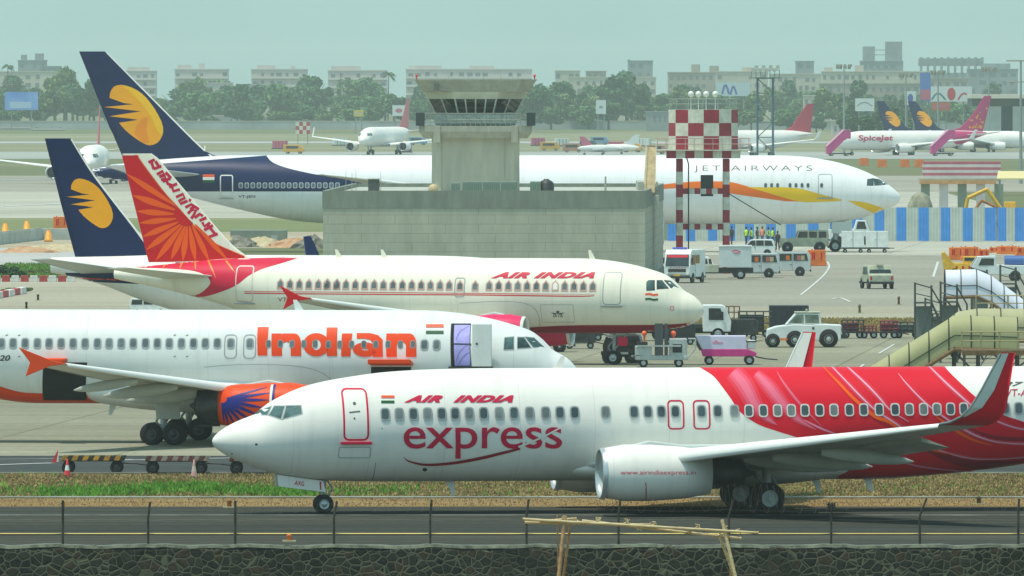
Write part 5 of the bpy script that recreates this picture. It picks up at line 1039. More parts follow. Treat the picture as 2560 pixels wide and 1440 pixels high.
for px, py, Y, h_ in ((2110,165,2700,0),(2265,187,2900,0),(2345,180,2800,0),(2472,172,2750,0),(2552,150,1900,0)):
    a = thing("light_pole", {2110: "high mast light with spread lamp head left of the concrete frame tower", 2265: "high mast light left of the striped hoardings", 2345: "high mast light rising in front of the wide billboard", 2472: "high mast light above the hangar roof", 2552: "slender pole with two cross arms at the right edge"}[px], "light pole", ((px-1280)*Y/F, Y, 0), 0, "high mast lights over the airfield"); h = H-(py-YH)*Y/F; q = MB(); q.cyl((0, 0, 0), (0, 0, h), .28, .13, n=8); q.build("pole", M("pole_grey", (0.24, 0.27, 0.25), 0.6), a); q = MB()
    if px == 2552: q.cyl((0, 0, h-3.4), (0, 0, h), .14, n=6); q.tube([(-2.2, 0, h-.1), (1.2, 0, h-.1)], .12); q.tube([(-1.8, 0, h-3.3), (1.2, 0, h-3.3)], .09)
    else:
        for k in range(9): b_ = 2*math.pi*k/9; q.obox((1.5*math.cos(b_), 1.5*math.sin(b_), h+.1-.5*(k % 2)), (.5, .5, .5), b_); q.cyl((0, 0, h), (1.5*math.cos(b_), 1.5*math.sin(b_), h), .07, n=5)
    q.build("lamp_head", M("lamp_head_brown", (0.26, 0.24, 0.18), 0.6), a)
# ------------------------------------------------------------------ vehicles and ramp equipment
VW = M("vehicle_white", (0.70, 0.72, 0.68), 0.4, var=0.10, scale=1.5); VGLASS = M("vehicle_glass", (0.025, 0.035, 0.035), 0.1, var=0.5, scale=2, spec=0.7); VBLACK = M("vehicle_black", (0.02, 0.021, 0.022), 0.5)
VBEIGE = M("vehicle_beige", (0.42, 0.43, 0.31), 0.55, var=0.18, scale=2); VGREY = M("vehicle_grey", (0.38, 0.41, 0.39), 0.5, var=0.12, scale=2); MAG = M("vehicle_magenta", (0.55, 0.02, 0.20), 0.5, var=0.12, scale=2); LILAC = M("vehicle_lilac", (0.62, 0.58, 0.72), 0.5, var=0.08, scale=1.5)
ORNG = M("barrier_orange", (0.80, 0.17, 0.012), 0.55, var=0.18, scale=3); YELO = M("machine_yellow", (0.75, 0.42, 0.02), 0.55, var=0.18, scale=2); MAROON = M("cart_maroon", (0.17, 0.018, 0.035), 0.7, var=0.3, scale=4); TAIL = M("tail_lamp", (0.45, 0.012, 0.012), 0.3); HEAD = M("head_lamp", (0.75, 0.75, 0.68), 0.15); BEAC = M("beacon_orange", (0.85, 0.12, 0.02), 0.3)
def place(px, py): p = gnd(px, py); return (p.x, p.y, 0)
def vehicle(name, label, cat, loc, rz, prof, w, wheels, side=(), front=None, rear=None, body=VW, group=None, roof=None, wr=None, lamps=True, bumper=True, wheel_w=0.2, doors=(), inset=0.10, parent=None):
    """prof: side outline, +x is the front; side: window outlines; front / rear: (x, z) pairs of the screen"""
    v = thing(name, label, cat, loc, rz, group); q = MB(); q.prism(prof, -w/2, w/2); bd = q.build("body", body, v, bevel=0.05)
    zt = max(z for x, z in prof)
    for p in side:
        for sg in (-1, 1):
            q = MB(); q.prism(p, sg*(w/2+0.001), sg*(w/2+0.022)); q.build("side_window", VGLASS, v, bevel=0.006)
    for nm, s_ in (("windscreen", front), ("rear_window", rear)):
        if s_:
            (xa, za), (xb, zb) = s_; d = Vector((zb-za, 0, xa-xb)).normalized()*(0.02 if nm == "windscreen" else -0.02); e = w/2-inset; q = MB()
            if nm == "rear_window": d = Vector((-abs(d.x), 0, abs(d.z)*0))
            P = [Vector((xa, -e, za)), Vector((xa, e, za)), Vector((xb, e*0.93, zb)), Vector((xb, -e*0.93, zb))]; q.add([p+d*1.3 for p in P]+[p-d for p in P], [(0,1,2,3),(7,6,5,4),(0,4,5,1),(1,5,6,2),(2,6,7,3),(3,7,4,0)]); q.build(nm, VGLASS, v)
    for (x, r_) in wheels:
        for sg in (-1, 1): wheel(v, (x, sg*(w/2-wheel_w*0.35), r_), r_, wheel_w, 'y', 18, rimmat=wr)
        for sg in (-1, 1): q = MB(); q.cyl((x, sg*(w/2-0.03), r_*1.02), (x, sg*(w/2+0.012), r_*1.02), r_*1.22, n=20); q.build("wheel_arch", VBLACK, v)
    x1 = max(x for x, z in prof); x0 = min(x for x, z in prof)
    if bumper:
        for x, nm in ((x1, "bumper"), (x0, "bumper")): q = MB(); q.box(x-.07, x+.07, -w/2-.02, w/2+.02, .38, .56); q.build(nm, VBLACK, v, bevel=0.02)
    if lamps:
        for sg in (-1, 1):
            q = MB(); q.box(x1-.03, x1+.025, sg*(w/2-.22)-.11, sg*(w/2-.22)+.11, .66, .84); q.build("headlight", HEAD, v); q = MB(); q.box(x0-.02, x0+.03, sg*(w/2-.14)-.07, sg*(w/2-.14)+.07, .68, .95); q.build("tail_light", TAIL, v)
    for xd in doors:
        for sg in (-1, 1): q = MB(); q.box(xd-.012, xd+.012, sg*(w/2), sg*(w/2+.006), .5, zt-.25); q.box(xd+.06, xd+.2, sg*(w/2), sg*(w/2+.03), .95, 1.0); q.build("door_seam", VBLACK, v)
    if roof: q = MB(); q.box(*roof); q.build("roof_panel", body, v, bevel=0.03)
    return v
SUV = [(-2.2,.42),(2.2,.42),(2.25,.75),(2.2,1.0),(1.15,1.10),(.55,1.78),(.3,1.86),(-1.9,1.86),(-2.15,1.5),(-2.25,1.0)]
SUVW = ([(.95,1.14),(.45,1.68),(-.02,1.72),(-.02,1.14)], [(-.12,1.14),(-.12,1.72),(-.95,1.72),(-.95,1.14)], [(-1.05,1.14),(-1.05,1.72),(-1.8,1.70),(-2.02,1.14)])
VAN = [(-2.3,.45),(2.25,.45),(2.32,.8),(2.25,1.15),(1.75,1.25),(1.2,1.92),(1.0,2.02),(-2.1,2.02),(-2.3,1.7)]
VANW = ([(1.65,1.28),(1.15,1.86),(.62,1.86),(.62,1.28)], [(.5,1.28),(.5,1.86),(-.6,1.86),(-.6,1.28)], [(-.75,1.28),(-.75,1.86),(-1.95,1.86),(-2.1,1.28)])
# group of ramp vehicles by the corner of the grey building
amb = vehicle("ambulance", "white ambulance van facing the camera, blue light bar and red strip over its windscreen", "ambulance", place(1712, 707), R(-105), [(-2.4,.45),(2.2,.45),(2.4,.7),(2.42,1.25),(2.1,2.25),(1.8,2.55),(-2.3,2.55),(-2.4,2.2)], 2.05, [(1.5,.36),(-1.5,.36)], ([(2.0,1.4),(1.75,2.15),(.85,2.15),(.85,1.4)], [(.6,1.5),(.6,2.15),(-.5,2.15),(-.5,1.5)]), ((2.43,1.30),(2.14,2.18)), None, doors=(.72,))
q = MB(); q.obox((1.5, 0, 2.66), (.35, 1.1, .16)); q.build("light_bar", M("lamp_blue", (0.12, 0.12, 0.55), 0.3), amb, bevel=0.03)
q = MB(); q.add([(2.245,-.8,1.97),(2.245,.8,1.97),(2.185,.78,2.16),(2.185,-.78,2.16)], [(0,1,2,3)]); q.build("red_strip", M("strip_red", (0.7, 0.01, 0.03), 0.4), amb)
q = MB(); q.box(2.44,2.455,-.7,.7,.86,1.1); q.build("grille", VBLACK, amb); q = MB(); q.box(2.44,2.47,-.26,.26,.52,.68); q.build("number_plate", YELO, amb)
q = MB(); [q.box(2.43,2.44,-.55+.22*k,-.42+.22*k,1.17,1.22) for k in range(6)]; q.build("bonnet_mark", SUNRED, amb)
for sg in (-1, 1): q = MB(); q.box(2.0,2.15,sg*1.12-.05,sg*1.12+.05,1.5,1.95); q.cyl((1.9,sg*1.0,1.75),(2.05,sg*1.12,1.75),.03,n=5); q.build("wing_mirror", VBLACK, amb)
bt = thing("box_lorry", "white pick-up lorry with a grey goods box, beside the ambulance", "lorry", place(1822, 698), R(180)); q = MB()
q.box(-1.75,.75,-.95,.95,.95,2.55); q.build("goods_box", M("box_grey", (0.56, 0.60, 0.58), 0.5, var=0.08, scale=1), bt, bevel=0.03); q = MB(); q.box(-1.8,.8,-1.0,1.0,2.55,2.65); q.build("box_roof", VW, bt, bevel=0.02)
q = MB(); q.prism([(.8,.55),(3.0,.55),(3.05,.95),(2.6,1.1),(.8,1.15)], -.9, .9); q.build("load_bed", VBEIGE, bt, bevel=0.03); q = MB(); q.prism([(1.1,1.1),(2.9,1.1),(2.4,1.85),(1.6,1.75)], -.7, .7); q.build("cab", VW, bt, bevel=0.08)
q = MB(); [q.prism([(1.3+.35*k,1.2),(1.55+.35*k,1.2),(1.6+.3*k,1.6),(1.42+.3*k,1.6)], -.72, .72) for k in range(4)]; q.build("cab_window", VGLASS, bt)
q = MB(); q.box(-1.9,3.0,-.4,.4,.5,.9); q.build("chassis", VBLACK, bt); [wheel(bt, (x, sg*.8, .40), .40, .24) for x in (-.9, 2.35) for sg in (-1, 1)]
for pts_ in ([(-.2,2.2),(-.55,2.28),(-.9,2.15)], [(-.35,2.05),(-.8,2.05)]): q = MB(); q.tube([(x, .957, z) for x, z in pts_], .035, 5); q.build("box_mark", SUNRED, bt)
for px, py, rz, lb in ((1884, 694, 180, "silver van right of the box lorry, its front hidden by the goods box"), (1962, 690, 180, "silver van at the right end of the row, next to the orange barrier")):
    v = vehicle("minivan", lb, "van", place(px, py), R(rz), VAN, 1.75, [(1.45,.36),(-1.35,.36)], VANW, ((1.78,1.27),(1.22,1.9)), ((-2.31,1.28),(-2.22,1.8)), body=M("vehicle_silver", (0.50, 0.54, 0.52), 0.4, var=0.12, scale=1.5), doors=(.56,-.66)); v.scale = (.88,.88,.95)
    for x_, m_ in ((-.25, ORNG), (-1.25, M("seat_rose", (0.45, 0.12, 0.10), 0.7)), (-1.6, M("seat_sand", (0.45, 0.38, 0.20), 0.7))):
        for sg in (-1, 1): q = MB(); q.box(x_-.16, x_+.16, sg*.896, sg*.903, 1.34, 1.72); q.build("seat_patch", m_, v)  # coloured patches on the opaque glass stand in for seats seen inside
v = vehicle("estate_car", "white estate car standing behind the goods box lorry", "car", place(1888, 640), R(178), SUV, 1.75, [(1.4,.34),(-1.35,.34)], SUVW, ((1.17,1.12),(.58,1.76)), ((-2.24,1.1),(-2.12,1.65)), doors=(-.07,)); v.scale = (.8,)*3
jp = vehicle("utility_vehicle", "old cream bonneted utility vehicle facing left under the wide body nose", "utility vehicle", place(2010, 630), R(180), [(-2.2,.5),(2.1,.5),(2.2,.95),(2.1,1.2),(.75,1.3),(.55,1.95),(-2.1,1.98),(-2.2,1.7)], 1.75, [(1.5,.42),(-1.4,.42)], ([(.6,1.3),(.45,1.85),(-.3,1.85),(-.3,1.3)], [(-.45,1.3),(-.45,1.85),(-1.15,1.85),(-1.15,1.3)], [(-1.3,1.3),(-1.3,1.85),(-2.0,1.85),(-2.0,1.3)]), ((.78,1.31),(.58,1.92)), None, body=VBEIGE)
sd2 = vehicle("saloon_car", "pale cream old jeep seen from behind, alone on the open taxiway", "car", place(2192, 722), R(100), [(-1.75,.5),(1.8,.5),(1.85,.9),(.9,1.05),(.55,1.72),(-1.05,1.75),(-1.3,1.15),(-1.75,1.05)], 1.85, [(1.2,.36),(-1.2,.36)], ([(.72,1.1),(.42,1.62),(-.1,1.62),(-.1,1.1)], [(-.2,1.1),(-.2,1.62),(-.95,1.62),(-1.12,1.1)]), ((.92,1.06),(.57,1.7)), ((-1.29,1.16),(-1.07,1.62)), body=VBEIGE)
q = MB(); q.obox((-1.1,0,1.80),(.3,.5,.06)); q.cyl((0,0,1.74),(0,0,1.85),.05,n=8); q.build("roof_lamp", VBEIGE, sd2)
# container dollies
def container_dolly(px, py, label):
    a = thing("container_dolly", label, "dolly", place(px, py), 0, "white baggage containers on dollies"); q = MB(); q.box(-1.0,1.0,-.75,.75,.48,1.95); q.build("container", VW, a, bevel=0.03); q = MB(); q.box(-1.15,1.15,-.8,.8,.36,.47); q.cyl((1.15,0,.42),(1.6,0,.42),.04,n=6); q.build("platform", VBLACK, a)
    q = MB(); q.box(-.05,.03,-.77,-.752,.5,1.95); q.box(-.2,-.1,-.775,-.752,1.1,1.25); q.build("latch", VGREY, a); [wheel(a, (x, sg*.6, .18), .18, .12, n=12) for x in (-.7, .7) for sg in (-1, 1)]; return a
container_dolly(2132, 632, "white baggage container on a dolly beside the nose wheel"); container_dolly(2192, 632, "white baggage container on a dolly, farther from the nose wheel")
tg_ = vehicle("tow_truck", "white airfield truck with slanted cab glass behind the baggage containers", "truck", place(2125, 612), R(0), [(-2.0,.5),(1.8,.5),(1.85,1.4),(1.5,2.3),(.6,2.35),(.35,1.5),(-2.0,1.45)], 1.9, [(1.1,.4),(-1.2,.4)], ([(1.55,1.5),(1.35,2.2),(.7,2.2),(.55,1.5)],), ((1.86,1.42),(1.53,2.26)), None)
# big pushback tractor
pt = thing("pushback_tractor", "white pushback tractor with three big wheels in view, driver cab amidships", "tractor", place(2008, 868), R(180)); q = MB()
q.prism([(-2.15,.42),(-2.2,1.30),(-1.0,1.36),(-.4,1.32),(.55,1.35),(1.6,1.22),(2.1,1.05),(2.15,.42)], -1.1, 1.1); q.build("body", VW, pt, bevel=0.06); q = MB(); q.prism([(-1.05,1.34),(-.95,1.98),(.45,2.0),(1.05,1.32)], -.85, .85); q.build("cab", VW, pt, bevel=0.05)
for p in ([(.90,1.40),(.42,1.90),(.0,1.90),(.0,1.40)], [(-.1,1.40),(-.1,1.90),(-.85,1.88),(-.92,1.40)]):
    for sg in (-1, 1): q = MB(); q.prism(p, sg*.853, sg*.87); q.build("cab_window", M("cab_glass_clear", (0.16, 0.20, 0.16), 0.15, var=0.5, scale=2), pt)
q = MB(); q.box(-1.0,.5,-.9,.9,2.0,2.07); q.cyl((-.2,0,2.07),(-.2,0,2.22),.08,n=10); q.build("cab_roof", VBEIGE, pt, bevel=0.02)
q = MB(); q.box(.3,.5,-.5,0,1.5,1.8); q.build("driver_vest", M("hi_vis", (0.45, 0.75, 0.03), 0.6), pt)
for x, r_ in ((-1.45,.50),(.50,.46),(1.78,.38)):
    for sg in (-1, 1):
        wheel(pt, (x, sg*1.02, r_), r_, .32, 'y', 24, rimmat=M("rim_grey", (0.45, 0.46, 0.40), 0.5)); q = MB(); q.cyl((x, sg*1.06, r_*1.05), (x, sg*1.112, r_*1.05), r_*1.10, n=24); q.build("wheel_arch", VBLACK, pt)
q = MB(); q.box(-2.55,-2.15,-.25,.25,.5,.75); q.tube([(-2.4,-.3,.75),(-2.45,-.3,.95),(-2.45,.3,.95),(-2.4,.3,.75)], .04); q.build("tow_hitch", DARKMETAL, pt); q = MB(); q.box(.9,1.35,1.1,1.12,.42,.55); q.build("side_step", ORNG, pt)
for sg in (-1, 1): [(lambda b: (b.box(-.62,-.5,sg*1.10,sg*1.115,z,z+.14), b.build("side_mark", VBLACK, pt)))(MB()) for z in (.75, 1.05)]
# cab-over lorry under the cream jet's nose
cl = thing("flatbed_lorry", "white cab lorry with black flat bed partly under the cream jet nose", "lorry", place(1748, 852), R(0)); q = MB(); q.prism([(.2,.55),(1.85,.55),(1.9,1.15),(1.55,2.05),(1.35,2.15),(.2,2.15)], -.95, .95); q.build("cab", VW, cl, bevel=0.06)
q = MB(); e = .82; q.add([(1.905,-e,1.22),(1.905,e,1.22),(1.60,e,2.02),(1.60,-e,2.02)], [(0,1,2,3)]); q.build("windscreen", M("glass_sky", (0.20, 0.26, 0.26), 0.1, var=0.3, scale=1), cl)
for sg in (-1, 1): q = MB(); q.prism([(1.45,1.25),(1.25,1.95),(.55,1.95),(.55,1.25)], sg*.952, sg*.97); q.build("side_window", VGLASS, cl)
q = MB(); q.box(-3.6,.15,-.95,.95,.75,1.0); q.box(-3.6,1.7,-.4,.4,.45,.75); q.build("flat_bed", VBLACK, cl); q = MB(); q.box(-2.7,-.6,-.8,.8,1.0,1.75); q.build("load", VW, cl, bevel=0.05); [wheel(cl, (x, sg*.82, .42), .42, .26) for x in (1.1,-2.4) for sg in (-1, 1)]
q = MB(); q.box(1.3,1.42,-1.15,-1.05,1.3,1.75); q.cyl((1.2,-.95,1.6),(1.36,-1.1,1.6),.025,n=5); q.build("wing_mirror", VBLACK, cl); q = MB(); q.box(1.88,1.94,-.6,.6,.7,.82); q.build("grille", VBLACK, cl); q = MB(); q.box(1.82,1.98,-.95,.95,.45,.58); q.build("bumper", VBLACK, cl)
# black tug at the nose wheel of the cream jet
bk = vehicle("aircraft_tug", "low black aircraft tug at the nose wheel of the cream jet", "tug", place(1556, 908), R(175), [(-.95,.3),(.85,.3),(.92,.8),(.75,1.25),(-.85,1.3),(-.98,.9)], 1.5, [(.55,.33),(-.55,.33)], ([(.6,.85),(.5,1.15),(-.1,1.15),(-.1,.85)], [(-.2,.85),(-.2,1.15),(-.7,1.15),(-.75,.85)]), None, None, body=VBLACK, lamps=False)
q = MB(); q.box(-.35,.35,.76,.80,.42,.52); q.build("side_rail", VGREY, bk); q = MB(); q.prism([(-.75,1.32),(.65,1.28),(.5,1.62),(-.6,1.66)], -.6, .6); q.build("hood", M("hood_pale", (0.50, 0.52, 0.46), 0.5, var=0.25, scale=3), bk, bevel=0.05)
v = vehicle("airline_jeep", "white jeep with an orange painted flank left of the black aircraft tug", "car", place(1352, 880), R(0), SUV, 1.75, [(1.25,.36),(-1.35,.36)], SUVW, ((1.17,1.12),(.58,1.76)), ((-2.24,1.1),(-2.12,1.65)), doors=(-.07,)); v.scale = (.85,)*3
for sg in (-1, 1): q = MB(); q.prism([(-.2,.70),(.4,.80),(1.2,1.05),(2.1,1.0),(2.1,.90),(1.3,.88),(.5,.62)], sg*.88, sg*.892); q.build("flank_stripe", ORANGE, v)
gp = thing("loading_lift", "grey scissor loader frame with a dark mast and orange beacons", "loader", place(1655, 918), 0); q = MB(); q.box(-1.3,1.25,-.9,.9,.35,.55); q.box(-1.3,-.5,-.9,.9,.55,1.0); q.box(.35,1.2,-.85,.85,.5,1.35); q.build("chassis", VGREY, gp, bevel=0.04)
q = MB(); q.box(-.35,.05,-.3,.3,.5,2.05); q.box(.12,.28,-.3,.3,.5,2.05); q.build("mast", M("mast_dark", (0.05, 0.06, 0.06), 0.5), gp); q = MB(); q.box(-1.2,.9,-1.0,-.85,.98,1.05); q.tube([(1.25,-.9,.5),(1.6,-.9,.9),(1.6,-.9,1.35),(1.25,-.9,1.35)], .04); q.build("guard_rail", VGREY, gp)
for x in (-.85, .55): q = MB(); q.cyl((x,0,1.0 if x < 0 else 1.35),(x,0,1.5),.05,n=8); q.ball((x,0,1.58),.13); q.build("beacon", BEAC, gp)
for x in (-.9,.8): [wheel(gp, (x, sg*.8, .22), .22, .16, n=14) for sg in (-1, 1)]
q = MB(); q.box(.5,.95,-.87,-.85,.7,1.1); q.build("control_panel", VBLACK, gp); q = MB(); q.cyl((-.95,-.7,1.02),(-.95,-.7,1.2),.25,n=14); q.build("hose_reel", VBLACK, gp)
# pink and lilac baggage cart
pc = thing("baggage_cart", "lilac and magenta baggage cart parked right of the grey loader", "cart", place(1812, 912), 0); q = MB(); q.prism([(-1.05,.75),(1.0,.75),(1.0,1.42),(-1.4,1.42)], -.7, .7); q.build("cart_side", LILAC, pc, bevel=0.03); q = MB(); q.prism([(-1.05,.42),(1.45,.42),(1.5,.6),(1.02,.78),(-1.15,.78)], -.72, .72); q.build("cart_base", MAG, pc, bevel=0.03)
for x, r_ in ((-.75,.22),(1.15,.24)): [wheel(pc, (x, sg*.68, r_), r_, .14, n=16) for sg in (-1, 1)]
q = MB(); q.box(1.05,1.45,-.5,.5,.78,1.2); q.build("engine_box", VW, pc, bevel=0.05); q = MB(); q.box(.98,1.5,-.55,.55,1.12,1.18); q.tube([(1.45,0,.4),(1.9,0,.3),(2.5,0,.25)], .035); q.build("tow_bar", VBLACK, pc); q = MB(); q.box(-.6,-.1,-.712,-.702,1.05,1.12); q.box(-.5,-.35,-.712,-.702,1.12,1.2); q.build("cart_mark", M("mark_rose", (0.65, 0.25, 0.38), 0.5), pc)
q = MB(); q.add([(-1.42,-.7,1.42),(-1.07,-.7,.75),(-1.2,-.7,.7),(-1.6,-.7,1.42),(-1.42,-.66,1.42),(-1.07,-.66,.75),(-1.2,-.66,.7),(-1.6,-.66,1.42)], [(0,1,2,3),(7,6,5,4),(0,4,5,1),(1,5,6,2),(2,6,7,3),(3,7,4,0)]); q.build("end_board", VBLACK, pc)
# dark carts in front of the straw grass
def cage_cart(px, py, label, w_, h_, mat, cov=None, cat="cart"):
    a = thing("cage_cart", label, cat, place(px, py), 0, "dark baggage carts along the straw grass"); q = MB(); q.box(-w_/2,w_/2,-.6,.6,.32,.45); q.build("platform", VBLACK, a, bevel=0.02); q = MB()
    for x in [(-w_/2+w_*k/4) for k in range(5)]: q.cyl((x,-.58,.45),(x,-.58,h_),.03,n=5); q.cyl((x,.58,.45),(x,.58,h_),.03,n=5)
    for z in (h_*.55, h_*.8, h_): q.tube([(-w_/2,-.58,z),(w_/2,-.58,z),(w_/2,.58,z),(-w_/2,.58,z),(-w_/2,-.58,z)], .03, 5)
    q.build("cage", mat, a); 
    if cov: q = MB(); q.box(-w_/2+.05,w_/2-.25*w_,-.55,.55,.46,h_*.88); q.build("load", cov, a, bevel=0.08)
    q = MB(); q.tube([(w_/2,0,.38),(w_/2+.7,0,.25)], .04); q.build("drawbar", VBLACK, a); [wheel(a, (x, sg*.5, .22), .22, .14, n=14) for x in (-w_*.32, w_*.32) for sg in (-1, 1)]; return a
DK = M("cart_dark", (0.035, 0.038, 0.036), 0.7, var=0.4, scale=4)
cage_cart(1888, 843, "black railed trailer with a dark humped load left of the pushback tractor", 2.0, 1.55, VBLACK, DK)
cage_cart(1822, 838, "rusty brown framework cart behind the flatbed lorry cab", 1.3, 1.75, M("cart_rust", (0.16, 0.09, 0.045), 0.8, var=0.3, scale=4), None)
cage_cart(2132, 846, "maroon topped cage cart right of the pushback tractor", 1.3, 1.1, DK, MAROON); cage_cart(2172, 846, "low empty dark cart trailing the maroon topped one", 0.9, .75, MAROON, None)
cage_cart(2222, 846, "small maroon tractor like cart at the head of a dark trailer", 1.0, 1.05, MAROON, MAROON); cage_cart(2268, 845, "dark trailer loaded with grey drums", 1.6, .95, DK, M("drum_grey", (0.12, 0.14, 0.13), 0.6, var=0.4, scale=3)); cage_cart(2318, 852, "tall navy covered cart beside the beige covered stairs", 1.3, 1.6, DK, M("tarp_navy", (0.012, 0.015, 0.035), 0.6, var=0.4, scale=3))
ct = thing("freight_container", "black freight container standing behind the pushback tractor", "container", place(1972, 835)); q = MB(); q.box(-1.2,1.2,-.9,.9,.25,1.75); q.build("shell", M("container_black", (0.02, 0.026, 0.032), 0.6, var=0.3, scale=2), ct, bevel=0.03); q = MB(); [q.box(-1.15+.3*k,-1.10+.3*k,-.93,-.9,.3,1.7) for k in range(8)]; q.build("ribs", VBLACK, ct); q = MB(); q.box(-1.2,1.2,-.8,.8,.0,.25); q.build("pallet", VBLACK, ct)
# people in front of the hoarding
SKIN = M("skin_brown", (0.16, 0.08, 0.045), 0.6); HAIR = M("hair_black", (0.012, 0.010, 0.009), 0.6); CLO = {"dark": M("cloth_dark", (0.03, 0.033, 0.04), 0.8), "blue": M("cloth_blue", (0.05, 0.08, 0.16), 0.8)}
def person(loc, rz, label, vest, stride=0.12, arm=0.15, trouser="dark"):
    bm = bmesh.new(); V = {}
    def nv(n, p): V[n] = bm.verts.new(p); return V[n]
    pts = dict(hip=(0,0,.95), waist=(0,0,1.12), chest=(0,.01,1.32), neck=(0,0,1.49), chin=(.03,0,1.56), head=(.02,0,1.66), crown=(0,0,1.74))
    for n in pts: nv(n, pts[n])
    E = [("hip","waist"),("waist","chest"),("chest","neck"),("neck","chin"),("chin","head"),("head","crown")]
    rad = dict(hip=.14, waist=.13, chest=.155, neck=.058, chin=.075, head=.098, crown=.055)
    for s_, d in (("l", 1), ("r", -1)):
        st_ = stride*d
        for n, p, r_ in (("th",(0.01,.09*d,.90),.095),("kn",(.03+st_*.5,.10*d,.50),.062),("an",(st_-.02,.10*d,.09),.043),("to",(st_+.14,.11*d,.035),.035),("sh",(0,.19*d,1.42),.068),("el",(-arm*d*.4-.02,.25*d,1.14),.047),("wr",(.08+arm*d*.6,.25*d,.92),.034),("ha",(.12+arm*d*.6,.24*d,.82),.038)):
            nv(s_+n, p); rad[s_+n] = r_
        E += [("hip",s_+"th"),(s_+"th",s_+"kn"),(s_+"kn",s_+"an"),(s_+"an",s_+"to"),("chest",s_+"sh"),(s_+"sh",s_+"el"),(s_+"el",s_+"wr"),(s_+"wr",s_+"ha")]
    for a, b_ in E: bm.edges.new((V[a], V[b_]))
    names = list(V); me = bpy.data.meshes.new("person"); bm.to_mesh(me); bm.free(); o = bpy.data.objects.new("person", me); S.collection.objects.link(o)
    sk = o.modifiers.new("skin", 'SKIN'); sk.use_smooth_shade = True
    if not me.skin_vertices: me.attributes.new("skin", 'FLOAT', 'POINT') if False else None
    if me.skin_vertices:
        for i, n in enumerate(names): me.skin_vertices[0].data[i].radius = (rad[n], rad[n]); me.skin_vertices[0].data[i].use_root = (n == "hip")
    ss = o.modifiers.new("sub", 'SUBSURF'); ss.levels = 1; ss.render_levels = 1; me.materials.append(SKIN); o.location = loc; o.rotation_euler = (0, 0, rz); tag(o, label, "person", "ground crew by the hoarding")
    q = MB(); q.loft([[(rx*math.cos(2*math.pi*k/12), ry*math.sin(2*math.pi*k/12), z) for k in range(12)] for z, rx, ry in ((.92,.15,.19),(1.12,.15,.185),(1.32,.17,.215),(1.44,.12,.20),(1.49,.07,.09))]); q.build("vest", vest, o)
    q = MB(); d_ = stride
    for d in (1, -1): q.cyl((0.01,.09*d,.95),(.03+d_*d*.5,.10*d,.52),.105,.08,n=10); q.cyl((.03+d_*d*.5,.10*d,.52),(d_*d-.02,.10*d,.08),.08,.062,n=10)
    q.build("trousers", CLO[trouser], o); q = MB(); q.ball((-.005,0,1.70),.105,n=12,k=8,sz=(1,.92,.85)); q.build("hair", HAIR, o); 
    q = MB(); [q.ball((.105,y,1.665),.014,n=6,k=4) for y in (-.035,.035)]; q.build("eyes", HAIR, o); q = MB(); q.ball((.115,0,1.635),.018,n=6,k=4,sz=(1.2,.7,1.4)); q.build("nose", SKIN, o)
    return o
HV = M("hi_vis", (0.45, 0.75, 0.03), 0.6); HO = M("hi_vis_orange", (0.80, 0.25, 0.15), 0.6); DKV = CLO["dark"]; rp = random.Random(5)
for px, py, vest, lb in ((1866,614,HV,"person in a lime vest at the left of the crew by the hoarding"),(1878,616,HV,"person in a lime vest second from the left of the crew"),(1893,614,DKV,"bareheaded person in dark clothes between lime and orange vests"),(1906,613,HO,"person in an orange vest in the middle of the crew"),(1921,615,HV,"person in a lime vest just right of the orange vest"),(1932,616,HV,"person in a lime vest nearest the walking figure"),(1944,626,DKV,"person in dark clothes walking toward the cream utility vehicle"),(1829,612,DKV,"lone person in dark clothes beside the water tower leg")):
    person(place(px, py), rp.uniform(0, 6.2), lb, vest, rp.uniform(.05,.22), rp.uniform(.05,.25), "blue" if vest is HO else "dark")
# ------------------------------------------------------------------ hoarding
hb = thing("hoarding", "tall hoarding of alternating blue and pale corrugated panels behind the wide body nose", "hoarding", (0, 1212, 0)); HBL = M("panel_blue", (0.055, 0.26, 0.66), 0.5, var=0.10, scale=0.8); HWH = M("panel_pale", (0.50, 0.53, 0.46), 0.6, var=0.10, scale=0.8)
x = (1662-1280)/26.0; k = 0
edges = [1662,1668,1693,1715,1738,1770,1793,1815,1838,1862,1885,1915,1940,1965,1990,2020,2046,2075,2100,2130,2156,2186,2211,2241,2266,2296,2322,2352,2376,2407,2432,2462,2490,2494,2516,2537,2560,2600,2625,2655,2680,2710]
for i in range(len(edges)-1):
    x0, x1 = [(e_-1280)/25.99 for e_ in edges[i:i+2]]
    if x1-x0 < 0.3: continue
    q = MB(); n = max(3, int((x1-x0)/0.14)); poly = []
    for j in range(n+1): xx = x0+(x1-x0)*j/n; poly.append((xx, 0.0 if j % 2 else 0.035))
    poly2 = [(xx, yy+0.02) for xx, yy in poly]
    q.plan(poly+poly2[::-1], 0.06+(rnd.uniform(-.02,.02)), 3.28+rnd.uniform(-.03,.03)); q.build("panel", HBL if i % 2 == 1 else HWH, hb)
q = MB(); [q.box(x_, x_+.08, .08, .16, 0, 3.2) for x_ in [14.7+2.9*j for j in range(14)]]; q.box(14.7, 55, .06, .1, 3.0, 3.08); q.build("post", STEEL, hb)
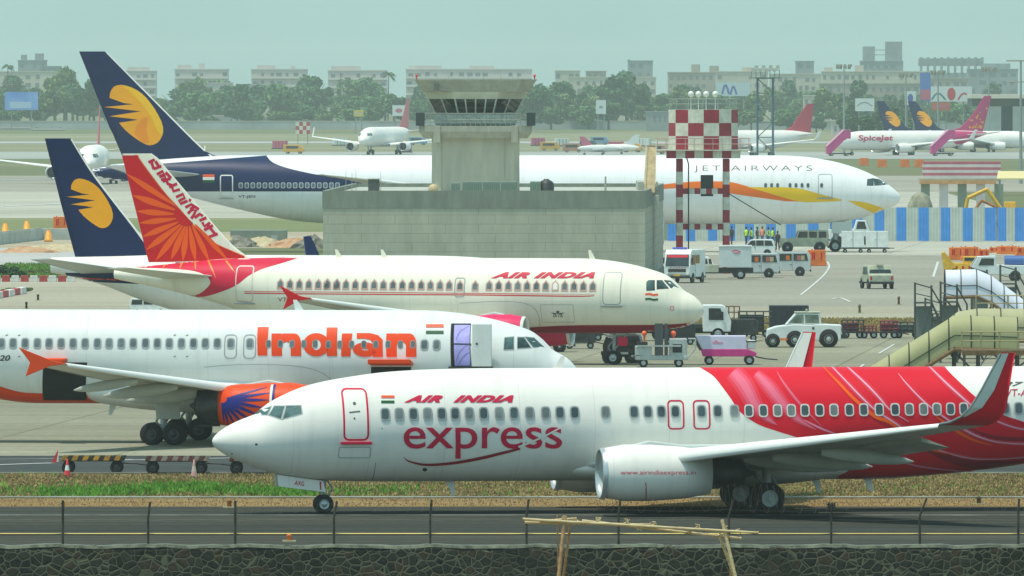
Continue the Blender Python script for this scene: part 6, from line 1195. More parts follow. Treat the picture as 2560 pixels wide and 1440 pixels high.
# ------------------------------------------------------------------ barriers, drums, cones, kerb blocks
def water_barrier(px, py, label, w_=1.7, h_=1.0, rz=0.0, stripes=True):
    a = thing("water_barrier", label, "barrier", place(px, py), rz, "orange plastic barriers"); q = MB(); q.prism([(-w_/2,0),(w_/2,0),(w_/2,h_*.25),(w_/2-.08,h_*.32),(w_/2-.08,h_),(-w_/2+.08,h_),(-w_/2+.08,h_*.32),(-w_/2,h_*.25)], -.24, .24); q.build("barrier_shell", ORNG, a, bevel=0.05)
    if stripes: q = MB(); [q.box(x_-.06,x_+.06,-.255,-.24,h_*.4,h_*.85) for x_ in (-w_*.25,-w_*.15,w_*.22)]; q.build("red_mark", SUNRED, a)
    q = MB(); [q.cyl((x_,0,h_),(x_,0,h_+.06),.06,n=8) for x_ in (-w_*.25,w_*.25)]; q.build("filler_cap", VBLACK, a); return a
for px, py, w_, h_, rz, lb in ((2042,665,1.6,1.35,.1,"orange barrier unit right of the silver vans"),(2392,650,1.5,1.1,0,"tall orange barrier block at the left end of the right hand row"),(2425,652,1.6,1.2,.1,"orange barrier with red marks beside the leftmost of its row"),(2458,652,1.1,1.0,.2,"narrow orange barrier third in the right hand row"),(2518,636,1.9,.75,0,"long low orange barrier near the right edge"),(2556,640,1.3,.8,.1,"orange barrier cut by the right edge"),(2485,632,1.0,.5,.0,"small orange barrier between two long ones"),(152,578,1.7,1.5,0,"orange barrier block beside the navy tail fin")): water_barrier(px, py, lb, w_, h_, rz)
ld = thing("belt_loader", "yellow ramp machine with sloping deck among the orange barriers", "loader", place(2420, 688)); q = MB(); q.prism([(-1.9,.35),(1.5,.35),(1.6,.9),(-1.2,1.0),(-1.9,1.9),(-2.1,1.8)], -.8, .8); q.build("deck", YELO, ld, bevel=0.04); q = MB(); q.box(-.4,.9,-.7,.7,.95,1.5); q.build("cab", YELO, ld, bevel=0.05); q = MB(); q.box(-.3,.8,-.72,.72,1.15,1.4); q.build("cab_window", VGLASS, ld); [wheel(ld, (x_, sg*.7, .3), .3, .2, n=14) for x_ in (-1.1,1.0) for sg in (-1, 1)]; q = MB(); [q.box(-1.0+.5*j,-.85+.5*j,-.815,-.80,.5,.75) for j in range(5)]; q.build("hazard_mark", SUNRED, ld)
for px, py, lb in ((13,586,"orange drum at the far left edge"),(67,580,"orange drum on the site left of the concrete barrier top"),(121,605,"orange drum standing in front of the concrete barrier")):
    a = thing("traffic_drum", lb, "drum", place(px, py), 0, "orange drums on the building site"); q = MB(); q.lathe([(0,.01),(0,.42),(.28,.40),(.30,.33),(.75,.31),(.77,.25),(1.05,.22),(1.12,.12),(1.12,.01)], (0,0,0), 18, 'z'); q.build("drum_body", M("drum_amber", (0.82, 0.33, 0.02), 0.5, var=0.15, scale=4), a); q = MB(); q.cyl((0,0,1.12),(0,0,1.25),.05,n=8); q.build("grip", ORNG, a)
def kerb_row(P0, P1, n, label):
    a0, a1 = Vector(place(*P0)), Vector(place(*P1)); d = a1-a0; ang = math.atan2(d.y, d.x); L_ = d.length/n
    for k in range(n):
        c = a0+d*((k+.5)/n); q = MB(); q.prism([(-L_*.44,0),(L_*.44,0),(L_*.40,.5),(-L_*.40,.5)], -.22, .22); o = q.build("kerb_block", (M("block_white", (0.66,0.64,0.58), 0.7, var=0.2, scale=2), M("block_red", (0.42,0.045,0.045), 0.7, var=0.25, scale=2))[k % 2], None, bevel=0.05); o.location = c; o.rotation_euler = (0,0,ang); tag(o, ("white" if k % 2 == 0 else "red")+label, "kerb block", "red and white blocks at the left")
kerb_row((-20,705),(190,705),9," painted block in the straight row edging the lawn"); kerb_row((-14,748),(60,734),5," painted block in the curved row nearer the white jet")
for px, py, s_ in ((76,725,1),(-5,735,1)):
    pass
cw = thing("concrete_barrier", "long pale concrete barrier wall on the building site at the left", "barrier", (0,0,0)); a, b_ = Vector(place(-60,618)), Vector(place(100,600)); c = Vector(place(215,600)); q = MB()
for u, v in ((a, b_), (b_, c)): d = (v-u); m_ = (u+v)/2; q.obox((m_.x, m_.y, .55), (d.length, .5, 1.15), math.atan2(d.y, d.x))
q.build("barrier_wall", M("barrier_concrete", (0.44,0.46,0.40), 0.9, var=0.15, scale=.5), cw, bevel=0.03); q = MB(); q.obox(((a.x+b_.x)/2, (a.y+b_.y)/2, 1.16), ((b_-a).length, .3, .08), math.atan2((b_-a).y, (b_-a).x)); q.build("coping", PALE, cw)
def cone(px, py, label, m1, m2, h_=.68):
    a = thing("traffic_cone", label, "cone", place(px, py), 0, "cones along the service road"); q = MB(); q.lathe([(.0,.01),(.0,.19),(.05,.19),(.05,.13)], (0,0,0), 16, 'z'); q.obox((0,0,.025),(.40,.40,.05)); q.build("base", m1, a); q = MB(); q.lathe([(.05,.135),(h_*.35,.095)], (0,0,0), 16, 'z', 0); q.lathe([(h_*.35,.095),(h_*.65,.06)], (0,0,0), 16, 'z', 1); q.lathe([(h_*.65,.06),(h_,.025),(h_+.01,.005)], (0,0,0), 16, 'z', 0); q.build("cone_body", [m1, m2], a)
cone(168, 1191, "bright red and white cone beside the yellow dolly", M("cone_red", (0.62,0.035,0.045), 0.6), VW); cone(485, 1193, "faded pink cone in front of the brown dolly", M("cone_faded", (0.50,0.27,0.24), 0.7), M("cone_faded_band", (0.55,0.42,0.36), 0.7))
def dolly(px, py, label, deck, n=6):
    a = thing("baggage_dolly", label, "dolly", place(px, py), R(1), "row of low baggage dollies"); q = MB(); q.box(-1.22,1.22,-.72,.72,.50,.56)
    q.build("chassis", VBLACK, a, bevel=0.02); q = MB()
    for k in range(14): q.cyl((-1.15+2.3*k/13,-.66,.62),(-1.15+2.3*k/13,.66,.62),.05,n=8)
    q.build("roller_bed", STEEL, a); q = MB(); nn = 12
    for sg in (-1, 1):
        for k in range(nn):
            x0, x1 = -1.25+2.5*k/nn, -1.25+2.5*(k+1)/nn; q.add([(x0,sg*.74,.54),(x1,sg*.74,.54),(x1+.08,sg*.74,.70),(x0+.08,sg*.74,.70)], [(0,1,2,3)], k % 2); q.add([(x0,sg*.72,.54),(x1,sg*.72,.54),(x1+.08,sg*.72,.70),(x0+.08,sg*.72,.70)], [(3,2,1,0)], k % 2)
    q.build("side_rail", deck, a, recalc=False)
    for x_ in (-.95,.95): [wheel(a, (x_, sg*.60, .26), .26, .18, n=18, rimmat=DARKMETAL) for sg in (-1, 1)]; q = MB(); q.box(x_-.07,x_+.07,-.6,.6,.22,.5); q.build("axle", VBLACK, a)
    q = MB(); q.tube([(1.2,0,.42),(1.7,0,.40),(2.15,0,.34)], .035); q.tube([(1.2,.3,.42),(1.7,0,.40)], .03); q.build("drawbar", DARKMETAL, a); return a
HZ = [M("hazard_amber", (0.50,0.24,0.02), 0.7, var=0.35, scale=5), M("hazard_black", (0.03,0.025,0.02), 0.7, var=0.3, scale=5)]; RB = [M("rail_brown", (0.13,0.045,0.030), 0.8, var=0.4, scale=5), M("rail_worn", (0.30,0.24,0.20), 0.8, var=0.4, scale=5)]
d1 = dolly(232, 1184, "yellow and black striped baggage dolly, leftmost of the row", HZ); d2 = dolly(442, 1185, "rusty brown baggage dolly in the middle of the row", RB); d3 = dolly(652, 1185, "baggage dolly half hidden by the taxiing jet's nose", RB)
tr = MB(); tr.add([(-1.62,-.4,.45),(-1.38,-.4,.45),(-1.36,-.4,.95),(-1.62,-.35,.45),(-1.38,-.35,.45),(-1.36,-.35,.95)], [(0,1,2),(5,4,3),(0,3,4,1),(1,4,5,2),(2,5,3,0)]); tr.build("reflector", M("cone_red", (0.62,0.035,0.045), 0.6), d1); tr = MB(); tr.add([(-1.42,-.42,.48),(-1.34,-.42,.48),(-1.33,-.42,.93)], [(0,1,2)]); tr.build("reflector_edge", VW, d1)
# edge lights and small ground markers
for px, py, h_, m_, lb in ((723,1355,.25,ORNG,"orange taxiway edge light by the yellow line"),(573,1270,.30,M("light_rust", (0.35,0.12,0.03), 0.7),"rusty edge light at the foot of the grass strip"),(2447,1262,.30,M("light_dark", (0.08,0.05,0.03), 0.7),"dark edge light in the dry soil at the right"),(95,752,.45,VBLACK,"small dark edge light on the tan shoulder at the left"),(66,773,.5,VBLACK,"dark marker post just above the white jet's back"),(2247,763,.6,M("light_olive", (0.12,0.10,0.04), 0.7),"edge light on the tan shoulder right of the lone jeep"),(2149,784,.6,M("light_olive", (0.12,0.10,0.04), 0.7),"edge light by the straw grass above the maroon cart")):
    a = thing("edge_light", lb, "edge light", place(px, py), 0, "edge lights beside the pavements"); q = MB(); q.lathe([(0,.01),(0,.09),(h_*.7,.07),(h_*.72,.10),(h_,.08),(h_+.02,.01)], (0,0,0), 12, 'z'); q.build("lamp_body", m_, a); q = MB(); q.obox((0,0,.03),(.45,.35,.06)); q.build("base", M("light_base", (0.45,0.40,0.22), 0.8), a)
# ------------------------------------------------------------------ covered passenger stairs and work stands
CANV = M("canopy_olive", (0.345, 0.335, 0.165), 0.75, var=0.06, scale=.8); CANW = M("canopy_white", (0.66, 0.67, 0.74), 0.7, var=0.05, scale=.8); FRM = M("frame_brown", (0.17, 0.10, 0.04), 0.8, var=0.3, scale=3); BLKF = M("frame_black", (0.02, 0.02, 0.018), 0.6); GRF = M("frame_green", (0.05, 0.065, 0.05), 0.7)
def covered_stairs(label, Y, tops, width, h_, mat, ribs, deck_px=None, flip=1):
    """tops: pixel line of the canopy ridge from its low end to its far end at distance Y"""
    P = [at(px, py, Y) for px, py in tops]; base = Vector((P[0].x, Y, 0)); a = thing("covered_stairs", label, "boarding stairs", base, 0, "covered boarding stairs at the right"); P = [p-base for p in P]
    path = P; q = MB(); rings = []; na = 14
    def sect(p, tilt):
        R_ = []
        for k in range(na+1):
            t = math.pi*k/na; yy = -math.cos(t)*width/2; zz = -h_+h_*0.45+h_*0.55*math.sin(t)
            R_.append(Vector((p.x-tilt*zz*0.0, p.y+yy, p.z+zz)))
        lo_ = [Vector((p.x, p.y+width/2, p.z-h_))]; hi_ = [Vector((p.x, p.y-width/2, p.z-h_))]
        return hi_+R_+lo_
    n = len(path)
    rings = [sect(p, 0) for p in path]; m_ = len(rings[0]); A_ = [v for r_ in rings for v in r_]; Bn = []
    q.add(A_, [(i*m_+k, i*m_+k+1, (i+1)*m_+k+1, (i+1)*m_+k) for i in range(n-1) for k in range(m_-1)], 0, True); q.build("canopy", mat, a)
    Ltot = [0]
    for i in range(n-1): Ltot.append(Ltot[-1]+(path[i+1]-path[i]).length)
    def along(s_):
        for i in range(n-1):
            if s_ <= Ltot[i+1]+1e-6: t = (s_-Ltot[i])/(Ltot[i+1]-Ltot[i]); return path[i].lerp(path[i+1], t)
    for k in range(ribs+1):
        p = along(Ltot[-1]*k/ribs); sc_ = sect(p, 0); c_ = p-Vector((0,0,h_*.6)); rb = MB(); rb.tube([c_+(v-c_)*1.015 for v in sc_], .028, 5); rb.build("rib", BLKF, a)
    sm2 = MB(); sm2.tube([p+Vector((0,-width/2-.015,-h_*.62)) for p in path], .022, 5); sm2.build("seam", BLKF, a)
    st_ = MB()
    for sg in (-1, 1): st_.tube([p+Vector((0,sg*width/2,-h_-.10)) for p in path], .10, 6)
    st_.build("stringer", FRM, a); tr_ = MB(); m2 = int(Ltot[-1]/.3)
    for k in range(m2+1): p = along(min(Ltot[-1], Ltot[-1]*k/m2)); tr_.box(p.x-.14, p.x+.14, -width/2+.05, width/2-.05, p.z-h_-.12, p.z-h_-.06)
    tr_.build("steps", STEEL, a); lg_ = MB()
    for p in (path[n//2], path[-1]):
        for sg in (-1, 1): lg_.cyl((p.x, sg*width/2, .3), (p.x, sg*width/2, p.z-h_), .07, n=6)
    lg_.tube([(path[n//2].x, -width/2, .4), (path[-1].x, -width/2, path[-1].z-h_-.2)], .05); lg_.tube([(path[-1].x, -width/2, .4), (path[n//2].x, -width/2, path[n//2].z-h_-.2)], .05); lg_.build("leg_frame", BLKF, a)
    ch = MB(); x0 = min(p.x for p in path); x1 = max(p.x for p in path); ch.box(x0, x1, -width/2-.1, width/2+.1, .35, .55); ch.build("chassis", FRM, a, bevel=.03); [wheel(a, (x_, sg*(width/2), .28), .28, .18, n=14) for x_ in (x0+.6, x1-.6) for sg in (-1, 1)]
    return a, base
cs, base = covered_stairs("beige canopied stairs with black hoops, nearest of the three by the crimson jet", 565., [(2070,975),(2184,912),(2385,789),(2440,790),(2543,794)], 1.5, 1.40, CANV, 9)
b2, _ = covered_stairs("second beige canopied stairs, mostly hidden behind the nearest one", 600., [(2290,858),(2395,779),(2445,771),(2560,772),(2620,774)], 1.6, 1.42, M("canopy_olive_pale", (0.38, 0.36, 0.20), 0.75, var=0.06, scale=.8), 6)
w3, _ = covered_stairs("white canopied stairs sloping down to the right, farthest of the three", 700., [(2640,800),(2560,750),(2480,690),(2440,673),(2362,675)], 1.6, 1.42, CANW, 8)
def railing(par, x0, x1, y, z, h_, n, mat):
    q = MB(); q.tube([(x0,y,z+h_),(x1,y,z+h_)], .025, 5); q.tube([(x0,y,z+h_*.5),(x1,y,z+h_*.5)], .02, 5); [q.cyl((x0+(x1-x0)*k/n,y,z),(x0+(x1-x0)*k/n,y,z+h_),.025,n=5) for k in range(n+1)]; q.build("railing", mat, par)
def work_platform(label, Y, x0, x1, yb, legs_to, rail_mat=M("rail_yellowish", (0.30,0.26,0.12), 0.7)):
    a0 = at(x0, yb, Y); a1 = at(x1, yb, Y); a = thing("work_platform", label, "platform", ((a0.x+a1.x)/2, Y, 0), 0); hw = (a1.x-a0.x)/2; z = a0.z; q = MB(); q.box(-hw,hw,-.5,.5,z-.18,z+.06); q.build("deck", FRM, a, bevel=.02); railing(a, -hw, hw, -.48, z+.06, .8, 5, rail_mat); railing(a, -hw, hw, .48, z+.06, .8, 5, rail_mat)
    q = MB()
    for x_ in (-hw+.1, -hw*.2, hw-.1):
        for y_ in (-.45,.45): q.cyl((x_,y_,.0),(x_,y_,z-.18),.045,n=6)
    q.tube([(-hw+.1,-.45,.3),(-hw*.2,-.45,z-.3)], .03); q.tube([(-hw*.2,-.45,.3),(hw-.1,-.45,z-.3)], .03); q.build("leg_frame", GRF, a); q = MB(); [q.box(-hw+.1+k*.12,-hw+.2+k*.12,-.4,.4,z*.1*k,z*.1*k+.04) for k in range(10)]; q.build("steps", STEEL, a)
work_platform("brown decked work platform below the nearest canopied stairs", 555., 2405, 2640, 878, 900); work_platform("brown decked work platform between the white and beige canopies", 660., 2440, 2640, 780, 800)
def work_stand(px, label, Y, top):
    g = at(px, 0, Y).x; a = thing("work_stand", label, "work stand", (g, Y, 0), 0, "railed work stands beside the canopied stairs"); ht = H-(top-YH)*Y/F; q = MB()
    for x_ in (-.45,.45):
        for y_ in (-.5,.5): q.cyl((x_,y_,0),(x_,y_,ht-(0 if x_ < 0 else .15)),.04,n=6)
    z = ht-1.1; 
    for y_ in (-.5,.5):
        q.tube([(-.45,y_,ht-.05),(.45,y_,ht-.3),(1.0,y_,ht-1.25),(1.0,y_,ht-2.2)], .035, 5); q.tube([(-.45,y_,ht-.6),(.45,y_,ht-.8)], .025, 5); q.tube([(.45,y_,z),(1.9,y_,.15)], .05, 5); q.tube([(-.45,y_,.3),(.45,y_,z-.1)], .025, 5)
    q.build("frame", GRF, a); q = MB(); q.box(-.5,.5,-.55,.55,z-.05,z+.03); q.build("deck", GRF, a); q = MB(); [q.box(.45+1.4*k/7,.65+1.4*k/7,-.45,.45,z*(1-k/7)-.05,z*(1-k/7)) for k in range(1,7)]; q.build("steps", STEEL, a); q = MB(); q.box(-.44,.44,-.02,.02,.5,z-.2); q.build("back_panel", M("mesh_grey", (0.16,0.18,0.16), 0.8), a)
work_stand(2308, "left of two green railed work stands beside the canopied stairs", 690., 706); work_stand(2372, "right of two green railed work stands, partly before the white canopy", 690., 704); work_stand(2333, "lower green work stand between the two tall ones", 720., 745)
yl = thing("step_ladder", "small yellow work step under the nearest canopied stairs", "step", tuple(at(2360, 908, 560.)-Vector((0,0,0))), 0); yl.location = (at(2360,0,560.).x, 556., 0); q = MB(); [q.cyl((x_,y_,0),(x_*.8,y_,2.6),.04,n=5) for x_ in (-.5,.5) for y_ in (-.3,.3)]; q.build("frame", BLKF, yl); q = MB(); q.box(-.55,.55,-.35,.35,2.6,2.78); q.build("tread", YELO, yl)
wt = vehicle("service_lorry", "white and blue service lorry behind the white canopied stairs", "lorry", place(2495, 702), R(180), [(-2.2,.5),(2.0,.5),(2.1,1.1),(1.6,1.9),(.2,1.95),(.1,1.25),(-2.2,1.2)], 1.8, [(1.3,.36),(-1.3,.36)], ([(1.55,1.2),(1.3,1.75),(.35,1.75),(.35,1.2)],), ((2.1,1.15),(1.65,1.85)), None); q = MB(); q.cyl((-2.0,0,1.55),(-.5,0,1.55),.4,n=18); q.build("tank", M("tank_blue", (0.04,0.12,0.35), 0.5), wt)
v = vehicle("service_van", "white van half hidden under the cream jet's tail", "van", place(372, 788), R(0), VAN, 1.75, [(1.45,.33),(-1.35,.33)], VANW, ((1.78,1.27),(1.22,1.9)), None); v.scale = (.55,)*3

gp.scale = (1.12, 1.12, 1.15); bk.scale = (1.12, 1.12, 1.2); pc.scale = (1.15, 1.15, 1.12)

work_stand(2520, "slender green work stand behind the blue tank lorry", 735., 662); work_stand(2448, "slender green work stand above the white canopied stairs", 745., 668)
def power_unit(px, py, label, mat):
    a = thing("power_unit", label, "power unit", place(px, py), 0, "small ramp machines round the cream jet's nose"); q = MB(); q.prism([(-.9,.35),(.9,.35),(.9,1.15),(.7,1.3),(-.9,1.3)], -.55, .55); q.build("housing", mat, a, bevel=.04); q = MB(); [q.box(-.7+.22*k,-.56+.22*k,-.565,-.55,.6,1.1) for k in range(5)]; q.build("louvre", VBLACK, a); [wheel(a, (x_, sg*.45, .2), .2, .14, n=14) for x_ in (-.6,.6) for sg in (-1, 1)]; q = MB(); q.tube([(.9,0,.4),(1.5,0,.25)], .035); q.build("drawbar", VBLACK, a)
power_unit(1450, 872, "dark ramp power unit between the orange flanked jeep and the black tug", DK); power_unit(1700, 862, "black ramp power unit in the shade behind the grey loader", VBLACK); power_unit(1858, 852, "dark ramp power unit before the black railed trailer", DK)
cage_cart(1475, 852, "dark empty cage cart behind the power unit under the cream jet", 1.5, 1.0, DK, None); cage_cart(2355, 838, "rusty cage cart half hidden by the nearest canopied stairs", 1.3, 1.3, M("cart_rust", (0.16, 0.09, 0.045), 0.8, var=0.3, scale=4), DK)
# ------------------------------------------------------------------ airliners across the field
LOWN = 28
def far_jet(label, nose, rot, T, B_, W_, L, body, k=1.0, fin=None, finmat=RED, eng=(10.9, 5.75, 1.75, 1.05, 4.2), wing=None, stab=None, nosewin=True, gear=True, cowl=None, wmat=None):
    p = Airliner("narrowbody_airliner", label, nose, rot, T, B_, W_, L, body=body, group=None, k=k); p.fuselage(36)
    for sd_ in (1, -1):
        w_ = p.wing(sd_, wing or [(11.6,1.2,2.15,7.4),(12.9,2.6,2.35,6.1),(14.9,6.0,2.72,4.0),(20.2,16.6,3.85,1.55)], wmat or M("wing_pale", (0.66, 0.68, 0.66), 0.45), tc=(0.14, 0.105)); x_, y_, z_, c_ = (wing or [(20.2,16.6,3.85,1.55)])[-1]
        f = MB(); f.prism([(x_+.1,z_+.05),(x_+1.2,z_+.05),(x_+2.1,z_+1.9),(x_+1.5,z_+1.9)], sd_*y_-.05, sd_*y_+.05); f.build("winglet", wmat or body, w_)
        p.engine(sd_, *eng, cowl=cowl or WHITE, core=0.8, wing_z=0.95)
        p.wing(sd_, stab or [(30.6,0.5,4.9,3.4),(34.4,6.2,5.5,1.3)], wmat or body, "tailplane", (0.1, 0.1))
        if gear: p.strut(17.7, sd_*3.0, 2.2, 0.55, 0.4, sr=0.14)
    if gear: p.strut(5.0, 0, 1.9, 0.38, 0.25, dy=(-0.2, 0.2), sr=0.1, name="nose_gear")
    p.fin(*(fin or ([(28.2,5.8),(30.4,6.5),(35.3,11.8)], [(36.4,5.3),(37.5,11.8)])), finmat, local=True)
    if nosewin:
        for sg in (-1, 1):
            p.side = sg
            for q in ([(1.35,4.05),(2.1,4.1),(2.05,4.62),(1.75,4.60)], [(2.2,4.1),(2.85,4.15),(2.75,4.62),(2.15,4.64)]): p.decal("cockpit_window", *tess([(x, z*p.sec(2.0)[0]/3.45) for x, z in q]), COCKPIT, 2, local=True)
    return p
def spot(px, py): g = gnd(px, py); return (g.x, g.y)
j1 = far_jet("white airliner with red fin facing the camera far behind the control tower's left side", spot(905, 388), R(75), T20, B20, W20, 37.3, WHITE, finmat=M("fin_rose", (0.55, 0.10, 0.13), 0.5))
j2 = far_jet("white airliner facing the camera at far left, half hidden by the navy fins", spot(219, 462), R(89), T20, B20, W20, 37.3, WHITE, finmat=M("fin_rose", (0.55, 0.10, 0.13), 0.5), eng=(10.9, 5.9, 1.75, 1.05, 4.2))
j3 = far_jet("white airliner with crimson fin and gold speckles, crimson stairs at both doors, far right", spot(2078, 389), R(30), T37, B37, W37, 38.0, WHITE, fin=([(28.6,5.1),(31.5,5.7),(34.4,8.2),(37.6,12.4)], [(37.2,4.9),(39.4,12.4)]), finmat=M("fin_magenta", (0.50, 0.008, 0.13), 0.5), eng=(13.15,4.83,1.52,1.03,3.95), wing=[(13.4,1.2,1.7,7.9),(16.0,5.6,2.32,4.75),(23.2,16.9,3.55,1.65)], stab=[(32.2,0.5,4.2,3.6),(36.3,7.1,4.9,1.2)])
j3.side = -1; MG = MATS["fin_magenta"]
j3.decal("livery_tail", *tess([(27.6,5.15),(38,4.9),(38,4.2),(33,2.75),(30.5,1.95),(29.2,2.6),(28.6,3.7)]), MG, 1, local=True)
V_, F_ = text_mesh("SpiceJet", 0.15, 0.03); j3.decal("lettering", [(5.5+u*8.5, 2.75+v*1.5) for u, v in V_], F_, M("text_rose", (0.50, 0.02, 0.10), 0.5), 3, local=True)
rs = random.Random(11)
for k in range(34):
    x, z = rs.uniform(33.5, 38.2), rs.uniform(5.6, 9.8)
    if j3.fin_le(z)+.5 < x < j3.fin_te(z)-.3: r_ = rs.uniform(.12,.28); j3.decal("fin_dot", [(x+r_*math.cos(a*.9), z+r_*math.sin(a*.9)) for a in range(7)], [tuple(range(7))], GOLD, 2, 'fin', local=True)
for k, lb in ((0.0, "fore"), (1.0, "aft")):
    px, py = ((2088, 390), (2348, 390))[int(k)]; g = gnd(px, py); a = thing("passenger_stairs", ("crimson boarding stairs at the forward door of the speckled finned jet", "crimson boarding stairs at the rear door of the speckled finned jet")[int(k)], "boarding stairs", (g.x, g.y-5, 0), R(12), "crimson boarding stairs"); q = MB(); q.prism([(-2.0,.5),(-1.4,.4),(2.0,3.6),(3.0,3.6),(3.0,5.3),(1.7,5.3),(-2.0,1.9)], -.8, .8); q.build("stair_body", MAG, a, bevel=.05); q = MB(); q.prism([(-2.0,1.95),(1.7,5.36),(3.0,5.36),(3.0,5.5),(1.6,5.5),(-2.05,2.1)], -.84, .84); q.build("canopy", M("canopy_pink", (0.62, 0.25, 0.36), 0.6), a); [wheel(a, (x_, sg*.7, .35), .35, .25, n=12) for x_ in (-1.0, 2.2) for sg in (-1, 1)]; q = MB(); q.box(-1.6,2.8,-.7,.7,.4,.7); q.build("chassis", VBLACK, a)
for px, lb in ((2368, "navy finned airliner beyond the hangar apron, left of a pair"), (2447, "navy finned airliner beyond the hangar apron, right of a pair behind the crimson fin")):
    p = far_jet(lb, (((px-1280)*2745/F), 2745), R(182), cut7(T37), cut7(B37), cut7(W37), 32.16, WHITE, k=0.9, fin=([(22.6,5.1),(25.7,5.7),(28.4,8.2),(31.6,12.4)], [(31.3,4.9),(33.5,12.4)]), finmat=NAVY, eng=(10.1,4.83,1.52,1.03,3.95), wing=[(10.1,1.2,1.7,8.1),(12.9,5.6,2.32,4.75),(19.9,16.9,3.55,1.65)], stab=[(26.6,0.5,4.15,3.6),(30.6,7.1,5.0,1.2)])
    p.root.location.x += 31.2*.9*0.52; p.root.location.x -= 0; p.side = 1
    e_ = mapbox(LOGO, 27.6, 31.6, 6.2, 10.0); cx_ = 59.2; p.decal("tail_emblem", *tess([(cx_-x, 16.2-z) for x, z in e_]), GOLD, 2, 'fin', local=True)
j6 = far_jet("white airliner with red fin behind the lattice floodlight mast", spot(1760, 392), R(42), cut(T20,15,3.73,0), cut(B20,15,3.73,0), cut(W20,15,3.73,0), 33.57, WHITE, k=0.92, fin=([(24.4,5.8),(26.6,6.5),(31.5,11.8)], [(32.6,5.3),(33.7,11.8)]), finmat=M("fin_crimson", (0.50, 0.025, 0.06), 0.5), eng=(8.75,5.75,1.85,1.02,3.9), wing=[(9.6,1.2,2.15,7.4),(12.9,6.0,2.72,4.0),(18.2,16.6,3.90,1.55)], stab=[(27.0,0.5,4.75,3.5),(31.2,6.2,5.35,1.3)])
# ------------------------------------------------------------------ buildings on the skyline
BW = M("flat_white", (0.50, 0.44, 0.40), 0.85, var=0.10, scale=0.15); BC = M("flat_cream", (0.50, 0.44, 0.34), 0.85, var=0.12, scale=0.15); BG = M("flat_grey", (0.26, 0.28, 0.27), 0.9, var=0.15, scale=0.15); BWIN = M("far_window", (0.15, 0.16, 0.155), 0.5); rw = random.Random(4); BSL = M("slab_pale", (0.60, 0.55, 0.49), 0.85); BT = M("flat_tan", (0.36, 0.30, 0.23), 0.9, var=0.15, scale=0.15)
def block(label, x0, x1, yt, Y, mat, floors=4, bays=6, cat="building", balcony=True, crown=(), group=None, base=0.0, rows_from=0, dep=14, winmat=BWIN, name="apartment_block"):
    s_ = F/Y; X0, X1 = (x0-1280)/s_, (x1-1280)/s_; h_ = H-(yt-YH)/s_; w_ = X1-X0; a = thing(name, label, cat, ((X0+X1)/2, Y, 0), 0, group); q = MB(); q.box(-w_/2,w_/2,0,dep,base,h_-.35); q.build("wall", mat, a)
    q = MB(); q.box(-w_/2-.3,w_/2+.3,-.3,dep+.3,h_-.35,h_); q.build("roof", BSL if balcony else mat, a)
    vis = 22.0; fh = min(3.4, (h_-1)/max(1, floors)); wins = []
    me = None
    for i in range(rows_from, floors):
        z = h_-.8-fh*(i+1)+.9
        if z < 1: break
        for k in range(bays):
            if rw.random() < .22: continue
            x = -w_/2+w_*(k+.5+rw.uniform(-.12,.12))/bays
            if me is None:
                q = MB(); q.box(-w_/bays*.27,w_/bays*.27,-.06,.05,0,fh*.5); o = q.build("window", winmat, a); me = o
            else: o = me.copy(); S.collection.objects.link(o); o.parent = a
            o.location = (x, 0, z); o.scale = (rw.uniform(.6,1.25), 1, rw.uniform(.75,1.15))
        if balcony:
            q = MB(); q.box(-w_/2,w_/2,-1.2,0,z-.75,z-.55); q.box(-w_/2,w_/2,-1.2,-1.1,z-.55,z+.15); q.build("balcony", BSL, a)
    for cx0, cx1, ch in crown:
        q = MB(); q.box(-w_/2+w_*cx0,-w_/2+w_*cx1,2,8,h_,h_+ch); q.build("roof_house", mat, a)
    return a
Yb = 5200.
block("pale balconied apartment block right of the tall navy fin", 437, 570, 172, Yb, BW, 5, 7, crown=((.05,.3,1.6),(.45,.55,2.2)))
block("pale balconied apartment block, second from the left of four alike", 628, 768, 172, Yb, BW, 5, 7, crown=((.1,.42,1.5),(.7,.78,1.2)))
block("pale balconied apartment block left of the tall dark palm", 820, 968, 175, Yb, BW, 5, 7, crown=((.05,.55,1.6),))
block("long pale apartment block directly behind the control tower roof", 1015, 1330, 172, Yb, BW, 5, 15, crown=((.02,.28,1.3),(.5,.7,1.2)))
block("pale apartment block half hidden by the tall navy fin", 300, 390, 176, Yb+100, BW, 4, 5, crown=((.2,.8,1.4),))
block("low white office building with pillars below the skyline flats", 470, 580, 206, 4750, BW, 3, 6, balcony=False); block("second low white office building behind the trees", 590, 700, 210, 4800, BW, 2, 6, balcony=False)
block("grey building under construction at the far left", 45, 115, 150, 5400, BG, 4, 4, balcony=False, crown=((.1,.3,2.2),(.6,.9,2.8))); block("tan flats at the far left below the grey building", -20, 180, 178, 5300, BC, 3, 8, balcony=False); block("grey flats left of the tall navy fin", 100, 150, 165, 5350, BG, 4, 3, balcony=False)
block("small pale house block right of the long flats", 1388, 1450, 176, 5300, BC, 3, 4, balcony=False); block("small tan house block further right of the long flats", 1465, 1515, 177, 5350, BT, 3, 3, balcony=False); block("wide low tan building behind the trees right of the tower", 1420, 1640, 192, 5100, BC, 2, 12, balcony=False)
block("dark grey block standing proud of the skyline", 1570, 1632, 151, 5500, BG, 4, 3, balcony=False, crown=((0,.1,0.4),)); 
block("tan flats above the chequered water tower", 1670, 1800, 180, 5300, BT, 3, 8, balcony=False, crown=((.45,.62,3.2),(.8,.98,2.6))); block("tan flats left of the lattice mast", 1790, 1920, 178, 5250, BC, 3, 7, balcony=False, crown=((.5,.75,1.6),))
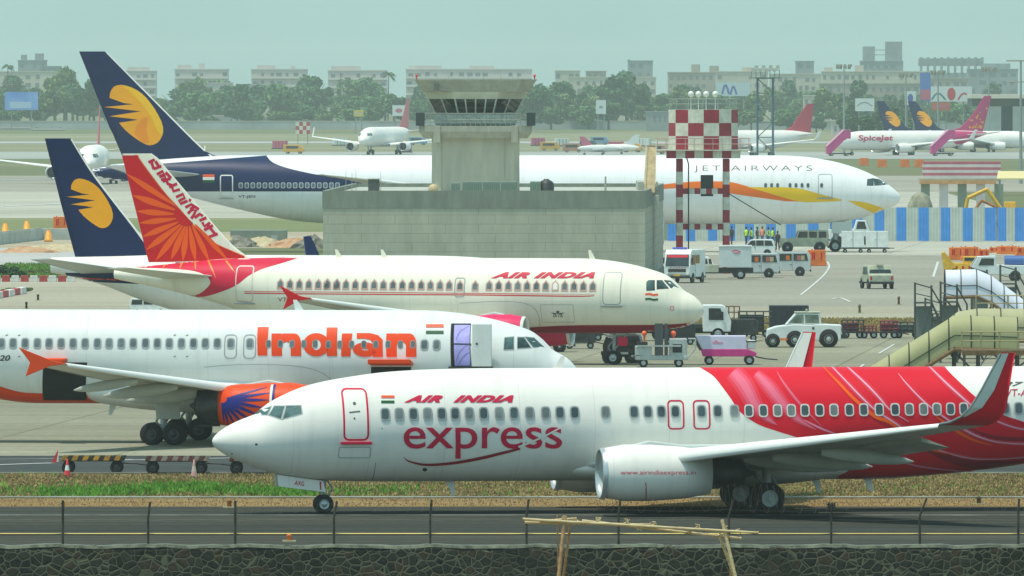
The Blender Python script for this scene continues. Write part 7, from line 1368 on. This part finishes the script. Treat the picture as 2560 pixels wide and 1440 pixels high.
block("small dark tower block right of the lattice mast", 1990, 2035, 152, 5500, BG, 4, 2, balcony=False); block("pale hillside flats right of the lattice mast", 1925, 2060, 184, 5150, BC, 3, 8, balcony=False)
block("long pale flats below the grey tower", 2055, 2330, 178, 5100, BC, 3, 16, balcony=False, crown=((.02,.1,1.5),(.3,.38,2.4))); block("lower pale terrace in front of the long flats", 2050, 2300, 208, 4850, BT, 2, 14, balcony=False)
gt = block("tall grey half built tower with twin stair cores", 2152, 2258, 152, 5400, BG, 5, 6, balcony=False)
for x0, x1, y0 in ((2158,2188,116),(2214,2256,104)): q = MB(); k_ = 5400/F; q.box((x0-2205)*k_,(x1-2205)*k_,3,9,H-(152-YH)*k_,H-(y0-YH)*k_); q.build("stair_core", BG, gt)
q = MB(); k_ = 5400/F; [q.box((2188-2205)*k_,(2214-2205)*k_,4,5,H-(y_-YH)*k_,H-(y_-2-YH)*k_) for y_ in (126, 138)]; q.build("floor_slab", BG, gt)
cf_ = thing("unfinished_building", "grey open concrete frame of an unfinished building at the right skyline", "building", ((2378-1280)*5300/F, 5300, 0)); k_ = 5300/F; q = MB(); zt = lambda y_: H-(y_-YH)*k_
q.box(-80*k_,80*k_,0,14,zt(165),zt(146)); q.box(-75*k_,80*k_,0,14,0,zt(182)); q.build("slab", BG, cf_); [(lambda b_: (b_.box((-78+17*j)*k_,(-72+17*j)*k_,-.4,2,zt(182),zt(143)), b_.build("column", BG, cf_)))(MB()) for j in range(10)]
block("grey flats right of the open concrete frame", 2420, 2545, 172, 5250, BG, 4, 5, balcony=False, crown=((.3,.85,2.2),)); block("pale tan block between the billboards and the grey flats", 2320, 2420, 195, 5050, BT, 3, 5, balcony=False)
block("long pale shed roof among the trees at the right", 2010, 2150, 238, 4500, BC, 1, 10, balcony=False, name="shed"); block("low white shed at the edge of the trees", 2080, 2165, 300, 3600, BW, 1, 6, balcony=False, name="shed", dep=8); block("low pale shed in the trees left of the control tower", 530, 640, 288, 4200, BW, 1, 8, balcony=False, name="shed", dep=8); block("low roadside shed left of the distant facing jet", 640, 740, 292, 4300, BT, 1, 8, balcony=False, name="shed", dep=8); block("pale roadside shed right of the control tower", 1345, 1420, 284, 4300, BC, 1, 5, balcony=False, name="shed", dep=8); block("pale shed in the trees farther right of the control tower", 1440, 1530, 292, 4200, BW, 1, 6, balcony=False, name="shed", dep=8); block("dark roofed shed left of the chequered tower", 1615, 1670, 278, 3900, BG, 1, 4, balcony=False, name="shed", dep=8); block("pale low hut at the far left before the trees", 0, 75, 318, 4000, BW, 1, 4, balcony=False, name="shed", dep=6); block("second pale low hut before the trees at the left", 80, 160, 322, 3950, BW, 1, 4, balcony=False, name="shed", dep=6)
# hangar at the right
hg = thing("hangar", "grey hangar with a deep pale roof edge at the right edge of the picture", "hangar", ((2500-1280)*2900/F, 2900, 0)); k_ = 2900/F; zt = lambda y_: H-(y_-YH)*k_; X = lambda px: (px-2500)*k_
q = MB(); q.box(X(2428),X(2700),-2,30,zt(246),zt(236)); q.build("roof", M("hangar_roof", (0.60,0.56,0.46), 0.8, var=.1, scale=.2), hg); q = MB(); q.box(X(2430),X(2700),1,29,zt(266),zt(246)); q.build("roof_gap_shade", M("hangar_dark", (0.07,0.09,0.08), 0.8), hg); q = MB(); [q.box(X(a_),X(b_),0,28,0,zt(266)) for a_, b_ in ((2464,2503),(2532,2590))]; q.build("wall", M("hangar_wall", (0.42,0.44,0.41), 0.8, var=.1, scale=.2), hg); q = MB(); q.box(X(2503),X(2532),2,27,0,zt(266)); q.build("door_opening", M("hangar_gap", (0.03,0.06,0.07), 0.8), hg)  # the solid dark band under the roof paints the shaded gap there
# hoardings on poles
def billboard(label, x0, x1, y0, y1, Y, mat, marks=(), py_base=None):
    k_ = Y/F; a = thing("billboard", label, "billboard", ((x0+x1)/2*k_-1280*k_, Y, 0)); hw = (x1-x0)/2*k_; z1, z0 = H-(y0-YH)*k_, H-(y1-YH)*k_; q = MB(); q.box(-hw,hw,0,.4,z0,z1); q.build("board", mat, a); q = MB(); [q.cyl((x_,.6,0),(x_,.6,z1-.5),.18,n=6) for x_ in (-hw*.6,hw*.6)]; q.build("pole", BG, a)
    for i, (u0, u1, v0, v1, m_, shp) in enumerate(marks):
        q = MB(); cx, cz, rx, rz_ = -hw+2*hw*(u0+u1)/2, z0+(z1-z0)*(v0+v1)/2, hw*(u1-u0), (z1-z0)*(v1-v0)/2
        if shp == 'o': q.add([(cx+rx*math.cos(j*.3142), -.03, cz+rz_*math.sin(j*.3142)) for j in range(20)], [tuple(range(20))])
        elif shp == 'r': q.add([(cx-rx,-.03,cz-rz_),(cx+rx,-.03,cz-rz_),(cx+rx,-.03,cz+rz_),(cx-rx,-.03,cz+rz_)], [(0,1,2,3)])
        else:
            P_ = smooth_line([(cx-rx,cz-rz_),(cx-rx*.4,cz+rz_*.7),(cx+rx*.2,cz+rz_*.8),(cx+rx,cz-rz_)], 4); pl = stroke(P_, rz_*.5); n_ = len(P_); q.add([(x_,-.03,z_) for x_, z_ in pl], [(j, 2*n_-1-j, 2*n_-2-j, j+1) for j in range(n_-1)])
        q.build("printed_mark", m_, a)
    return a
BBL = M("board_blue", (0.07,0.22,0.62), 0.6, col2=(0.25,0.42,0.75), scale=.12); BBW = M("board_white", (0.62,0.64,0.62), 0.6); BRD = M("board_red", (0.50,0.05,0.06), 0.6); BGN = M("board_teal", (0.06,0.20,0.17), 0.6); BPK = M("board_rose", (0.50,0.12,0.18), 0.6); BYL = M("board_yellow", (0.55,0.42,0.04), 0.6); BBB = M("board_blue_print", (0.06,0.11,0.35), 0.6)
billboard("blue billboard with pale shapes at the far left edge of the trees", 12, 95, 230, 275, 3950, BBL, ((.15,.8,.1,.45,M("board_haze", (0.40,0.52,0.66), .6),'r'),))
billboard("wide white billboard with a red disc and two curved arcs", 2327, 2430, 216, 254, 2950, BBW, ((.40,.60,.08,.92,BRD,'o'),(.02,.36,.12,.55,BGN,'a'),(.66,.98,.12,.55,BRD,'a')))
billboard("tall narrow billboard, blue over red, left of the wide white one", 2300, 2327, 182, 252, 2960, M("board_mixed", (0.10,0.18,0.45), .6), ((.05,.95,.04,.40,BPK,'r'),)); billboard("small white billboard with blue print left of the tall narrow one", 2262, 2290, 228, 262, 2970, BBW, ((.25,.75,.2,.8,BBB,'o'),)); billboard("red billboard below the wide white one", 2330, 2375, 256, 276, 2940, M("board_orange", (0.50,0.13,0.05), .6), ((.1,.9,.3,.7,BPK,'r'),))
billboard("white billboard with grey print among the trees right of the mast", 2138, 2186, 246, 278, 3300, BBW, ((.1,.9,.4,.7,BG,'a'),)); billboard("wide pale billboard with blue figures above the chequered tower", 1790, 1876, 206, 240, 4200, M("board_pale", (0.48,0.56,0.58), .6), ((.18,.38,.15,.8,BBB,'a'),(.42,.6,.1,.7,BBB,'a'))); billboard("yellow sign left of the control tower", 884, 909, 275, 291, 3700, BYL, ((.1,.9,.4,.6,BW,'r'),)); billboard("white sign beside the distant facing jet's fin", 981, 1017, 263, 290, 3600, BBW, ((.2,.7,.3,.7,BPK,'o'),)); billboard("pale sign board in the trees right of the control tower", 1490, 1515, 250, 285, 3900, BBW, ((.3,.7,.4,.6,BG,'o'),))
# chequered runway hut, striped shed, heap, machines behind the hoarding
hq = thing("chequered_board", "small red and white chequered marker board in the far field", "marker", ((757-1280)*3100/F, 3100, 0)); k_ = 3100/F; q = MB(); [q.box((-18+9*i)*k_,(-9+9*i)*k_,0,.3,H-(335-10*j-YH)*k_,H-(325-10*j-YH)*k_,(i+j) % 2) for i in range(4) for j in range(3)]; q.build("board", [CKW, MATS["block_red"]], hq); q = MB(); [q.cyl((x_,.4,0),(x_,.4,2.5),.1,n=5) for x_ in (-1.2,1.2)]; q.build("post", BG, hq)
sh = thing("striped_shed", "long low shed with rose and white stripes behind the hoarding", "shed", ((2405-1280)*1950/F, 1950, 0)); k_ = 1950/F; z_ = lambda y_: H-(y_-YH)*k_; q = MB()
for i in range(6): q.box(-97*k_,97*k_,0,4,z_(404+7*(i+1)),z_(404+7*i),i % 2)
q.build("striped_wall", [M("stripe_rose", (0.48,0.09,0.12), .7, var=.15, scale=.5), M("stripe_white", (0.62,0.56,0.52), .7, var=.1, scale=.5)], sh); q = MB(); q.box(-97*k_,97*k_,.1,3.9,0,z_(446)); q.build("base", M("shed_tan", (0.42,0.36,0.24), .9, var=.15, scale=.4), sh)
s3 = thing("open_shed", "open fronted shed with an orange striped beam just behind the hoarding", "shed", ((2395-1280)*1480/F, 1480, 0)); k_ = 1480/F; z_ = lambda y_: H-(y_-YH)*k_; q = MB(); q.box(-96*k_,96*k_,0,.5,z_(460),z_(451)); q.build("beam", M("beam_orange", (0.52,0.26,0.10), .8, var=.2, scale=1), s3); q = MB(); [q.box((-92+46*j)*k_,(-70+46*j)*k_,.6,1.2,0,z_(460),j % 2) for j in range(5)]; q.build("wall_panel", [M("panel_greygreen", (0.20,0.24,0.17), .9), M("stripe_white", (0.62,0.56,0.52), .7)], s3); q = MB(); q.box(-96*k_,96*k_,0,4,z_(451),z_(446)); q.build("roof", M("shed_tan", (0.42,0.36,0.24), .9), s3)
hp = thing("covered_heap", "grey tarpaulin covered heap at the nose of the wide body", "heap", ((2300-1280)*1330/F, 1330, 0)); q = MB(); rh = random.Random(2); q.loft([[(r_*math.cos(j*.5236)*rh.uniform(.88,1.1), r_*.8*math.sin(j*.5236), z) for j in range(12)] for z, r_ in ((0,1.6),(1.2,1.55),(2.4,1.35),(3.3,.9),(3.75,.25))]); q.build("tarpaulin", M("tarp_grey", (0.28,0.27,0.19), .9, var=.3, scale=1.5), hp); q = MB(); q.tube([(1.1*math.cos(j*.5), -1.4*abs(math.sin(j*.5))-.1, 1.8+.3*math.sin(j)) for j in range(8)], .06); q.build("rope", M("rope_tan", (0.4,0.33,0.2), .9), hp)
def excavator(px, py, Y, label, mat, flip=1, k=1.0):
    a = thing("excavator", label, "excavator", ((px-1280)*Y/F, Y, 0), 0 if flip > 0 else math.pi); a.scale = (k,)*3; q = MB(); q.box(-1.6,1.4,-1.1,1.1,1.0,1.9); q.build("body", mat, a, bevel=.08); q = MB(); q.box(.2,1.4,-1.0,0,1.9,3.0); q.build("cab", mat, a, bevel=.08); q = MB(); q.box(.35,1.3,-1.02,-1.0,2.1,2.85); q.build("cab_window", VGLASS, a); q = MB(); q.tube([(1.3,.4,1.6),(3.2,.4,4.3),(5.2,.4,3.4),(5.6,.4,1.2)], .22, 6); q.build("boom", mat, a); q = MB(); q.prism([(5.2,1.3),(6.0,1.2),(5.9,.4),(5.3,.5)], .0, .8); q.build("bucket", VBLACK, a)
    for sg in (-1, 1): q = MB(); q.prism([(-1.9,.1),(1.8,.1),(2.1,.5),(1.7,.95),(-1.8,.95),(-2.2,.5)], sg*1.2-.25, sg*1.2+.25); q.build("track", VBLACK, a)
excavator(2545, 515, 1300, "yellow excavator behind the hoarding at the right edge", YELO, -1, 1.0); excavator(2395, 515, 1290, "rusty orange digger behind the hoarding's middle", M("digger_rust", (0.42,0.14,0.03), .7, var=.3, scale=2), 1, .75)
cy = thing("canopy", "pale yellow roofed open shelter behind the hoarding at the right", "shelter", ((2530-1280)*1700/F, 1700, 0)); k_ = 1700/F; z_ = lambda y_: H-(y_-YH)*k_; q = MB(); q.add([(-38*k_,0,z_(446)),(45*k_,0,z_(446)),(45*k_,4,z_(428)),(-32*k_,4,z_(428)),(-38*k_,0,z_(449)),(45*k_,0,z_(449)),(45*k_,4,z_(431)),(-32*k_,4,z_(431))], [(0,1,2,3),(7,6,5,4),(0,4,5,1),(1,5,6,2),(2,6,7,3),(3,7,4,0)]); q.build("roof", M("shelter_roof", (0.66,0.55,0.26), .7), cy); q = MB(); [q.cyl((x_,y_,0),(x_,y_,z_(446)),.08,n=6) for x_ in (-1.6,2.0) for y_ in (.2,3.6)]; q.build("post", BG, cy)
# low site shed with dark door between fin and grey building
st3 = thing("site_shed", "low grey shed with a dark doorway left of the grey block building", "shed", ((648-1280)*1180/F, 1180, 0)); k_ = 1180/F; z_ = lambda y_: H-(y_-YH)*k_; q = MB(); q.box(-62*k_,56*k_,0,5,0,z_(606)); q.build("wall", M("shed_grey", (0.16,0.19,0.15), .9, var=.15, scale=.5), st3); q = MB(); q.box(-72*k_,68*k_,-.8,5.5,z_(606),z_(576)); q.build("roof", M("shed_roof_grey", (0.20,0.235,0.19), .9, var=.12, scale=.5), st3); q = MB(); q.box(22*k_,50*k_,-.05,.02,0,z_(608)); q.build("doorway", HOLE, st3, bevel=.01); q = MB(); q.box(30*k_,46*k_,-.9,-.78,z_(600),z_(588)); q.build("notice", M("notice_grey", (0.34,0.37,0.33), .8), st3)
rub = random.Random(8)
for i, (px, py, w_, h_, m_, lb) in enumerate(((560,574,2.2,1.2,"rock_tan","tan rubble heap left under the wide body belly"),(590,574,2.4,1.1,"rock_dark","dark rubble heap under the wide body belly"),(655,573,2.6,1.0,"rock_tan","tan rubble heap in the middle under the wide body belly"),(735,575,3.0,.9,"rock_orange","orange tinted scrap heap left of the grey block"),(780,577,2.2,1.3,"rock_dark","dark scrap heap beside the grey block wall"),(62,632,3.5,.6,"rock_orange","reddish earth heap at the left edge of the site"),(150,628,5.0,.7,"rock_tan","tan rubble bank left of the navy fin's foot"))):
    mt = {"rock_tan": M("rock_tan", (0.40,0.32,0.18), .95, col2=(0.55,0.45,0.28), scale=2), "rock_dark": M("rock_dark", (0.10,0.10,0.08), .95, col2=(0.25,0.23,0.18), scale=2), "rock_orange": M("rock_orange", (0.42,0.19,0.09), .95, col2=(0.5,0.34,0.2), scale=2)}[m_]
    q = MB(); rg = []
    for t in (0,.35,.7,.95): rg.append([(w_*(1-t)**.6*math.cos(j*.3927)*rub.uniform(.7,1.15), w_*.7*(1-t)**.6*math.sin(j*.3927)*rub.uniform(.7,1.15), h_*t*rub.uniform(.85,1.1)) for j in range(16)])
    q.loft(rg, smooth=False); o = q.build("rubble_heap", mt); o.location = place(px, py if i > 4 else py+44); tag(o, lb, "rubble heap")
# distant ramp clutter: vans and containers
FW = [M("far_white", (0.62,0.63,0.60), .6), M("far_amber", (0.62,0.32,0.05), .6), M("far_rose", (0.50,0.10,0.18), .6), M("far_blue", (0.16,0.30,0.45), .6), M("far_dark", (0.08,0.09,0.09), .6), M("far_rust", (0.40,0.20,0.12), .7)]
rc = random.Random(21); mk = {}
def far_van(loc, mat, kind):
    key = (kind, mat.name)
    if key not in mk:
        a = thing("ramp_van" if kind else "ramp_container", "", "van" if kind else "container", loc); q = MB()
        if kind: q.prism([(-2.2,.4),(2.1,.4),(2.2,1.0),(1.5,1.9),(-2.2,2.0)], -.9, .9); q.build("body", mat, a, bevel=.05); q = MB(); q.box(-1.6,1.0,-.92,-.9,1.15,1.7); q.build("side_window", VGLASS, a); [wheel(a, (x_, sg*.8, .35), .35, .2, n=10) for x_ in (-1.3,1.3) for sg in (-1, 1)]
        else: q.box(-1.6,1.6,-.8,.8,.35,2.0); q.build("shell", mat, a, bevel=.05); q = MB(); q.box(-1.8,1.8,-.85,.85,.15,.34); q.build("base", VBLACK, a); q = MB(); [q.box(x_-.04,x_+.04,-.84,-.8,.4,1.95) for x_ in (-.8,0,.8)]; q.build("rib", VBLACK, a)
        mk[key] = a; return a
    return dup(mk[key], loc)
cl_ = ["white","amber","rose","blue","dark","rust"]
cells = [(px, y0) for px in (1345,1375,1405,1432,1468,1500,1540,1580,1610,1640,1010,1045,700,735,850) for y0 in (0,)]
used = {}
for n_, (px, _) in enumerate(cells):
    mi = (n_*5+2) % 6; kd = n_ % 2; py = 372+rc.uniform(-10, 14); o = far_van(place(px, py), FW[mi], kd); o.rotation_euler = (0,0,rc.uniform(-.4,.4)); used.setdefault((mi, kd), []).append(o)
for (mi, kd), L_ in used.items():
    for i, o in enumerate(L_): o["label"] = ("distant %s %s on the far ramp" % (cl_[mi], "van" if kd else "freight container"))+("" if len(L_) == 1 else (", left one" if i == 0 else ", right one" if i == len(L_)-1 else ", middle one")); o["group"] = "vehicles and freight on the far ramp"
for px, py, lb, mi in ((2205,418,"amber barrier unit left of the rose striped shed, first of four",1),(2262,418,"amber barrier unit left of the rose striped shed, second of four",1),(2160,414,"amber barrier unit left of the rose striped shed, farthest left",1),(2298,418,"amber barrier unit touching the rose striped shed",1)): water_barrier(px, py, lb, 1.8, 1.4, 0, False)
# delta shaped magenta and grey small jet tails
for px, py, m_, lb in ((1497,388,"far_rose","small pale jet with a rose tail fin right of the control tower"),(1545,386,"far_white","small white jet with pale swept tail right of the rose finned one")):
    g = gnd(px, py); a = thing("small_jet", lb, "small jet", (g.x, g.y, 0), 0); q = MB(); q.lathe([(-6,.05),(-5,.6),(-2,1.0),(2,1.0),(5,.6),(6,.2)], (0,0,1.9), 16, 'x', closed=True); q.build("fuselage", WHITE if m_ != "far_rose" else FW[0], a); q = MB(); q.prism([(1.5,2.7),(4.6,2.5),(6.2,5.6),(4.8,5.6)] if m_ == "far_white" else [(-4.6,2.5),(-1.5,2.7),(-4.0,5.2),(-5.4,5.2)], -.12, .12); q.build("tail_fin", FW[2] if m_ == "far_rose" else FW[0], a); q = MB(); q.plan([(-1.5,-5.5),(-.5,-5.5),(1.8,0),(-.5,5.5),(-1.5,5.5),(-1.8,0)], 1.5, 1.65); q.build("wing", FW[0], a); [wheel(a, (x_, y_, .35), .35, .2, n=10) for x_, y_ in ((-4,0),(1,1.2),(1,-1.2))]
    q = MB(); q.cyl((-4,0,.3),(-4,0,1.6),.08,n=6); [q.cyl((1,y_,.3),(1,y_,1.6),.08,n=6) for y_ in (1.2,-1.2)]; q.build("gear", STEEL, a); a.scale = (.75,)*3
# perimeter wall before the trees
pw = thing("perimeter_wall", "long pale perimeter wall at the foot of the distant trees", "wall", (0, 4050, 0)); q = MB(); q.box(-400,400,0,.4,0,2.6); q.build("wall_face", M("perimeter_pale", (0.34,0.36,0.33), .9, var=.2, scale=.05), pw); q = MB(); q.box(-400,400,-.1,.5,2.6,2.8); q.build("coping", BC, pw)
# ------------------------------------------------------------------ trees
LEAF = [M("leaf_mid", (0.065,0.15,0.045), .8, col2=(0.12,0.23,0.07), scale=.25), M("leaf_dark", (0.042,0.11,0.042), .8, col2=(0.085,0.18,0.06), scale=.25), M("leaf_light", (0.11,0.18,0.05), .8, col2=(0.19,0.25,0.08), scale=.25)]; BARK = M("bark", (0.10,0.075,0.05), .9, var=.3, scale=2)
def crown(kind, seed, R0, H0, n):
    r_ = random.Random(seed); q = MB(); lobes = []
    for k in range(15): a = r_.uniform(0, 6.283); d = r_.uniform(.1,.95)*R0; lobes.append((d*math.cos(a), d*math.sin(a), H0*(.36+.62*r_.random()*(1-.5*d/R0)), R0*r_.uniform(.18,.44)))
    for i in range(n):
        cx, cy, cz, lr = r_.choice(lobes); v = Vector((r_.gauss(0,1), r_.gauss(0,1), r_.gauss(0,1))).normalized()*lr*r_.uniform(.62,1.08)**.6; p = Vector((cx, cy, cz))+Vector((v.x, v.y, v.z*.8))
        if p.z < H0*.18: continue
        s_ = r_.uniform(.30,.75); u = Vector((r_.gauss(0,1), r_.gauss(0,1), r_.gauss(0,.6))).normalized(); w_ = u.cross(Vector((r_.gauss(0,1), r_.gauss(0,1), r_.gauss(0,1)))).normalized()
        q.add([p-u*s_-w_*s_*.5, p+u*s_*.3-w_*s_*.7, p+u*s_, p-u*s_*.2+w_*s_*.7], [(0,1,2,3)])
    return q
def trunk(seed, H0, R0):
    r_ = random.Random(seed); q = MB(); q.cyl((0,0,-.2),(.1,.1,H0*.5),.38,.22,8)
    for k in range(5): a = r_.uniform(0,6.28); q.cyl((.05,.05,H0*(.28+.06*k)),(R0*.55*math.cos(a),R0*.55*math.sin(a),H0*(.6+.07*k)),.15,.05,6)
    return q
TREES = []
for i, (rr, hh_, n_, m_) in enumerate(((4.6,9.5,2600,0),(5.6,11,3000,1),(4.0,8,2200,2),(5.0,12.5,2800,1),(6.5,9.5,3200,0),(3.6,10.5,2200,2))):
    lb = ("mid green round tree in the belt beyond the airfield","dark green broad tree in the belt beyond the airfield","pale green small tree in the belt beyond the airfield","dark green tall tree in the belt beyond the airfield","mid green spreading tree in the belt beyond the airfield","yellowish green slim tree in the belt beyond the airfield")[i]
    t_ = thing("broadleaf_tree", lb, "tree", (0,-50,-200), 0, "tree belt beyond the airfield"); crown(i, 100+i, rr, hh_, n_).build("crown", LEAF[m_], t_, recalc=False); trunk(50+i, hh_, rr).build("trunk", BARK, t_); TREES.append(t_)
rt = random.Random(33); first = [True]*6
def put_tree(i, x, y, k, rz=None):
    o = TREES[i]
    if first[i]: first[i] = False; o.location = (x, y, 0); o.rotation_euler = (0,0,rz or 0); o.scale = (k,)*3
    else: dup(o, (x, y, 0), rt.uniform(0,6.28), scale=(k*rt.uniform(.8,1.3), k, k*rt.uniform(.65,1.25)))
for Y, n_, k0, k1, x0, x1 in ((4130,36,.75,1.15,-250,-8),(4330,34,1.0,1.4,-255,30),(4600,48,1.1,1.5,-260,250),(4850,44,1.2,1.6,-270,270),(4250,26,.95,1.4,-4,66),(4080,24,.7,1.15,-20,150),(3800,16,.6,.95,60,215)):
    for j in range(n_):
        x = x0+(x1-x0)*(j+rt.uniform(.1,.9))/n_; px = 1280+x*F/Y
        k = rt.uniform(k0, k1)
        if 100 < px < 300 and Y < 4400: k *= 1.25
        if 300 < px < 440 and Y < 4400: k *= .8
        if px > 1650 and Y > 4500: k *= .78
        put_tree(rt.randrange(6), x, Y+rt.uniform(-70,70), k)
for px, py, k in ((2205,330,.95),(2240,333,.8),(2130,320,.9),(2310,335,.6)): g = gnd(px, py+30); put_tree(1, g.x, g.y, k)
def palm(px, yt, Y, lab):
    k_ = Y/F; h_ = H-(yt-YH)*k_; a = thing("palm_tree", lab, "palm tree", ((px-1280)*k_, Y, 0), 0, "palms above the tree belt"); q = MB(); q.cyl((0,0,0),(.3,0,h_-2),.30,.18,8); q.build("trunk", BARK, a); q = MB(); r_ = random.Random(px)
    for k in range(22):
        az_ = r_.uniform(0,6.28); el = r_.uniform(-.5,1.1); L_ = r_.uniform(2.2,3.2); pts = [Vector((.3,0,h_-2))+Vector((math.cos(az_)*L_*t, math.sin(az_)*L_*t, L_*(math.sin(el)*t-.7*t*t))) for t in (0,.35,.7,1)]
        sd_ = Vector((-math.sin(az_), math.cos(az_), 0))
        for u, v, w0, w1 in zip(pts[:-1], pts[1:], (.2,.5,.4), (.5,.4,.05)): q.add([u-sd_*w0, u+sd_*w0, v+sd_*w1, v-sd_*w1], [(0,1,2,3)]); q.add([u-Vector((0,0,w0)), u, v, v-Vector((0,0,w1))], [(0,1,2,3)])
    q.build("crown", LEAF[1], a, recalc=False)
for px, yt, Y, lb in ((905,188,4600,"palm rising above the belt left of the control tower"),(970,172,4900,"tall palm between two pale apartment blocks"),(18,152,5000,"palm at the far left skyline"),(1415,205,4600,"palm right of the control tower above the belt"),(1360,240,4400,"short palm just right of the control tower"),(1700,205,4500,"palm above the belt behind the chequered tower"),(610,200,4700,"palm right of the tall navy fin above white offices")): palm(px, yt, Y, lb)
# shrubs at the left lawn
for px, py, k, lb in ((10,694,.11,"dark green shrub at the left edge of the lawn"),(40,695,.10,"dark green shrub second from the left on the lawn"),(95,690,.13,"low olive shrub in the middle of the lawn"),(125,690,.12,"low olive shrub toward the right end of the lawn"),(25,732,.09,"small shrub inside the curved painted blocks"),(62,730,.08,"small shrub at the tip of the curved painted blocks")):
    g = gnd(px, py); o = dup(TREES[1 if "dark" in lb else 2], (g.x, g.y, -.6*k*4), rt.uniform(0,6), lb, scale=(k*1.6,k*1.6,k)); o.name = "shrub"; o["category"] = "shrub"; o["group"] = "shrubs on the left lawn"
# ------------------------------------------------------------------ grass
def grass(name, label, x0, x1, y0, y1, n, hmin, hmax, mats, pick, wd=.05):
    r_ = random.Random(hash(name) % 1000 if False else len(label)); q = MB()
    for i in range(n):
        x, y = r_.uniform(x0, x1), r_.uniform(y0, y1); res = pick(x, y, r_)
        if res is None: continue
        m_, hs = res; h_ = r_.uniform(hmin, hmax)*hs; a = r_.uniform(0, 3.14); dx, dy = math.cos(a)*wd, math.sin(a)*wd; lx, ly = r_.uniform(-.5,.5)*h_, r_.uniform(-.5,.5)*h_
        q.add([(x-dx,y-dy,0),(x+dx,y+dy,0),(x+lx,y+ly,h_)], [(0,1,2)], m_)
    o = q.build(name, mats, recalc=False); tag(o, label, "grass", kind="stuff"); return o
GR = [M("blade_green", (0.10,0.27,0.015), .8, var=.35, scale=.6), M("blade_straw", (0.34,0.25,0.095), .85, var=.35, scale=.5), M("blade_olive", (0.25,0.19,0.06), .85, var=.35, scale=.5), M("blade_brown", (0.20,0.12,0.05), .85, var=.3, scale=.5)]
import mathutils
def pk(x, y, r_):
    nz_ = mathutils.noise.noise((x*.22, y*.35, 0))+.5*mathutils.noise.noise((x*.7, y*.9, 3)); px = 1280+x*F/y; py = YH+F*H/y
    g_ = math.exp(-((py-1228-6*math.sin(px*.01))/11)**2)*(1 if 100 < px < 790 else .25 if px < 1050 else .03)
    if r_.random() < g_*1.15+.06*nz_: return (0, 1.7)
    if nz_ < -.42: return (3, .4) if r_.random() < .6 else None
    u_ = r_.random(); return ((1 if u_ < .62 else 2 if u_ < .74 else 3), .9)
grass("grass", "dry mixed grass strip with a bright green band between taxiway and service road", -24, 26, 466.3, 494, 62000, .04, .13, GR, pk)
grass("grass", "sparse dry weeds in the brown soil beside the taxiway", -24, 26, 456.8, 465.2, 6000, .03, .09, GR, lambda x, y, r_: (3 if r_.random() < .5 else 1, .8), .03)
grass("grass", "straw coloured grass strip behind the pushback tractor", 9, 32, 773, 817, 30000, .06, .2, GR, lambda x, y, r_: (1 if r_.random() < .7 else 3 if r_.random() < .6 else 2, 1), .07)
grass("grass", "bright green lawn edged by painted blocks at the left", -42, -34, 987, 1050, 9000, .15, .45, GR, lambda x, y, r_: (0 if r_.random() < .75 else 2, 1), .10)
# ------------------------------------------------------------------ haze
me = bpy.data.meshes.new("haze"); hb_ = MB(); hb_.box(-1350, 1350, -60, 9600, -5.2, 42); me.from_pydata(hb_.v, [], hb_.f)
hm = bpy.data.materials.new("haze_air"); hm.use_nodes = True; t = hm.node_tree; t.nodes.clear(); pv = t.nodes.new("ShaderNodeVolumePrincipled"); pv.inputs["Color"].default_value = (0.86, 0.98, 0.94, 1); pv.inputs["Density"].default_value = 0.000066; pv.inputs["Anisotropy"].default_value = 0.0
mo_ = t.nodes.new("ShaderNodeOutputMaterial"); t.links.new(pv.outputs[0], mo_.inputs["Volume"]); me.materials.append(hm); hzo = bpy.data.objects.new("haze", me); S.collection.objects.link(hzo); hzo["kind"] = "stuff"; hzo["label"] = "thin pale greenish haze over the whole airfield"; hzo["category"] = "haze"
